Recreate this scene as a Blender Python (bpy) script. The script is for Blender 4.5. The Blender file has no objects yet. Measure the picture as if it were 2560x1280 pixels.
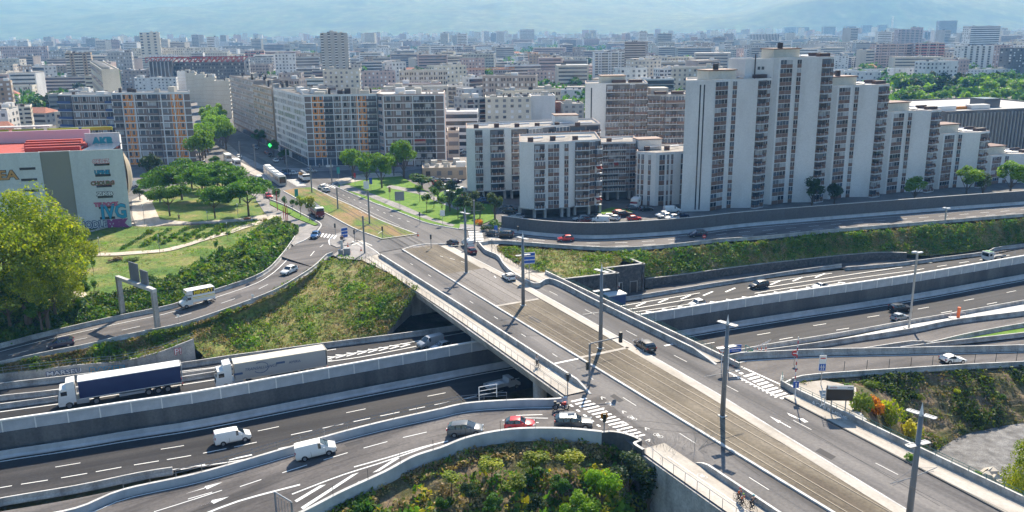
import bpy, math, random
import numpy as np
from mathutils import Vector, Matrix
from mathutils.bvhtree import BVHTree
from mathutils import noise as mnoise
R = math.radians
C = bpy.context.scene.collection
F = 2150.0; H = 48.0; PITCH = math.atan(565 / F); ROLL = R(.6)
cam = bpy.data.cameras.new('camera'); camo = bpy.data.objects.new('camera', cam); C.objects.link(camo)
cam.sensor_width = 36; cam.lens = 36 * F / 2560; cam.clip_start = 1; cam.clip_end = 40000
camo.matrix_world = Matrix.Translation((0, 0, H)) @ Matrix.Rotation(R(90) - PITCH, 4, 'X') @ Matrix.Rotation(-ROLL, 4, 'Z')
bpy.context.scene.camera = camo
SUN_AZ = R(77); SUN_EL = R(42)                       # azimuth counted from +X towards +Y
sc = bpy.context.scene
world = bpy.data.worlds.new('World'); sc.world = world; world.use_nodes = True
wn = world.node_tree.nodes; bg = wn['Background']
sky = wn.new('ShaderNodeTexSky'); sky.sky_type = 'NISHITA'; sky.sun_disc = False
sky.sun_elevation = SUN_EL; sky.sun_rotation = R(90) - SUN_AZ
sky.air_density = 1.3; sky.dust_density = .6; sky.ozone_density = 2.0
tint = wn.new('ShaderNodeMix'); tint.data_type = 'RGBA'; tint.blend_type = 'MULTIPLY'; tint.inputs[0].default_value = 1; tint.inputs[7].default_value = (.8, .95, 1.14, 1)
world.node_tree.links.new(sky.outputs[0], tint.inputs[6]); world.node_tree.links.new(tint.outputs[2], bg.inputs[0]); bg.inputs[1].default_value = .085
sun = bpy.data.lights.new('sun', 'SUN'); sun.energy = 5.0; sun.angle = R(.5); sun.color = (1, .93, .82)
suno = bpy.data.objects.new('sun', sun); C.objects.link(suno)
sd = Vector((math.cos(SUN_EL) * math.cos(SUN_AZ), math.cos(SUN_EL) * math.sin(SUN_AZ), math.sin(SUN_EL)))
suno.rotation_euler = sd.to_track_quat('Z', 'Y').to_euler()
sc.view_settings.view_transform = 'Standard'; sc.view_settings.look = 'None'
sc.view_settings.exposure = 0.82; sc.view_settings.gamma = 1; sc.view_settings.use_curve_mapping = False
sc.cycles.volume_bounces = 0; sc.cycles.max_bounces = 5; sc.cycles.diffuse_bounces = 2; sc.cycles.glossy_bounces = 2
sc.cycles.transparent_max_bounces = 8; sc.cycles.use_denoising = True
sc.cycles.caustics_reflective = False; sc.cycles.caustics_refractive = False
def ray(px, py):
 x = px - 1280; y = py - 640; c, s = math.cos(ROLL), math.sin(ROLL)
 xr = c * x - s * y; yr = s * x + c * y
 cp, sp = math.cos(PITCH), math.sin(PITCH)
 return Vector((xr, F * cp - yr * sp, -F * sp - yr * cp))
def P(px, py, z=0.):
 d = ray(px, py); t = (z - H) / d.z
 return Vector((d.x * t, d.y * t, z))
def proj(v):
 cp, sp = math.cos(PITCH), math.sin(PITCH); X, Y, Z = v[0], v[1], v[2] - H
 f = Y * cp - Z * sp; dn = -Y * sp - Z * cp
 xr = F * X / f; yr = F * dn / f; c, s = math.cos(ROLL), math.sin(ROLL)
 return (1280 + c * xr + s * yr, 640 - s * xr + c * yr)
def pxm(v):                                           # photograph pixels per metre at a point
 return F / (v[1] * math.cos(PITCH) - (v[2] - H) * math.sin(PITCH))
M = {}
def _nt(name, rough, metal=0, spec=.5):
 m = bpy.data.materials.new(name); m.use_nodes = True; nt = m.node_tree
 b = nt.nodes['Principled BSDF']; b.inputs['Roughness'].default_value = rough
 b.inputs['Metallic'].default_value = metal; b.inputs['Specular IOR Level'].default_value = spec
 return m, nt, b
def mat(name, col, rough=.7, metal=0, spec=.5, emit=None):
 if name in M: return M[name]
 m, nt, b = _nt(name, rough, metal, spec); b.inputs['Base Color'].default_value = (*col, 1)
 if emit: b.inputs['Emission Color'].default_value = (*emit[:3], 1); b.inputs['Emission Strength'].default_value = emit[3]
 M[name] = m; return m
def nmat(name, cols, scale=1., rough=.85, bump=0., stretch=(1, 1, 1), rot=0., fine=None, spec=.3, detail=6, coords='Object', contrast=(.35, .65), fine2=None, bscale=None):
 """colour from a stretched noise through a ramp, a second fine noise on top, optional bump"""
 if name in M: return M[name]
 m, nt, b = _nt(name, rough, 0, spec); N = nt.nodes; L = nt.links
 tc = N.new('ShaderNodeTexCoord'); mp = N.new('ShaderNodeMapping'); mp.vector_type = 'TEXTURE'
 mp.inputs['Rotation'].default_value = (0, 0, rot); mp.inputs['Scale'].default_value = [1 / s for s in stretch]
 L.new(tc.outputs[coords], mp.inputs[0])
 n = N.new('ShaderNodeTexNoise'); n.inputs['Scale'].default_value = scale; n.inputs['Detail'].default_value = detail
 n.inputs['Roughness'].default_value = .6
 L.new(mp.outputs[0], n.inputs[0])
 r = N.new('ShaderNodeValToRGB'); e = r.color_ramp.elements
 lo, hi = contrast
 for i, c in enumerate(cols):
  p = lo + (hi - lo) * i / max(1, len(cols) - 1)
  if i < 2: e[i].position = p; e[i].color = (*c, 1)
  else: q = e.new(p); q.color = (*c, 1)
 L.new(n.outputs[0], r.inputs[0]); out = r.outputs[0]
 for f in (fine, fine2):
  if not f: continue
  n2 = N.new('ShaderNodeTexNoise'); n2.inputs['Scale'].default_value = f[0]; n2.inputs['Detail'].default_value = 4
  L.new(tc.outputs[coords], n2.inputs[0])
  mr = N.new('ShaderNodeMapRange'); mr.inputs[1].default_value = .3; mr.inputs[2].default_value = .7
  mr.inputs[3].default_value = 1 - f[1]; mr.inputs[4].default_value = 1 + f[1]; L.new(n2.outputs[0], mr.inputs[0])
  mx = N.new('ShaderNodeMix'); mx.data_type = 'RGBA'; mx.blend_type = 'MULTIPLY'; mx.inputs[0].default_value = 1
  L.new(out, mx.inputs[6]); L.new(mr.outputs[0], mx.inputs[7]); out = mx.outputs[2]
 L.new(out, b.inputs['Base Color'])
 if bump:
  n3 = N.new('ShaderNodeTexNoise'); n3.inputs['Scale'].default_value = bscale or scale * 8; n3.inputs['Detail'].default_value = 3
  L.new(tc.outputs[coords], n3.inputs[0])
  bp = N.new('ShaderNodeBump'); bp.inputs['Strength'].default_value = bump; bp.inputs['Distance'].default_value = .1
  L.new(n3.outputs[0], bp.inputs['Height']); L.new(bp.outputs[0], b.inputs['Normal'])
 M[name] = m; return m
MW = R(23.5); BR = R(-62.7)
nmat('motorway_asphalt', [(.018, .018, .021), (.033, .032, .034), (.052, .049, .05)], .32, .82, .15, (.03, 1, 1), MW, (3, .18), fine2=(.05, .25), bscale=6)
nmat('ramp_asphalt', [(.06, .055, .054), (.11, .1, .097), (.16, .145, .137)], .3, .85, .15, (.12, 1, 1), R(30), (2.5, .15), fine2=(.07, .2), bscale=6)
nmat('bridge_asphalt', [(.07, .066, .067), (.13, .122, .12), (.18, .168, .16)], .3, .85, .15, (.05, 1, 1), BR, (2.5, .15), fine2=(.06, .22), bscale=6)
nmat('boulevard_asphalt', [(.085, .083, .085), (.125, .12, .12), (.165, .155, .15)], .25, .85, .15, (.08, 1, 1), BR, (2, .15), fine2=(.05, .2), bscale=6)
nmat('street_asphalt', [(.07, .07, .073), (.11, .107, .107), (.16, .15, .145)], .12, .85, .1, fine=(1.5, .2))
nmat('tram_bed', [(.1, .08, .058), (.15, .125, .09), (.2, .17, .13)], .35, .9, .3, (.09, 1, 1), BR, (3, .22), fine2=(.12, .2), bscale=8)
nmat('tram_slab', [(.15, .135, .125), (.2, .183, .17), (.25, .23, .215)], .25, .9, .1, (.12, 1, 1), BR, (3, .18), bscale=8)
nmat('concrete', [(.24, .235, .225), (.37, .36, .345), (.46, .45, .43)], .5, .8, .15, (1, 1, .2), 0, (4, .18), fine2=(.35, .14), bscale=6)
nmat('concrete_white', [(.45, .44, .42), (.57, .56, .54), (.66, .65, .63)], .5, .8, .1, (1, 1, .4), 0, (4, .12), bscale=6)
nmat('concrete_dark', [(.075, .075, .08), (.11, .11, .112), (.155, .15, .15)], .25, .85, .2, (1, 1, .12), 0, (3, .15), bscale=6)
nmat('pale_panel', [(.36, .39, .43), (.44, .47, .51), (.5, .52, .55)], .3, .5, .05, (1, 1, .5), 0, (1, .08), bscale=3)
nmat('noise_wall_grey', [(.085, .09, .1), (.12, .125, .135), (.15, .15, .16)], .3, .8, .2, (1, 1, .1), 0, (3, .15), bscale=5)
nmat('pavement_beige', [(.36, .32, .27), (.44, .4, .35), (.52, .48, .43)], .4, .85, .1, (.2, 1, 1), BR, (3, .1), fine2=(.1, .12), bscale=8)
nmat('pavement_grey', [(.2, .19, .185), (.27, .255, .245), (.33, .31, .3)], .3, .85, .1, fine=(2, .15))
nmat('sand_path', [(.5, .43, .34), (.6, .53, .44)], .5, .9, .1, fine=(3, .1))
nmat('kerb_stone', [(.5, .49, .46), (.62, .6, .57)], .8, .8, 0, fine=(5, .1))
nmat('gravel', [(.13, .125, .12), (.19, .185, .18), (.26, .255, .245)], .6, .95, .6, fine=(9, .35), fine2=(.15, .12), bscale=10)
nmat('rock_wall', [(.055, .056, .06), (.085, .086, .09), (.13, .128, .125)], 1.5, .9, .6, fine=(5, .3), bscale=5)
nmat('park_grass', [(.28, .225, .11), (.19, .2, .05), (.1, .17, .025), (.06, .13, .015)], .13, .95, .5, fine=(1.6, .35), fine2=(6, .3), contrast=(.3, .66), bscale=5)
nmat('slope_grass', [(.3, .23, .13), (.2, .19, .06), (.11, .16, .025), (.24, .2, .08)], .2, .95, .8, fine=(1.5, .45), fine2=(6, .35), contrast=(.32, .68), bscale=4)
nmat('dry_slope', [(.1, .07, .045), (.2, .145, .09), (.09, .085, .03), (.05, .07, .015)], .22, .95, .8, fine=(1.5, .4), fine2=(6, .35), contrast=(.32, .68), bscale=4)
nmat('lawn', [(.075, .17, .012), (.11, .22, .02), (.15, .24, .03)], .5, .95, .4, fine=(3, .25), bscale=5)
nmat('tram_lawn', [(.28, .18, .09), (.22, .17, .06), (.12, .16, .03), (.09, .19, .015)], .14, .95, .4, (.5, 1, 1), BR, (2, .3), contrast=(.36, .62), bscale=5)
nmat('city_ground', [(.1, .1, .1), (.15, .145, .14), (.22, .2, .19)], .02, .9, 0, fine=(.3, .2))
nmat('low_ground', [(.09, .075, .045), (.05, .06, .02), (.16, .13, .09)], .15, .95, .3, fine=(2, .3))
mat('paint_white', (.78, .78, .76), .6); mat('paint_worn', (.55, .54, .52), .7); mat('paint_yellow', (.85, .62, .02), .6)
class MB:
 def __init__(s): s.v = []; s.f = []; s.m = []
 def add(s, vs, fs, mi=0):
  o = len(s.v); s.v.extend([tuple(v) for v in vs]); s.f.extend([tuple(i + o for i in f) for f in fs])
  s.m.extend([mi] * len(fs)) if isinstance(mi, int) else s.m.extend(mi)
 def box(s, c, d, rz=0., mi=0, tz=0.):
  """centre, full size, rotation about z"""
  x, y, z = d[0] / 2, d[1] / 2, d[2] / 2; cs, sn = math.cos(rz), math.sin(rz); vs = []
  for dz in (-z, z):
   for dx, dy in ((-x, -y), (x, -y), (x, y), (-x, y)):
    vs.append((c[0] + dx * cs - dy * sn, c[1] + dx * sn + dy * cs, c[2] + dz))
  s.add(vs, [(3, 2, 1, 0), (4, 5, 6, 7), (0, 1, 5, 4), (1, 2, 6, 5), (2, 3, 7, 6), (3, 0, 4, 7)], mi)
 def quad(s, a, b, c, d, mi=0): s.add([a, b, c, d], [(0, 1, 2, 3)], mi)
 def prism(s, poly, z0, z1, mi=0, top=None):
  n = len(poly); vs = [(p[0], p[1], z0) for p in poly] + [(p[0], p[1], z1) for p in poly]
  area = sum(poly[i][0] * poly[(i + 1) % n][1] - poly[(i + 1) % n][0] * poly[i][1] for i in range(n))
  fs = [(i, (i + 1) % n, n + (i + 1) % n, n + i) for i in range(n)] + [tuple(range(n, 2 * n)), tuple(range(n - 1, -1, -1))]
  if area < 0: fs = [tuple(reversed(f)) for f in fs]
  s.add(vs, fs, [mi] * n + [mi if top is None else top, mi])
 def tube(s, path, r, n=6, mi=0, cap=True):
  path = [Vector(p) for p in path]; rs = r if isinstance(r, (list, tuple)) else [r] * len(path); vs = []; fs = []
  for i, p in enumerate(path):
   t = (path[min(i + 1, len(path) - 1)] - path[max(i - 1, 0)]).normalized()
   a = t.cross(Vector((0, 0, 1)));
   if a.length < .05: a = t.cross(Vector((1, 0, 0)))
   a.normalize(); b = t.cross(a)
   for k in range(n):
    g = 2 * math.pi * k / n; vs.append(p + (a * math.cos(g) + b * math.sin(g)) * rs[i])
  for i in range(len(path) - 1):
   for k in range(n):
    k2 = (k + 1) % n; fs.append((i * n + k, i * n + k2, (i + 1) * n + k2, (i + 1) * n + k))
  if cap: fs.append(tuple(range(n - 1, -1, -1))); fs.append(tuple(range((len(path) - 1) * n, len(path) * n)))
  s.add(vs, fs, mi)
 def cyl(s, a, b, r, n=12, mi=0): s.tube([a, b], r, n, mi)
 def sweep(s, prof, path, mi=0, closed=True, cap=True):
  """prof: (offset to the right of travel, height) list; path: 3-D polyline"""
  path = [Vector(p) for p in path]; k = len(prof); vs = []; fs = []
  for i, p in enumerate(path):
   t = path[min(i + 1, len(path) - 1)] - path[max(i - 1, 0)]; t.z = 0; t.normalize(); rr = Vector((t.y, -t.x, 0))
   for o, h in prof: vs.append(p + rr * o + Vector((0, 0, h)))
  e = k if closed else k - 1
  for i in range(len(path) - 1):
   for j in range(e):
    j2 = (j + 1) % k; fs.append((i * k + j, i * k + j2, (i + 1) * k + j2, (i + 1) * k + j))
  if closed and cap: fs.append(tuple(range(k))[::-1]); fs.append(tuple((len(path) - 1) * k + j for j in range(k)))
  mm = mi if not isinstance(mi, (list, tuple)) else [mi[j] for i in range(len(path) - 1) for j in range(e)] + [mi[0]] * (len(fs) - e * (len(path) - 1))
  s.add(vs, fs, mm)
 def mesh(s, name, mats, smooth=False):
  me = bpy.data.meshes.new(name); me.from_pydata(s.v, [], s.f)
  for m in (mats if isinstance(mats, (list, tuple)) else [mats]): me.materials.append(M[m] if isinstance(m, str) else m)
  if any(s.m): me.polygons.foreach_set('material_index', s.m)
  if smooth: me.polygons.foreach_set('use_smooth', [True] * len(s.f))
  me.update(); return me
def link(name, me, parent=None, loc=None, rz=None):
 o = bpy.data.objects.new(name, me); C.objects.link(o)
 if parent: o.parent = parent
 if loc is not None: o.location = loc
 if rz is not None: o.rotation_euler = (0, 0, rz)
 return o
def ob(mb, name, mats, parent=None, smooth=False, loc=None, rz=None): return link(name, mb.mesh(name, mats, smooth), parent, loc, rz)
def tag(o, label=None, cat=None, group=None, kind=None):
 if label: o['label'] = label
 if cat: o['category'] = cat
 if group: o['group'] = group
 if kind: o['kind'] = kind
 return o
def empty(name, loc, rz=0, label=None, cat=None, group=None):
 o = bpy.data.objects.new(name, None); C.objects.link(o); o.location = loc; o.rotation_euler = (0, 0, rz); o.empty_display_size = .3
 return tag(o, label, cat, group)
def copy_tree(o, parent=None):
 c = o.copy(); C.objects.link(c); c.parent = parent
 for ch in o.children: copy_tree(ch, c)
 return c
def catmull(pts, n):
 pts = [Vector(p) for p in pts]
 if len(pts) > 2:
  q = [pts[0] * 2 - pts[1]] + pts + [pts[-1] * 2 - pts[-2]]; d = []
  for i in range(1, len(q) - 2):
   p0, p1, p2, p3 = q[i - 1:i + 3]
   for k in range(10):
    t = k / 10
    d.append(.5 * ((2 * p1) + (p2 - p0) * t + (2 * p0 - 5 * p1 + 4 * p2 - p3) * t * t + (3 * p1 - p0 - 3 * p2 + p3) * t ** 3))
  d.append(pts[-1])
 else: d = pts
 return resample(d, n)
def resample(d, n):
 L = [0.]
 for i in range(1, len(d)): L.append(L[-1] + (d[i] - d[i - 1]).length)
 out = []; j = 0
 for i in range(n):
  s = L[-1] * i / (n - 1)
  while j < len(L) - 2 and L[j + 1] < s: j += 1
  t = (s - L[j]) / max(1e-9, L[j + 1] - L[j]); out.append(d[j].lerp(d[j + 1], min(1, max(0, t))))
 return out
def PL(pts, z=0., n=40, smooth=True):
 """pixel polyline -> world polyline; a point may carry its own height"""
 w = [P(p[0], p[1], (p[2] if len(p) > 2 else (z(p[0]) if callable(z) else z))) for p in pts]
 c = catmull(w, n) if smooth else resample(w, n)
 if smooth and n > 12:                             # roads run on beyond the picture's edges
  e = lambda a, b: a + ((a - b) * Vector((1, 1, 0))).normalized() * 55
  if pts[0][0] <= -100: c = [e(c[0], c[1])] + c
  if pts[-1][0] >= 2700: c = c + [e(c[-1], c[-2])]
 return c
def lerpf(tab):
 def f(x):
  if x <= tab[0][0]: return tab[0][1]
  for (a, b), (c, d) in zip(tab, tab[1:]):
   if x <= c: return b + (d - b) * (x - a) / (c - a)
  return tab[-1][1]
 return f
GROUND = []                                           # meshes that carry things
def ribbon(name, A, B, m, nc=1, dz=0., amp=0., nscale=.3, ground=True, kind='structure', rows=None, seed=0):
 """surface lofted between two polylines, optionally roughened"""
 n = int(max(len(A), len(B)) * 1.4); A = resample(A, n); B = resample(B, n); vs = []; fs = []
 for i in range(n):
  for j in range(nc + 1):
   t = j / nc; p = A[i].lerp(B[i], t); p.z += dz
   if amp and 0 < j < nc: p.z += amp * mnoise.noise(Vector((p.x * nscale + seed, p.y * nscale, 0))) + amp * .4 * mnoise.noise(Vector((p.x * nscale * 3, p.y * nscale * 3, seed)))
   vs.append(p)
 up = (A[1] - A[0]).cross(B[0] - A[0]).z
 for i in range(n - 1):
  for j in range(nc):
   a = i * (nc + 1) + j; f = (a, a + 1, a + nc + 2, a + nc + 1); fs.append(f if up < 0 else f[::-1])
 mb = MB(); mb.add(vs, fs); o = ob(mb, name, m); tag(o, kind=kind)
 if ground: GROUND.append((mb.v, mb.f))
 return o
def flat(name, pts, m, z=0., px=True, thick=0., kind='structure', ground=True, mats=None):
 """flat polygon (a slab when thick)"""
 poly = [P(p[0], p[1], z) if px else Vector((p[0], p[1], z)) for p in pts]; mb = MB(); n = len(poly)
 from mathutils.geometry import tessellate_polygon
 tr = tessellate_polygon([poly]); vs = [tuple(p) for p in poly]; fs = []
 for t in tr:
  a, b, c = (poly[i] for i in t)
  fs.append(tuple(t) if (b - a).cross(c - a).z > 0 else tuple(t)[::-1])
 GROUNDme = (list(vs), list(fs))
 if thick:
  lo = [(v[0], v[1], v[2] - thick) for v in vs]; vs = vs + lo
  ar = sum(poly[i].x * poly[(i + 1) % n].y - poly[(i + 1) % n].x * poly[i].y for i in range(n))
  for i in range(n):
   f = (i, (i + 1) % n, n + (i + 1) % n, n + i); fs.append(f[::-1] if ar > 0 else f)
 mb.add(vs, fs); o = ob(mb, name, m); tag(o, kind=kind)
 if ground: GROUND.append(GROUNDme)
 return o
_bvh = [None]
def G(px, py, dz=0.):
 """where the line of sight through a photo pixel meets the ground surfaces"""
 if _bvh[0] is None:
  vs = []; fs = []
  for v, f in GROUND:
   o = len(vs); vs.extend(v); fs.extend([tuple(i + o for i in q) for q in f])
  _bvh[0] = BVHTree.FromPolygons([Vector(v) for v in vs], fs)
 h = _bvh[0].ray_cast(Vector((0, 0, H)), ray(px, py).normalized())
 p = h[0] if h[0] else P(px, py, 0)
 return p + Vector((0, 0, dz))
def Gz(x, y, top=60):
 h = _bvh[0].ray_cast(Vector((x, y, top)), Vector((0, 0, -1))) if _bvh[0] else (None,)
 return h[0].z if h[0] else 0.
def to_uv(p): d = Vector((p[0] - 1.9, p[1] - 147.2)); return d.x * math.cos(BR) + d.y * math.sin(BR), -d.x * math.sin(BR) + d.y * math.cos(BR)
def UV(u, v, z=0.): return Vector((1.9 + u * math.cos(BR) - v * math.sin(BR), 147.2 + u * math.sin(BR) + v * math.cos(BR), z))
# ================================================================= LARGE STRUCTURE: ground, roads, walls
def lowtop(): pass
edge = [(-9000, 200), (-400, 200)] + [tuple(P(*p)[:2]) for p in [(-300, 560), (40, 558), (336, 564), (500, 560), (600, 551), (690, 543), (745, 572), (830, 640), (905, 646)]] \
  + [tuple(UV(-46.5, -13)[:2]), tuple(UV(-24, -13)[:2]), tuple(UV(-24, 12)[:2]), tuple(UV(-46, 12)[:2])] \
  + [tuple(P(*p)[:2]) for p in [(1262, 598), (1400, 603), (1555, 606), (1800, 590), (2106, 565), (2530, 532), (2800, 508)]] + [(500, 330), (9000, 2300), (9000, 14000), (-9000, 14000)]
flat('ground', edge, 'city_ground', -.12, px=False)
flat('low_ground', [(-9000, -2500), (9000, -2500), (9000, 2298), (500, 328), (-400, 199), (-9000, 199)], 'low_ground', -8.6, px=False)
zL = lerpf([(-100, -3.9), (0, -3.5), (300, -2.5), (500, -1.5), (700, -.5), (800, 0), (2600, 0)])
F_far = PL([(-120, 982), (0, 965), (153, 947), (301, 930), (448, 913), (574, 894), (700, 877), (840, 860), (1000, 841), (1153, 818), (1540, 755), (1747, 722), (1900, 700), (2103, 676), (2243, 668), (2462, 641), (2560, 622), (2750, 597)], -6, 60)
W_top = PL([(-120, 1071), (0, 1050), (162, 1028), (323, 1003), (478, 981), (700, 941), (1000, 887), (1118, 867), (1168, 857), (1591, 788), (1900, 740), (2254, 690), (2560, 639), (2750, 609)], -2.5, 60)
W_ft = [Vector((p.x, p.y, -6)) for p in W_top]
N_far = None
N_near = PL([(-120, 1283), (0, 1258), (199, 1217), (351, 1187), (433, 1178), (617, 1152), (734, 1122), (945, 1066), (1105, 1026), (1300, 975), (1500, 935), (1916, 866), (2100, 836), (2270, 805), (2377, 787), (2560, 754), (2750, 722)], -7.5, 60)
def offs(path, o, dz=0.):
 out = []
 for i, p in enumerate(path):
  t = path[min(i + 1, len(path) - 1)] - path[max(i - 1, 0)]; t.z = 0; t.normalize(); out.append(p + Vector((t.y, -t.x, 0)) * o + Vector((0, 0, dz)))
 return out
N_far = offs(W_top, 1.8, -5.0)
ribbon('motorway', F_far, W_ft, 'motorway_asphalt', 4)
ribbon('motorway', N_far, N_near, 'motorway_asphalt', 4)
def offs(path, o, dz=0.):
 out = []
 for i, p in enumerate(path):
  t = path[min(i + 1, len(path) - 1)] - path[max(i - 1, 0)]; t.z = 0; t.normalize(); out.append(p + Vector((t.y, -t.x, 0)) * o + Vector((0, 0, dz)))
 return out
Wd = resample(W_top, 90)
r0 = empty('median_wall', Wd[45] * 1, 0, 'long motorway median wall, dark ribbed concrete below pale blue grey panels', 'wall')
mb = MB(); mb.sweep([(-.15, -5.2), (.25, -5.2), (.25, -1.75), (-.15, -1.75)], resample(Wd, 90)); o = ob(mb, 'concrete_base', 'concrete_dark', r0); o.location = -r0.location
Lw = sum((Wd[i + 1] - Wd[i]).length for i in range(len(Wd) - 1)); npan = int(Lw / 4)
pts = resample(Wd, npan + 1)
for i in range(npan):
 a, b = pts[i], pts[i + 1]; mid = (a + b) / 2; ang = math.atan2((b - a).y, (b - a).x); L_ = (b - a).length
 if i == 0:
  mb = MB(); mb.box((0, 0, 0), (L_ - .03, .14, 1.65));
  for k in (-.25, .25): mb.box((L_ * k, -.08, 0), (.04, .03, 1.65))
  mb.box((0, -.08, .1), (L_ - .03, .03, .04)); pme = mb.mesh('panel', 'pale_panel')
  mb = MB(); mb.box((0, 0, 0), (.16, .3, 1.75)); qme = mb.mesh('panel_post', 'paint_white')
  mb = MB(); mb.box((0, 0, .03), (L_ + .02, .42, .22)); cme = mb.mesh('coping', 'paint_white')
 for nm, me, p_, dz in (('panel', pme, mid, -.95), ('panel_post', qme, a, -.93), ('coping', cme, mid, -.05)):
  o = link(nm, me, r0, p_ + Vector((0, 0, dz)) - r0.location, ang)
GBA = [(-.3, 0), (-.3, .12), (-.12, .35), (-.1, .82), (.1, .82), (.12, .35), (.3, .12), (.3, 0)]
def barrier(path, label, name='concrete_barrier', h=.82, m='concrete', dz=0., cat='barrier', n=None, thick=1.):
 path = resample(path, int((n or max(8, len(path))) * 1.4)); pr = [(x * thick, z * h / .82) for x, z in GBA]; mb = MB()
 mb.sweep(pr, [p + Vector((0, 0, dz)) for p in path], [0, 0, 0, 1, 0, 0, 0, 0]); o = ob(mb, name, [m, 'concrete_white']); tag(o, label, cat); return o
barrier(offs(N_far, -.45), 'long low concrete barrier at the foot of the median wall', m='pale_panel', n=60, h=1.1)
barrier(PL([(-120, 995), (0, 973), (153, 955), (301, 938), (448, 921), (574, 902), (700, 885), (840, 866), (1000, 846), (1153, 824)], -6, 40), 'concrete barrier below the graffitied retaining wall on the far edge of the motorway', h=1.)
barrier(PL([(-120, 1017), (0, 1001), (153, 985), (330, 962), (520, 934), (700, 908), (800, 893)], -6, 30), 'outer one of two concrete barriers beside the trucks, left of the bridge')
barrier(PL([(-120, 1039), (0, 1022), (153, 1001), (330, 973), (520, 943), (700, 914), (800, 897)], -6, 30), 'inner one of two concrete barriers beside the trucks, nearer their lane')
barrier(PL([(1531, 757), (1600, 746), (1747, 722), (1860, 704), (1980, 685), (2103, 668)], -6, 30), 'concrete barrier between the slip road and the hatched gore right of the bridge')
barrier(PL([(2112, 676), (2243, 665), (2360, 650), (2462, 637), (2489, 626), (2560, 617), (2750, 592)], -6, 30), 'concrete barrier starting right of the gap below the green embankment')
LA = [(-120, 893), (0, 872), (82, 850), (191, 824), (301, 799), (410, 777), (451, 766), (536, 735), (656, 692), (709, 643), (745, 592), (752, 583)]
LB = [(-120, 940), (0, 914), (120, 888), (219, 869), (328, 843), (448, 818), (547, 786), (634, 754), (700, 725), (777, 677), (812, 645), (829, 638)]
rl_far = PL(LA, zL, 50); rl_near = PL(LB, zL, 50)
ribbon('ramp_road', rl_far, rl_near, 'ramp_asphalt', 3)
barrier(offs(rl_far, -.3)[:-3], 'concrete barrier along the outer edge of the left ramp below the park hedge', n=44)
barrier(offs(rl_near, .3), 'concrete barrier along the inner edge of the left ramp above the weedy slope', n=50)
z_ = lerpf([(-120, -4), (0, -3.6), (300, -2.6), (500, -1.6), (700, -.6), (800, -.1), (3000, -.1)])
E1t = PL([(-120, 948), (0, 921), (120, 895), (219, 876), (328, 850), (448, 825), (547, 793), (634, 761), (705, 730), (780, 683), (815, 652), (850, 646), (905, 650), (965, 682), (1045, 727)], z_, 60)
E1b = PL([(-120, 952, -4.5), (0, 938, -4.5), (109, 925, -4.5), (191, 915, -4.5), (287, 908, -4.5), (339, 899, -4.3), (405, 881, -3.7), (450, 868, -3.6), (492, 872, -4.6), (520, 900, -5.9), (574, 893, -5.9), (700, 876, -5.9), (840, 856, -5.9), (920, 845, -5.9), (965, 838, -5.9)], -5.9, 60)
ribbon('left_embankment', E1t, E1b, 'slope_grass', 16, amp=.5)
rw = PL([(-120, 952, -4.5), (0, 938, -4.5), (109, 925, -4.5), (191, 915, -4.5), (287, 908, -4.5), (339, 899, -4.3), (405, 881, -3.7), (443, 866, -3.2), (484, 850, -2.6)], -4.5, 40, False)
mb = MB(); vs = []; fs = []
for i, p in enumerate(rw):
 t = rw[min(i + 1, 39)] - rw[max(i - 1, 0)]; t.z = 0; t.normalize(); n_ = Vector((t.y, -t.x, 0))
 for o_, z__ in ((.0, -6.3), (.0, None), (-.35, None), (-.35, -6.3)):
  q = p + n_ * (o_ + .2); q.z = z__ if z__ is not None else p.z + .25; vs.append(q)
for i in range(39):
 for j in range(4): fs.append((i * 4 + j, i * 4 + (j + 1) % 4, i * 4 + 4 + (j + 1) % 4, i * 4 + 4 + j))
fs += [(3, 2, 1, 0), (156, 157, 158, 159)]
mb.add(vs, fs); RW = ob(mb, 'retaining_wall', 'concrete'); tag(RW, 'low concrete retaining wall with graffiti, below the left ramp slope', 'wall')
wa, wb, wc = P(965, 838, -6.2), P(1045, 730, -.05), P(1052, 745, -.2)
mb = MB(); a = Vector((wa.x, wa.y, -6.4)); b = UV(-24.5, -12.2, -6.4)
n_ = Vector((.35, -.35, 0)); mb.add([a, b, Vector((b.x, b.y, -.3)), a + Vector((0, 0, .5)), a + n_, b + n_, Vector((b.x, b.y, -.3)) + n_, a + n_ + Vector((0, 0, .5))], [(0, 1, 2, 3), (7, 6, 5, 4), (3, 2, 6, 7), (0, 3, 7, 4), (1, 5, 6, 2)])
o = ob(mb, 'wing_wall', 'concrete'); tag(o, 'sloping triangular concrete wing wall at the far left foot of the bridge', 'wall')
mb = MB(); A_, B_ = UV(-24.3, -12.6), UV(-24.3, 12.0); dd = (B_ - A_).normalized(); nn = Vector((-dd.y, dd.x, 0))
mb.prism([A_, B_, B_ + nn * -1.2, A_ + nn * -1.2][::-1], -6.6, -1.5); o = ob(mb, 'abutment', 'concrete'); tag(o, 'concrete bridge abutment in the shade behind the far carriageway', 'abutment')
NWb = [(1228, 600), (1262, 590), (1350, 598), (1475, 604), (1600, 599), (1740, 588), (1860, 573), (2133, 550), (2400, 530), (2560, 517), (2800, 497)]
RRn = [(1195, 614), (1241, 608), (1337, 615), (1473, 624), (1555, 626), (1665, 619), (1802, 604), (1900, 598), (2106, 578), (2325, 560), (2530, 543), (2800, 520)]
rr_far = PL([(1222, 575), (1250, 579), (1350, 593), (1475, 600), (1600, 595), (1740, 585), (1860, 570), (2133, 548), (2400, 528), (2560, 516), (2800, 496)], 0, 50); rr_near = PL(RRn, 0, 50)
ribbon('upper_ramp_road', rr_far, rr_near, 'ramp_asphalt', 3, dz=.03)
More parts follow.
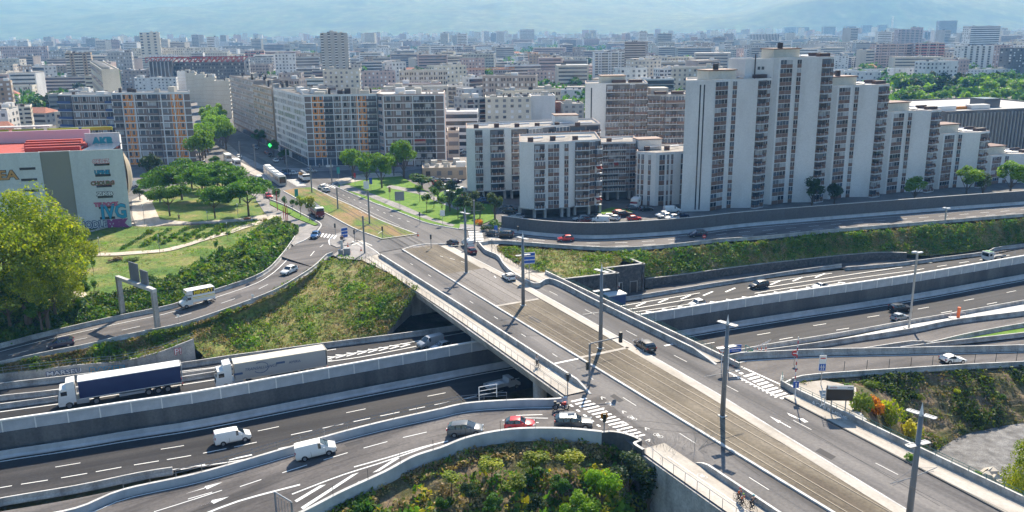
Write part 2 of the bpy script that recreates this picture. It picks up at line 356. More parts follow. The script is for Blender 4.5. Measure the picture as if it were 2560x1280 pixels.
nwl = PL([(1250, 577), (1350, 590), (1475, 597), (1600, 592), (1740, 581), (1860, 567), (2133, 544), (2400, 523), (2560, 511), (2800, 491)], 0, 50)
bb = barrier(offs(nwl, -.1), 'concrete barrier along the foot of the tall grey noise wall', m='pale_panel', n=50)
nwl2 = offs(nwl, -.9); r1 = empty('noise_wall', nwl2[0], 0, 'tall dark grey noise wall of wide panels in front of the white apartment towers', 'wall')
Lw = sum((nwl2[i + 1] - nwl2[i]).length for i in range(len(nwl2) - 1)); npan = int(Lw / 4); pts = resample(nwl2, npan + 1); hN = 3.6
for i in range(npan):
 a, b = pts[i], pts[i + 1]; mid = (a + b) / 2; ang = math.atan2((b - a).y, (b - a).x); L_ = (b - a).length
 if i == 0:
  mb = MB(); mb.box((0, 0, hN / 2), (L_ - .05, .16, hN)); pme = mb.mesh('panel', 'noise_wall_grey')
  mb = MB(); mb.box((0, 0, hN / 2), (.14, .24, hN + .06)); qme = mb.mesh('panel_post', 'noise_wall_grey')
  mb = MB(); mb.box((0, 0, 0), (L_ + .02, .3, .1)); cme = mb.mesh('coping', 'concrete_white')
 for nm, me, p_, dz in (('panel', pme, mid, 0), ('panel_post', qme, a, 0), ('coping', cme, mid, hN + .05)):
  link(nm, me, r1, p_ + Vector((0, 0, dz)) - r1.location, ang)
barrier(offs(rr_near, .3, .03), 'concrete barrier on the lower edge of the red car\'s road above the green embankment', n=50)
e2t = PL([(1241, 616), (1337, 622), (1473, 631), (1555, 633), (1665, 626), (1802, 611), (1900, 605), (2106, 585), (2325, 567), (2530, 550), (2800, 527)], -.05, 50)
iA = min(range(50), key=lambda i: abs(proj(e2t[i])[0] - 1556))
tb = PL([(1246, 635), (1300, 668), (1345, 685), (1400, 702), (1480, 692), (1530, 676), (1556, 652)], -.35, 30)
ribbon('terrace_slope', e2t[:iA + 1], tb, 'slope_grass', 14, amp=.35)
e2b = PL([(1556, 652, -.5), (1608, 668, -.9), (1612, 694, -4.0), (1700, 684, -4.1), (1860, 664, -4.2), (2106, 637, -4.2), (2202, 630, -4.2), (2267, 632, -4.6), (2300, 640, -5.6), (2400, 632, -5.6), (2489, 618, -5.6), (2560, 606, -5.6), (2800, 572, -5.6)], -4.2, 50)
ribbon('right_embankment', e2t[iA:], e2b, 'slope_grass', 16, amp=.5)
tbw = [(P(1395, 700, 0)), (P(1545, 683, 0)), (P(1512, 671, 0)), (P(1610, 660, 0)), (P(1558, 639, 0))]
stone_pts = [tbw[0], tbw[1], tbw[2], tbw[3], tbw[4]]
r2 = empty('stone_faced_wall', tbw[1], 0, 'stepped dark stone clad retaining building with three doors beside the bridge', 'wall')
mb = MB(); base = -6.4
for a, b in zip(stone_pts, stone_pts[1:]):
 ang = math.atan2((b - a).y, (b - a).x); mid = (a + b) / 2; L_ = (b - a).length
 n_ = Vector((math.cos(ang + math.pi / 2), math.sin(ang + math.pi / 2), 0)) * .2
 mb.box((mid.x + n_.x, mid.y + n_.y, (base + 0) / 2), (L_ + .35, .4, -base), ang)
o = ob(mb, 'wall', 'rock_wall', r2, loc=-r2.location); mb = MB()
for a, b in zip(stone_pts, stone_pts[1:]):
 ang = math.atan2((b - a).y, (b - a).x); mid = (a + b) / 2; L_ = (b - a).length
 n_ = Vector((math.cos(ang + math.pi / 2), math.sin(ang + math.pi / 2), 0)) * .2
 mb.box((mid.x + n_.x, mid.y + n_.y, .06), (L_ + .5, .6, .12), ang)
o = ob(mb, 'coping', 'concrete', r2, loc=-r2.location)
def door_on(a, b, t, w=1.5, h=2.4, zb=-6.0):
 p = a.lerp(b, t); ang = math.atan2((b - a).y, (b - a).x); n_ = Vector((math.sin(ang), -math.cos(ang), 0))
 mb = MB(); mb.box((0, 0, h / 2), (w, .1, h)); d = ob(mb, 'door', mat('door_black', (.02, .022, .025), .5), r2, loc=Vector((p.x, p.y, zb)) + n_ * .05 - r2.location, rz=ang)
 mb = MB()
 for s in (-1, 1): mb.box((s * (w / 2 + .08), 0, h / 2), (.14, .2, h + .1))
 mb.box((0, 0, h + .1), (w + .3, .2, .14)); ob(mb, 'door_frame', 'concrete', d)
door_on(tbw[0], tbw[1], .72); door_on(tbw[2], tbw[3], .36); door_on(tbw[2], tbw[3], .74)
lw = PL([(1612, 697), (1700, 687), (1860, 665), (2106, 638), (2202, 631), (2267, 632)], -4.2, 40)
r3 = empty('low_stone_wall', lw[0], 0, 'long low dark stone wall at the foot of the right green embankment', 'wall')
mb = MB(); mb.sweep([(-.2, -2.2), (.2, -2.2), (.2, -.0), (-.2, .0)], lw); ob(mb, 'wall', 'rock_wall', r3, loc=-r3.location)
mb = MB(); mb.sweep([(-.27, 0), (.27, 0), (.27, .1), (-.27, .1)], lw); ob(mb, 'coping', 'concrete', r3, loc=-r3.location)
s_far = PL([(1430, 748), (1500, 738), (1612, 725), (1700, 706), (1860, 684), (2106, 657), (2202, 647), (2267, 647), (2330, 645), (2420, 634), (2520, 618), (2600, 606)], -6.02, 40)
ribbon('slip_road', s_far, [Vector((p.x, p.y, -6.02)) for p in resample(PL([(1430, 775), (1531, 757), (1747, 722), (1900, 698), (2103, 671), (2243, 662), (2462, 636), (2560, 620), (2640, 608)], -6, 40), 40)], 'ramp_asphalt', 2)
zT = lerpf([(1750, 0), (1900, -.05), (2050, -.7), (2300, -2.2), (2560, -3.8), (2800, -5.2)])
a7 = PL([(1850, 893), (1916, 876), (2100, 846), (2270, 812), (2377, 794), (2560, 760), (2750, 729)], -7.2, 40)
b7 = PL([(1850, 900), (1960, 882), (2122, 858), (2272, 835), (2385, 812), (2560, 789), (2750, 765)], -6.4, 40)
ribbon('verge', a7, b7, 'concrete_white', 3)
barrier(PL([(1850, 884), (1916, 871), (2100, 841), (2270, 810), (2377, 792), (2560, 759), (2750, 728)], -7.3, 40), 'white concrete barrier along the near edge of the motorway right of the bridge')
b7b = PL([(1850, 893), (1960, 880), (2122, 856), (2272, 833), (2385, 810), (2560, 788), (2750, 764)], -6.3, 40)
barrier(b7b, 'concrete barrier between the grassy verge and the middle ramp on the right', h=.95)
m8 = PL([(1850, 910), (1960, 903), (2135, 887), (2291, 864), (2420, 843), (2560, 819), (2750, 790)], -6.2, 40)
ribbon('middle_ramp_road', [p + Vector((0, 0, .02)) for p in offs(b7b, .3)], m8, 'ramp_asphalt', 2)
barrier(PL([(2135, 884), (2291, 861), (2320, 866), (2420, 843), (2560, 817), (2750, 787)], -6.1, 40), 'concrete barrier on the lower edge of the middle ramp, ending in a point')
g8 = PL([(2320, 868), (2420, 857), (2560, 840), (2750, 815)], -6.1, 20); g8a = PL([(2320, 866), (2420, 846), (2560, 822), (2750, 792)], -6.1, 20)
ribbon('grass_strip', g8a, g8, 'lawn', 3, dz=.15)
barrier(PL([(2250, 878), (2320, 869), (2420, 857), (2560, 841), (2750, 816)], -6.0, 30), 'concrete barrier below the grass wedge between the right hand ramps')
ribbon('lower_ramp_road', PL([(1950, 910), (2250, 882), (2320, 873), (2420, 861), (2560, 845), (2750, 820)], -6.15, 30), PL([(1950, 925), (2250, 905), (2560, 888), (2750, 870)], -6.15, 30), 'ramp_asphalt', 2)
jf = [(1822, 905), (1854, 899), (1916, 896), (1979, 893), (2072, 889), (2229, 886), (2400, 882), (2560, 878), (2750, 870)]
jn = [(1955, 975), (1979, 955), (2041, 945), (2229, 932), (2400, 921), (2560, 913), (2750, 902)]
tf = PL(jf, zT, 40); tn = PL(jn, zT, 40)
ribbon('junction_ramp_road', tf, tn, 'ramp_asphalt', 3, dz=.02)
barrier(offs(tf, -.3), 'high concrete barrier on the far side of the white coupe\'s ramp', h=1.05, n=40)
barrier(offs(tn, .3)[2:], 'concrete barrier with thin fence posts on the near side of the white coupe\'s ramp', n=38)
mb = MB(); mb.sweep([(-.2, -4.5), (.2, -4.5), (.2, 0), (-.2, 0)], [p + Vector((0, 0, -.05)) for p in offs(tf, -.45)]); o = ob(mb, 'ramp_wall', 'concrete'); tag(o, 'concrete side wall carrying the white coupe\'s ramp above the lower ramp', 'wall')
e3t = PL([(1985, 968), (2041, 952), (2229, 940), (2400, 929), (2560, 921), (2750, 910)], lambda x: zT(x) - .1, 40)
e3t = [P(*proj(Vector((p.x, p.y, p.z)))[:2], p.z) for p in e3t]
e3b = PL([(2200, 1075, -6.5), (2260, 1110, -7.6), (2332, 1127, -8.2), (2416, 1085, -8.2), (2560, 1057, -8.2), (2800, 1040, -8.2)], -8, 40)
ribbon('yard_slope', e3t, e3b, 'dry_slope', 18, amp=.6)
flat('technical_plot', [(1955, 962), (2060, 950), (2140, 968), (2145, 1040), (2100, 1050)], 'pavement_beige', -.25)
ribbon('yard_slope', PL([(2060, 955), (2140, 968), (2145, 1035), (2135, 1060)], -.4, 20), PL([(2000, 968, -.5), (2330, 960, -4), (2300, 1125, -8.2), (2180, 1085, -4)][1:], -4, 20), 'dry_slope', 8, amp=.3)
flat('gravel_yard', [(2250, 1100), (2416, 1083), (2560, 1055), (2900, 1035), (3000, 1500), (2250, 1400)], 'gravel', -8.25)
# ================================================================= bridge and boulevard
def uvp(u, v): return tuple(UV(u, v)[:2])
vR = lerpf([(-40, 6.3), (-10, 6.6), (16, 5.9), (46, 4.9), (60, 3.8), (77, 2.6), (110, .5)])       # outer kerb of the tram strip, far side
vE = lerpf([(-60, 11), (0, 11.6), (26, 11.6), (50, 11.9), (80, 10.9), (110, 9.5)])           # far kerb of the far roadway
vN = lerpf([(-60, -11.2), (0, -10.2), (39, -9.9), (80, -10.2), (110, -10.4)])
vP = lerpf([(-60, -14.2), (0, -13.4), (38, -13.6), (60, -14), (110, -14)])                    # outer rail of the cycle path
us = [u * 4 - 60 for u in range(44)]
def strip(name, va, vb, m, z, u0=-60, u1=112, n=40, **k):
 U = [u0 + (u1 - u0) * i / (n - 1) for i in range(n)]
 f = lambda v: (lambda u: v) if not callable(v) else v
 return ribbon(name, [UV(u, f(va)(u), z) for u in U], [UV(u, f(vb)(u), z) for u in U], m, 1, **k)
strip('bridge_deck', lambda u: vP(u), lambda u: 14.2, 'bridge_asphalt', 0.0, -47, 112)
mb = MB(); U0, U1 = -24.5, 41
mb.add([UV(U0, -13.75, -.02), UV(U1, -14.0, -.02), UV(U1, 14.3, -.02), UV(U0, 13.4, -.02), UV(U0, -12.9, -1.7), UV(U1, -13.2, -1.7), UV(U1, 13.4, -1.7), UV(U0, 12.6, -1.7)],
    [(3, 2, 1, 0)[::-1], (4, 5, 6, 7)[::-1], (0, 4, 5, 1), (2, 6, 7, 3), (0, 3, 7, 4), (1, 5, 6, 2)])
DECK = ob(mb, 'bridge_girder', 'concrete'); tag(DECK, kind='structure')
def wallq(a, b, z0, z1, name, m, label, th=.3):
 a = Vector(a); b = Vector(b); ang = math.atan2((b - a).y, (b - a).x); mid = (a + b) / 2; mb = MB()
 mb.box((0, 0, (z1 - z0) / 2), ((b - a).length, th, z1 - z0)); o = ob(mb, name, m, loc=(mid.x, mid.y, z0), rz=ang); tag(o, label, 'wall'); return o
wallq(UV(41, -13.5), UV(41, 14), -8.6, -.1, 'abutment', 'concrete', 'near concrete abutment where the bridge meets the road junction')
wallq(UV(54, -14.1), UV(112, -14.1), -8.6, -.03, 'retaining_wall', 'concrete', 'tall concrete wall under the cycle path at the bottom of the picture')
wallq(UV(50, 14.2), UV(112, 14.2), -8.6, -.03, 'retaining_wall', 'concrete', 'tall concrete wall between the bridge road and the gravel yard')
strip('tram_bed', -4.4, lambda u: vR(u) - 1.9, 'tram_slab', .12, -51, -2)
strip('tram_bed', -4.4, lambda u: vR(u) - 1.9, 'tram_bed', .12, -2, 26)
strip('tram_bed', -4.4, lambda u: vR(u) - 1.6, 'tram_bed', .12, 26, 112)
strip('tram_bed', -4.0, lambda u: 4.2, 'tram_bed', .125, -49.5, -26)
def kerb(name, vf, u0, u1, w, h=.16, m='kerb_stone', n=60, z=0.):
 path = [UV(u0 + (u1 - u0) * i / (n - 1), vf(u0 + (u1 - u0) * i / (n - 1)), z) for i in range(n)]; mb = MB()
 mb.sweep([(-w / 2, 0), (w / 2, 0), (w / 2, h), (-w / 2, h)], path); o = ob(mb, name, m); tag(o, kind='structure')
kerb('tram_kerb', lambda u: -4.55, -49.5, 112, .35, .2, 'concrete_white')
kerb('tram_kerb', lambda u: vR(u) - .1, -48, 112, .22, .17, 'concrete_white')
strip('kerb_walk', lambda u: vR(u) - 1.75, lambda u: vR(u) - .2, 'pavement_beige', .15, -26, 112, ground=False)
strip('kerb_walk', lambda u: 4.2, lambda u: vR(u) - .2, 'pavement_beige', .15, -48, -26, ground=False)
np_ = [UV(-49.5 - 2.2 * math.sin(math.pi * t / 12) * 1.0, -4.5 + (vR(-48) + 4.4) * t / 12, 0) for t in range(13)]
mb = MB(); mb.sweep([(-.15, 0), (.15, 0), (.15, .18), (-.15, .18)], catmull(np_, 30)); o = ob(mb, 'tram_kerb', 'concrete_white'); tag(o, kind='structure')
for k, v in enumerate((-3.3, -1.86, .55, 1.99)):
 mb = MB(); path = [UV(-135 + i * 6.2, v + (0 if i > 14 else 0), .13) for i in range(41)]
 mb.sweep([(-.035, 0), (.035, 0), (.035, .015), (-.035, .015)], path); mb.sweep([(.05, -.0), (.13, 0), (.13, .008), (.05, .008)], path, 1)
 o = ob(mb, 'tram_rail', [mat('rail_steel', (.15, .13, .11), .55, .5), mat('rail_groove', (.03, .03, .03), .9)]); tag(o, kind='structure')
for u in (-2, 26.6):
 mb = MB(); mb.box((0, 0, 0), (.7, 8.6, .04), BR); o = ob(mb, 'tram_slab_joint', 'pavement_beige', loc=UV(u, 0, .13)); tag(o, kind='structure')
strip('cycle_path', vP, lambda u: vN(u) - .55, 'pavement_beige', .16, -47, 37.5)
strip('cycle_path', vP, lambda u: vN(u) - .3, 'pavement_beige', .14, 55, 112)
strip('footpath', lambda u: vE(u) + .35, lambda u: 14.1, 'pavement_beige', .15, -17, 38)
strip('footpath', vE, lambda u: 13.9, 'pavement_beige', .14, 52, 112)
mb = MB(); mb.sweep([(-.2, -.1), (.2, -.1), (.2, .13), (-.2, .13)], [UV(52 + i * 3, vE(52 + i * 3), 0) for i in range(21)]); o = ob(mb, 'footpath_kerb', mat('kerb_dark', (.09, .09, .09), .9)); tag(o, kind='structure')
flat('cycle_path', [(853, 622), (905, 600), (940, 628), (960, 660), (1010, 700), (905, 650), (860, 646)], 'pavement_beige', .05)
def parapet(vf, u0, u1, label, taper=3.0, h=.95, taper0=0.):
 n = 50; path = [UV(u0 + (u1 - u0) * i / (n - 1), vf(u0 + (u1 - u0) * i / (n - 1)), 0) for i in range(n)]; vs = []; fs = []
 for i, p in enumerate(path):
  t = path[min(i + 1, n - 1)] - path[max(i - 1, 0)]; t.normalize(); rr = Vector((t.y, -t.x, 0)); u = u0 + (u1 - u0) * i / (n - 1)
  hh = h * min(1, max(.08, (u1 - u) / taper)); hh = min(hh, h * max(.08, (u - u0) / taper0)) if taper0 else hh
  for o_, z in ((-.28, 0), (-.18, hh * .4), (-.16, hh), (.16, hh), (.18, hh * .4), (.28, 0)): vs.append(p + rr * o_ + Vector((0, 0, z)))
 for i in range(n - 1):
  for j in range(6): fs.append((i * 6 + j, i * 6 + (j + 1) % 6, i * 6 + 6 + (j + 1) % 6, i * 6 + 6 + j))
 fs += [(5, 4, 3, 2, 1, 0), tuple((n - 1) * 6 + j for j in range(6))]
 mb = MB(); mb.add(vs, fs, [1 if (k < (n - 1) * 6 and k % 6 == 2) else 0 for k in range(len(fs))]); o = ob(mb, 'parapet', ['concrete', 'concrete_white']); tag(o, label, 'parapet')
parapet(lambda u: vN(u) - .3, -46.5, 38.5, 'concrete parapet between the cycle path and the near roadway of the bridge', taper0=.5)
parapet(lambda u: vN(u) + .1, 60.5, 112, 'low concrete parapet beside the three cyclists at the bottom', taper=.1, taper0=1.5, h=.75)
fp = catmull([P(1195, 612), P(1215, 634), P(1245, 648), P(1262, 672), P(1290, 695), P(1340, 720)] + [UV(u, 11.7, 0) for u in (-10, 5, 20, 30, 38.5)], 70)
for_vs = []; mb = MB(); mb.sweep([(-.28, 0), (-.18, .4), (-.16, .95), (.16, .95), (.18, .4), (.28, 0)], fp[:-4], [0, 0, 1, 0, 0, 0])
a, b = fp[-5], fp[-1]; t = (b - a).normalized(); rr = Vector((t.y, -t.x, 0))
mb.add([a - rr * .16 + Vector((0, 0, .95)), a + rr * .16 + Vector((0, 0, .95)), b + rr * .2 + Vector((0, 0, .08)), b - rr * .2 + Vector((0, 0, .08)), a - rr * .28, a + rr * .28, b + rr * .28, b - rr * .28], [(0, 1, 2, 3), (5, 1, 0, 4)[::-1], (0, 3, 7, 4), (1, 5, 6, 2), (3, 2, 6, 7)], [1, 0, 0, 0, 0])
o = ob(mb, 'parapet', ['concrete', 'concrete_white']); tag(o, 'long concrete parapet on the far side of the bridge road, bending left near the lights', 'parapet')
mat('rail_grey', (.3, .31, .32), .5, .6); mat('rail_green', (.06, .17, .14), .5, .3); mat('rail_white', (.6, .6, .6), .5, .3)
def railing(path, label, h=1.1, step=2., bars=(1.08, .55), m='rail_grey', r=.03, solid=None, name='railing', pw=.05):
 path = [Vector(p) for p in path]; Lt = sum((path[i + 1] - path[i]).length for i in range(len(path) - 1)); n = max(2, int(Lt / step) + 1); pts = resample(path, n)
 root = empty(name, pts[0], 0, label, 'railing'); mb = MB(); mb.box((0, 0, h / 2), (pw, pw, h)); me = mb.mesh('post', m)
 for p in pts[:300]: link('post', me, root, p - pts[0])
 for b in bars:
  mb = MB(); mb.tube([p - pts[0] + Vector((0, 0, b)) for p in pts], r, 4); ob(mb, 'bar', m, root)
 if solid:
  mb = MB(); mb.sweep([(-.15, solid[0]), (.15, solid[0]), (.15, solid[1]), (-.15, solid[1])], [p - pts[0] for p in pts], [0, 0, 1, 0]); ob(mb, 'plinth', ['concrete', 'concrete_white'], root)
 return root
railing([UV(u, vP(u) + .05, .12) for u in (-47, -20, 0, 20, 37.5)], 'grey railing with thin posts along the cycle path edge of the bridge', bars=(1.08,), m='rail_grey', r=.035)
railing([UV(u, 13.75, .15) for u in (-16, 0, 20, 38, 41)], 'green topped railing along the far side of the bridge', bars=(1.25, .95), m='rail_green', solid=(-.1, .65), r=.03, h=1.25)
railing([P(1955, 950), P(1953, 965)] + [UV(u, 13.95, .14) for u in (52, 60, 80, 112)], 'green topped railing on a low wall beside the gravel yard', bars=(1.25, .95), m='rail_green', solid=(-.2, .75), r=.035, h=1.25)
railing([P(1522, 1088), P(1560, 1094), P(1600, 1110)] + [UV(u, -13.9, .14) for u in (58, 70, 90, 112)], 'grey railing along the near edge of the cycle path beside the cyclists', bars=(1.08,), m='rail_grey', r=.035)
for u, v, r_, z0, lab in ((22.2, -9.0, 1.05, -7.6, 'front round white pier of banded concrete under the bridge'), (22.2, 0, 1.05, -7.6, 'middle round pier of banded concrete under the bridge'), (22.2, 9, 1.05, -7.6, 'rear round pier of banded concrete under the bridge')):
 root = empty('bridge_pier', UV(u, v, z0), 0, lab, 'pier', 'piers beside the near carriageway'); z = 0
 while z < 5.5:
  mb = MB(); mb.cyl((0, 0, z), (0, 0, z + .5), r_, 20); mb.cyl((0, 0, z + .5), (0, 0, z + .56), r_ * .95, 20); ob(mb, 'drum', 'concrete_white', root); z += .56
 mb = MB(); mb.box((0, 0, 5.75), (2.6, 2.6, .35), BR); ob(mb, 'bearing_cap', 'concrete', root)
mb = MB(); pa = UV(2.2, -9.5, 0); mb.box((0, 0, 1.7), (.9, 3.4, 4.0), BR + R(0)); o = ob(mb, 'bridge_pier', 'concrete', loc=(pa.x, pa.y, -6)); tag(o, 'square concrete pier behind the median wall under the bridge', 'pier')
mb = MB(); pa = UV(2.2, 6, 0); mb.box((0, 0, 1.7), (.9, 5, 4.0), BR + R(0)); o = ob(mb, 'bridge_pier', 'concrete', loc=(pa.x, pa.y, -6)); tag(o, 'wide concrete pier hidden deep under the bridge middle', 'pier')
zG = lerpf([(-200, -7), (100, -6.6), (300, -6), (600, -4.6), (800, -3.4), (1000, -2), (1150, -1), (1300, -.3), (1400, 0), (3000, 0)])
g_far = PL([(60, 1320), (200, 1290), (311, 1245), (500, 1203), (711, 1142), (840, 1104), (960, 1073), (1100, 1042), (1175, 1026), (1306, 1018), (1383, 1017), (1420, 1012)], zG, 50)
g_near = PL([(600, 1380), (700, 1320), (765, 1288), (851, 1243), (957, 1194), (1030, 1155), (1100, 1132), (1155, 1110), (1220, 1094), (1300, 1084), (1417, 1084), (1505, 1092)], zG, 50)
ribbon('near_ramp_road', g_far, g_near, 'ramp_asphalt', 4, dz=.0)
flat('junction_surface', [(1383, 1000), (1425, 988), (1500, 985), (1640, 1118), (1600, 1108), (1560, 1094), (1505, 1092), (1417, 1088), (1380, 1020)], 'ramp_asphalt', .02)
mb = MB(); gf = offs(g_far, -.35)
zt = lerpf([(100, .9), (400, 1.1), (800, 1.15), (1400, 1.0)])
mb.sweep([(-.25, -3.8), (.25, -3.8), (.2, 1.0), (-.2, 1.0)], gf, [0, 0, 1, 0]); o = ob(mb, 'ramp_wall', ['pale_panel', 'concrete_white']); tag(o, 'pale blue shaded wall between the near ramp and the motorway', 'wall')
railing([p + Vector((0, 0, 1.0)) for p in offs(g_far, -.55)[8:44]], 'two bar steel handrail on top of the near ramp wall', bars=(1.0, .55), h=1.0, step=3, m='rail_grey', r=.035)
gn = offs(g_near, .3)
mb = MB(); mb.sweep([(-.22, -2.5), (.22, -2.5), (.22, .9), (-.22, .9)], gn, [0, 0, 1, 0]); o = ob(mb, 'ramp_wall', ['pale_panel', 'concrete_white']); tag(o, 'curved concrete side wall on the near edge of the ramp above the bushes', 'wall')
s2 = PL([(-120, 1290), (0, 1262), (199, 1228), (351, 1196), (433, 1183)], -7.3, 30); barrier(offs(s2, .2), 'tapering concrete barrier between motorway and near ramp at lower left', h=1.0)
ribbon('verge', PL([(-150, 1300), (0, 1278), (211, 1241), (433, 1192), (560, 1162)], -7.3, 30), PL([(-150, 1420), (60, 1330), (200, 1296), (311, 1251), (500, 1209)], -6.9, 30), 'ramp_asphalt', 2, dz=-.05)
ribbon('lower_slip_road', PL([(300, 1300, -6), (500, 1290, -5.2), (560, 1279, -5), (730, 1245, -4.2)], -5, 20), PL([(300, 1420, -6.2), (500, 1380, -5.6), (640, 1340, -5), (760, 1268, -4.2)], -5, 20), 'ramp_asphalt', 2, dz=.0)
gp = [p + Vector((0, 0, -.8)) for p in offs(g_near, .55) if 690 < proj(p)[0]]
corner = [P(1500, 1093), P(1530, 1091), P(1565, 1097), P(1600, 1112), UV(54.2, -14.1), UV(56, -14.1)]
cw = catmull(corner, 24); mb = MB(); mb.sweep([(-.2, -8.6), (.2, -8.6), (.2, .7), (-.2, .7)], cw, [0, 0, 1, 0]); o = ob(mb, 'corner_wall', ['concrete_dark', 'concrete_white']); tag(o, 'curved dark retaining wall with graffiti under the zebra crossing corner', 'wall')
pt = resample(gp + [p + Vector((.2, -.5, -1.2 - i * .25)) for i, p in enumerate(cw[3:18])], 50)
pm = PL([(800, 1372, -4.8), (905, 1285, -4.2), (1010, 1222, -3.5), (1110, 1185, -2.8), (1200, 1160, -2.4), (1300, 1148, -1.9), (1417, 1146, -1.7), (1510, 1152, -2.1), (1570, 1180, -4.5), (1640, 1225, -7)], -4, 50)
pb = PL([(700, 1500, -7), (900, 1480, -7), (1100, 1450, -7), (1300, 1430, -7), (1500, 1430, -7.5), (1620, 1400, -8.3), (1700, 1400, -8.4)], -7, 50)
ribbon('pit_bank', pt, pm, 'dry_slope', 8, amp=.15)
ribbon('pit_slope', pm, pb, 'dry_slope', 12, amp=.5)
# ================================================================= boulevard, junctions, park surfaces (level with the city)
def poly(name, pts, m, z, **k): return flat(name, pts, m, z, **k)
poly('boulevard_road', [(500, 432), (520, 380), (505, 335), (540, 325), (600, 372), (700, 418), (760, 428), (1000, 430), (1000, 442), (850, 452), (838, 465), (925, 503), (1015, 537), (1067, 557), (1140, 571), (1200, 575), (1240, 573), (1262, 603), (1215, 622), (1190, 660), (1100, 640), (1010, 620), (940, 632), (905, 602), (853, 622), (832, 640), (745, 588), (760, 602), (800, 565), (717, 515), (672, 497), (640, 470), (560, 440)], 'boulevard_asphalt', -.03)
poly('junction_road', [(737, 612), (760, 602), (800, 563), (850, 575), (905, 600), (860, 618), (829, 640), (790, 670), (700, 640)], 'ramp_asphalt', -.01)
poly('tram_lawn', [(708, 477), (740, 470), (778, 468), (825, 491), (890, 520), (950, 551), (1042, 586), (955, 598), (887, 572), (817, 535), (760, 507)], 'tram_lawn', .1, thick=.15)
def kerbpx(name, pts, w=.3, h=.17, m='concrete_white', z=0., n=40, smooth=True):
 mb = MB(); mb.sweep([(-w / 2, -.1), (w / 2, -.1), (w / 2, h), (-w / 2, h)], PL(pts, z, n, smooth)); o = ob(mb, name, m); tag(o, kind='structure')
kerbpx('kerb', [(708, 478), (760, 507), (817, 535), (887, 572), (955, 598)]); kerbpx('kerb', [(778, 468), (825, 491), (890, 520), (950, 551), (1042, 586)]); kerbpx('kerb', [(955, 598), (1000, 592), (1042, 586)])
poly('lawn', [(845, 466), (925, 502), (1015, 536), (1067, 556), (1140, 570), (1180, 574), (1200, 562), (1240, 545), (1235, 500), (1185, 485), (1130, 470), (1080, 488), (1055, 470), (1000, 440), (930, 430), (880, 440), (850, 455)], 'lawn', .08, thick=.15)
kerbpx('kerb', [(870, 447), (835, 458), (838, 466), (925, 504), (1015, 538), (1067, 558), (1140, 572), (1190, 577)])
poly('footpath', [(850, 462), (870, 462), (930, 484), (1000, 510), (1080, 545), (1138, 562), (1130, 567), (1060, 546), (990, 520), (920, 491), (850, 470)], 'pavement_grey', .12)
poly('footpath', [(975, 462), (1060, 478), (1150, 520), (1145, 526), (1050, 486), (965, 468)], 'pavement_grey', .125)
poly('plaza', [(838, 450), (870, 442), (930, 432), (1000, 432), (1010, 440), (930, 445), (880, 456), (850, 462)], 'pavement_beige', .1)
poly('lawn_strip', [(676, 502), (717, 518), (755, 538), (795, 560), (786, 563), (740, 545), (700, 524), (674, 510)], 'lawn', .14, thick=.2)
kerbpx('kerb', [(672, 497), (717, 515), (755, 535), (799, 558), (800, 570), (785, 585), (762, 601), (737, 611)])
poly('footpath', [(640, 480), (674, 500), (674, 512), (700, 526), (740, 547), (786, 565), (798, 566), (775, 592), (745, 608), (735, 615), (700, 585), (690, 560), (660, 530), (640, 500)], 'pavement_grey', .1)
poly('traffic_island', [(868, 584), (893, 603), (868, 612), (842, 618), (826, 611), (824, 600), (834, 586), (850, 581)], 'pavement_grey', .14, thick=.15)
poly('footpath', [(832, 637), (855, 622), (905, 606), (935, 622), (945, 634), (905, 648), (860, 644), (850, 647)], 'pavement_grey', .1, thick=.15)
kerbpx('kerb', [(895, 603), (940, 630), (950, 640)])
poly('footpath', [(1196, 612), (1204, 600), (1240, 590), (1250, 597), (1262, 605), (1245, 612), (1262, 640), (1300, 668), (1345, 686), (1395, 704), (1345, 706), (1280, 682), (1240, 645), (1210, 625)], 'pavement_beige', .1)
poly('footpath', [(1148, 573), (1200, 578), (1262, 572), (1300, 568), (1200, 562), (1150, 560)], 'pavement_grey', .11)
poly('pavement', [(600, 385), (655, 412), (720, 420), (775, 421), (775, 428), (700, 430), (640, 420), (590, 395), (560, 370), (545, 350), (560, 350)], 'pavement_grey', .08)
poly('tram_platform', [(575, 392), (640, 425), (690, 448), (676, 455), (620, 432), (560, 402)], 'pavement_beige', .14, thick=.1)
poly('pavement', [(500, 395), (530, 415), (560, 440), (600, 462), (640, 480), (640, 492), (590, 470), (540, 440), (490, 420)], 'pavement_grey', .08)
poly('pavement', [(765, 418), (1110, 392), (1130, 408), (1000, 430), (870, 426), (780, 428)], 'pavement_grey', .06)
poly('car_park', [(1050, 425), (1160, 400), (1170, 500), (1230, 505), (1300, 560), (1250, 560), (1180, 480), (1130, 465), (1080, 470)], 'street_asphalt', .02)
poly('car_park', [(1300, 560), (1465, 558), (1600, 552), (1730, 545), (1716, 538), (1650, 520), (1600, 512), (1560, 520), (1500, 545), (1440, 545), (1300, 545)], 'street_asphalt', .03)
poly('lawn', [(1478, 545), (1500, 527), (1530, 518), (1570, 524), (1585, 529), (1560, 534), (1520, 538), (1500, 541)], 'lawn', .12, thick=.1)
poly('forecourt', [(330, 500), (372, 480), (420, 470), (400, 545), (640, 535), (690, 530), (690, 545), (560, 558), (420, 560), (380, 568), (340, 565), (331, 540)], 'pavement_beige', -.02)
poly('dry_ground', [(400, 548), (380, 505), (420, 465), (560, 450), (665, 500), (680, 533), (600, 546), (480, 555)], 'park_grass', -.01)
pkt = PL([(-140, 566), (40, 560), (220, 560), (336, 566), (400, 566), (500, 562), (600, 553), (690, 545), (735, 562)], -.02, 60)
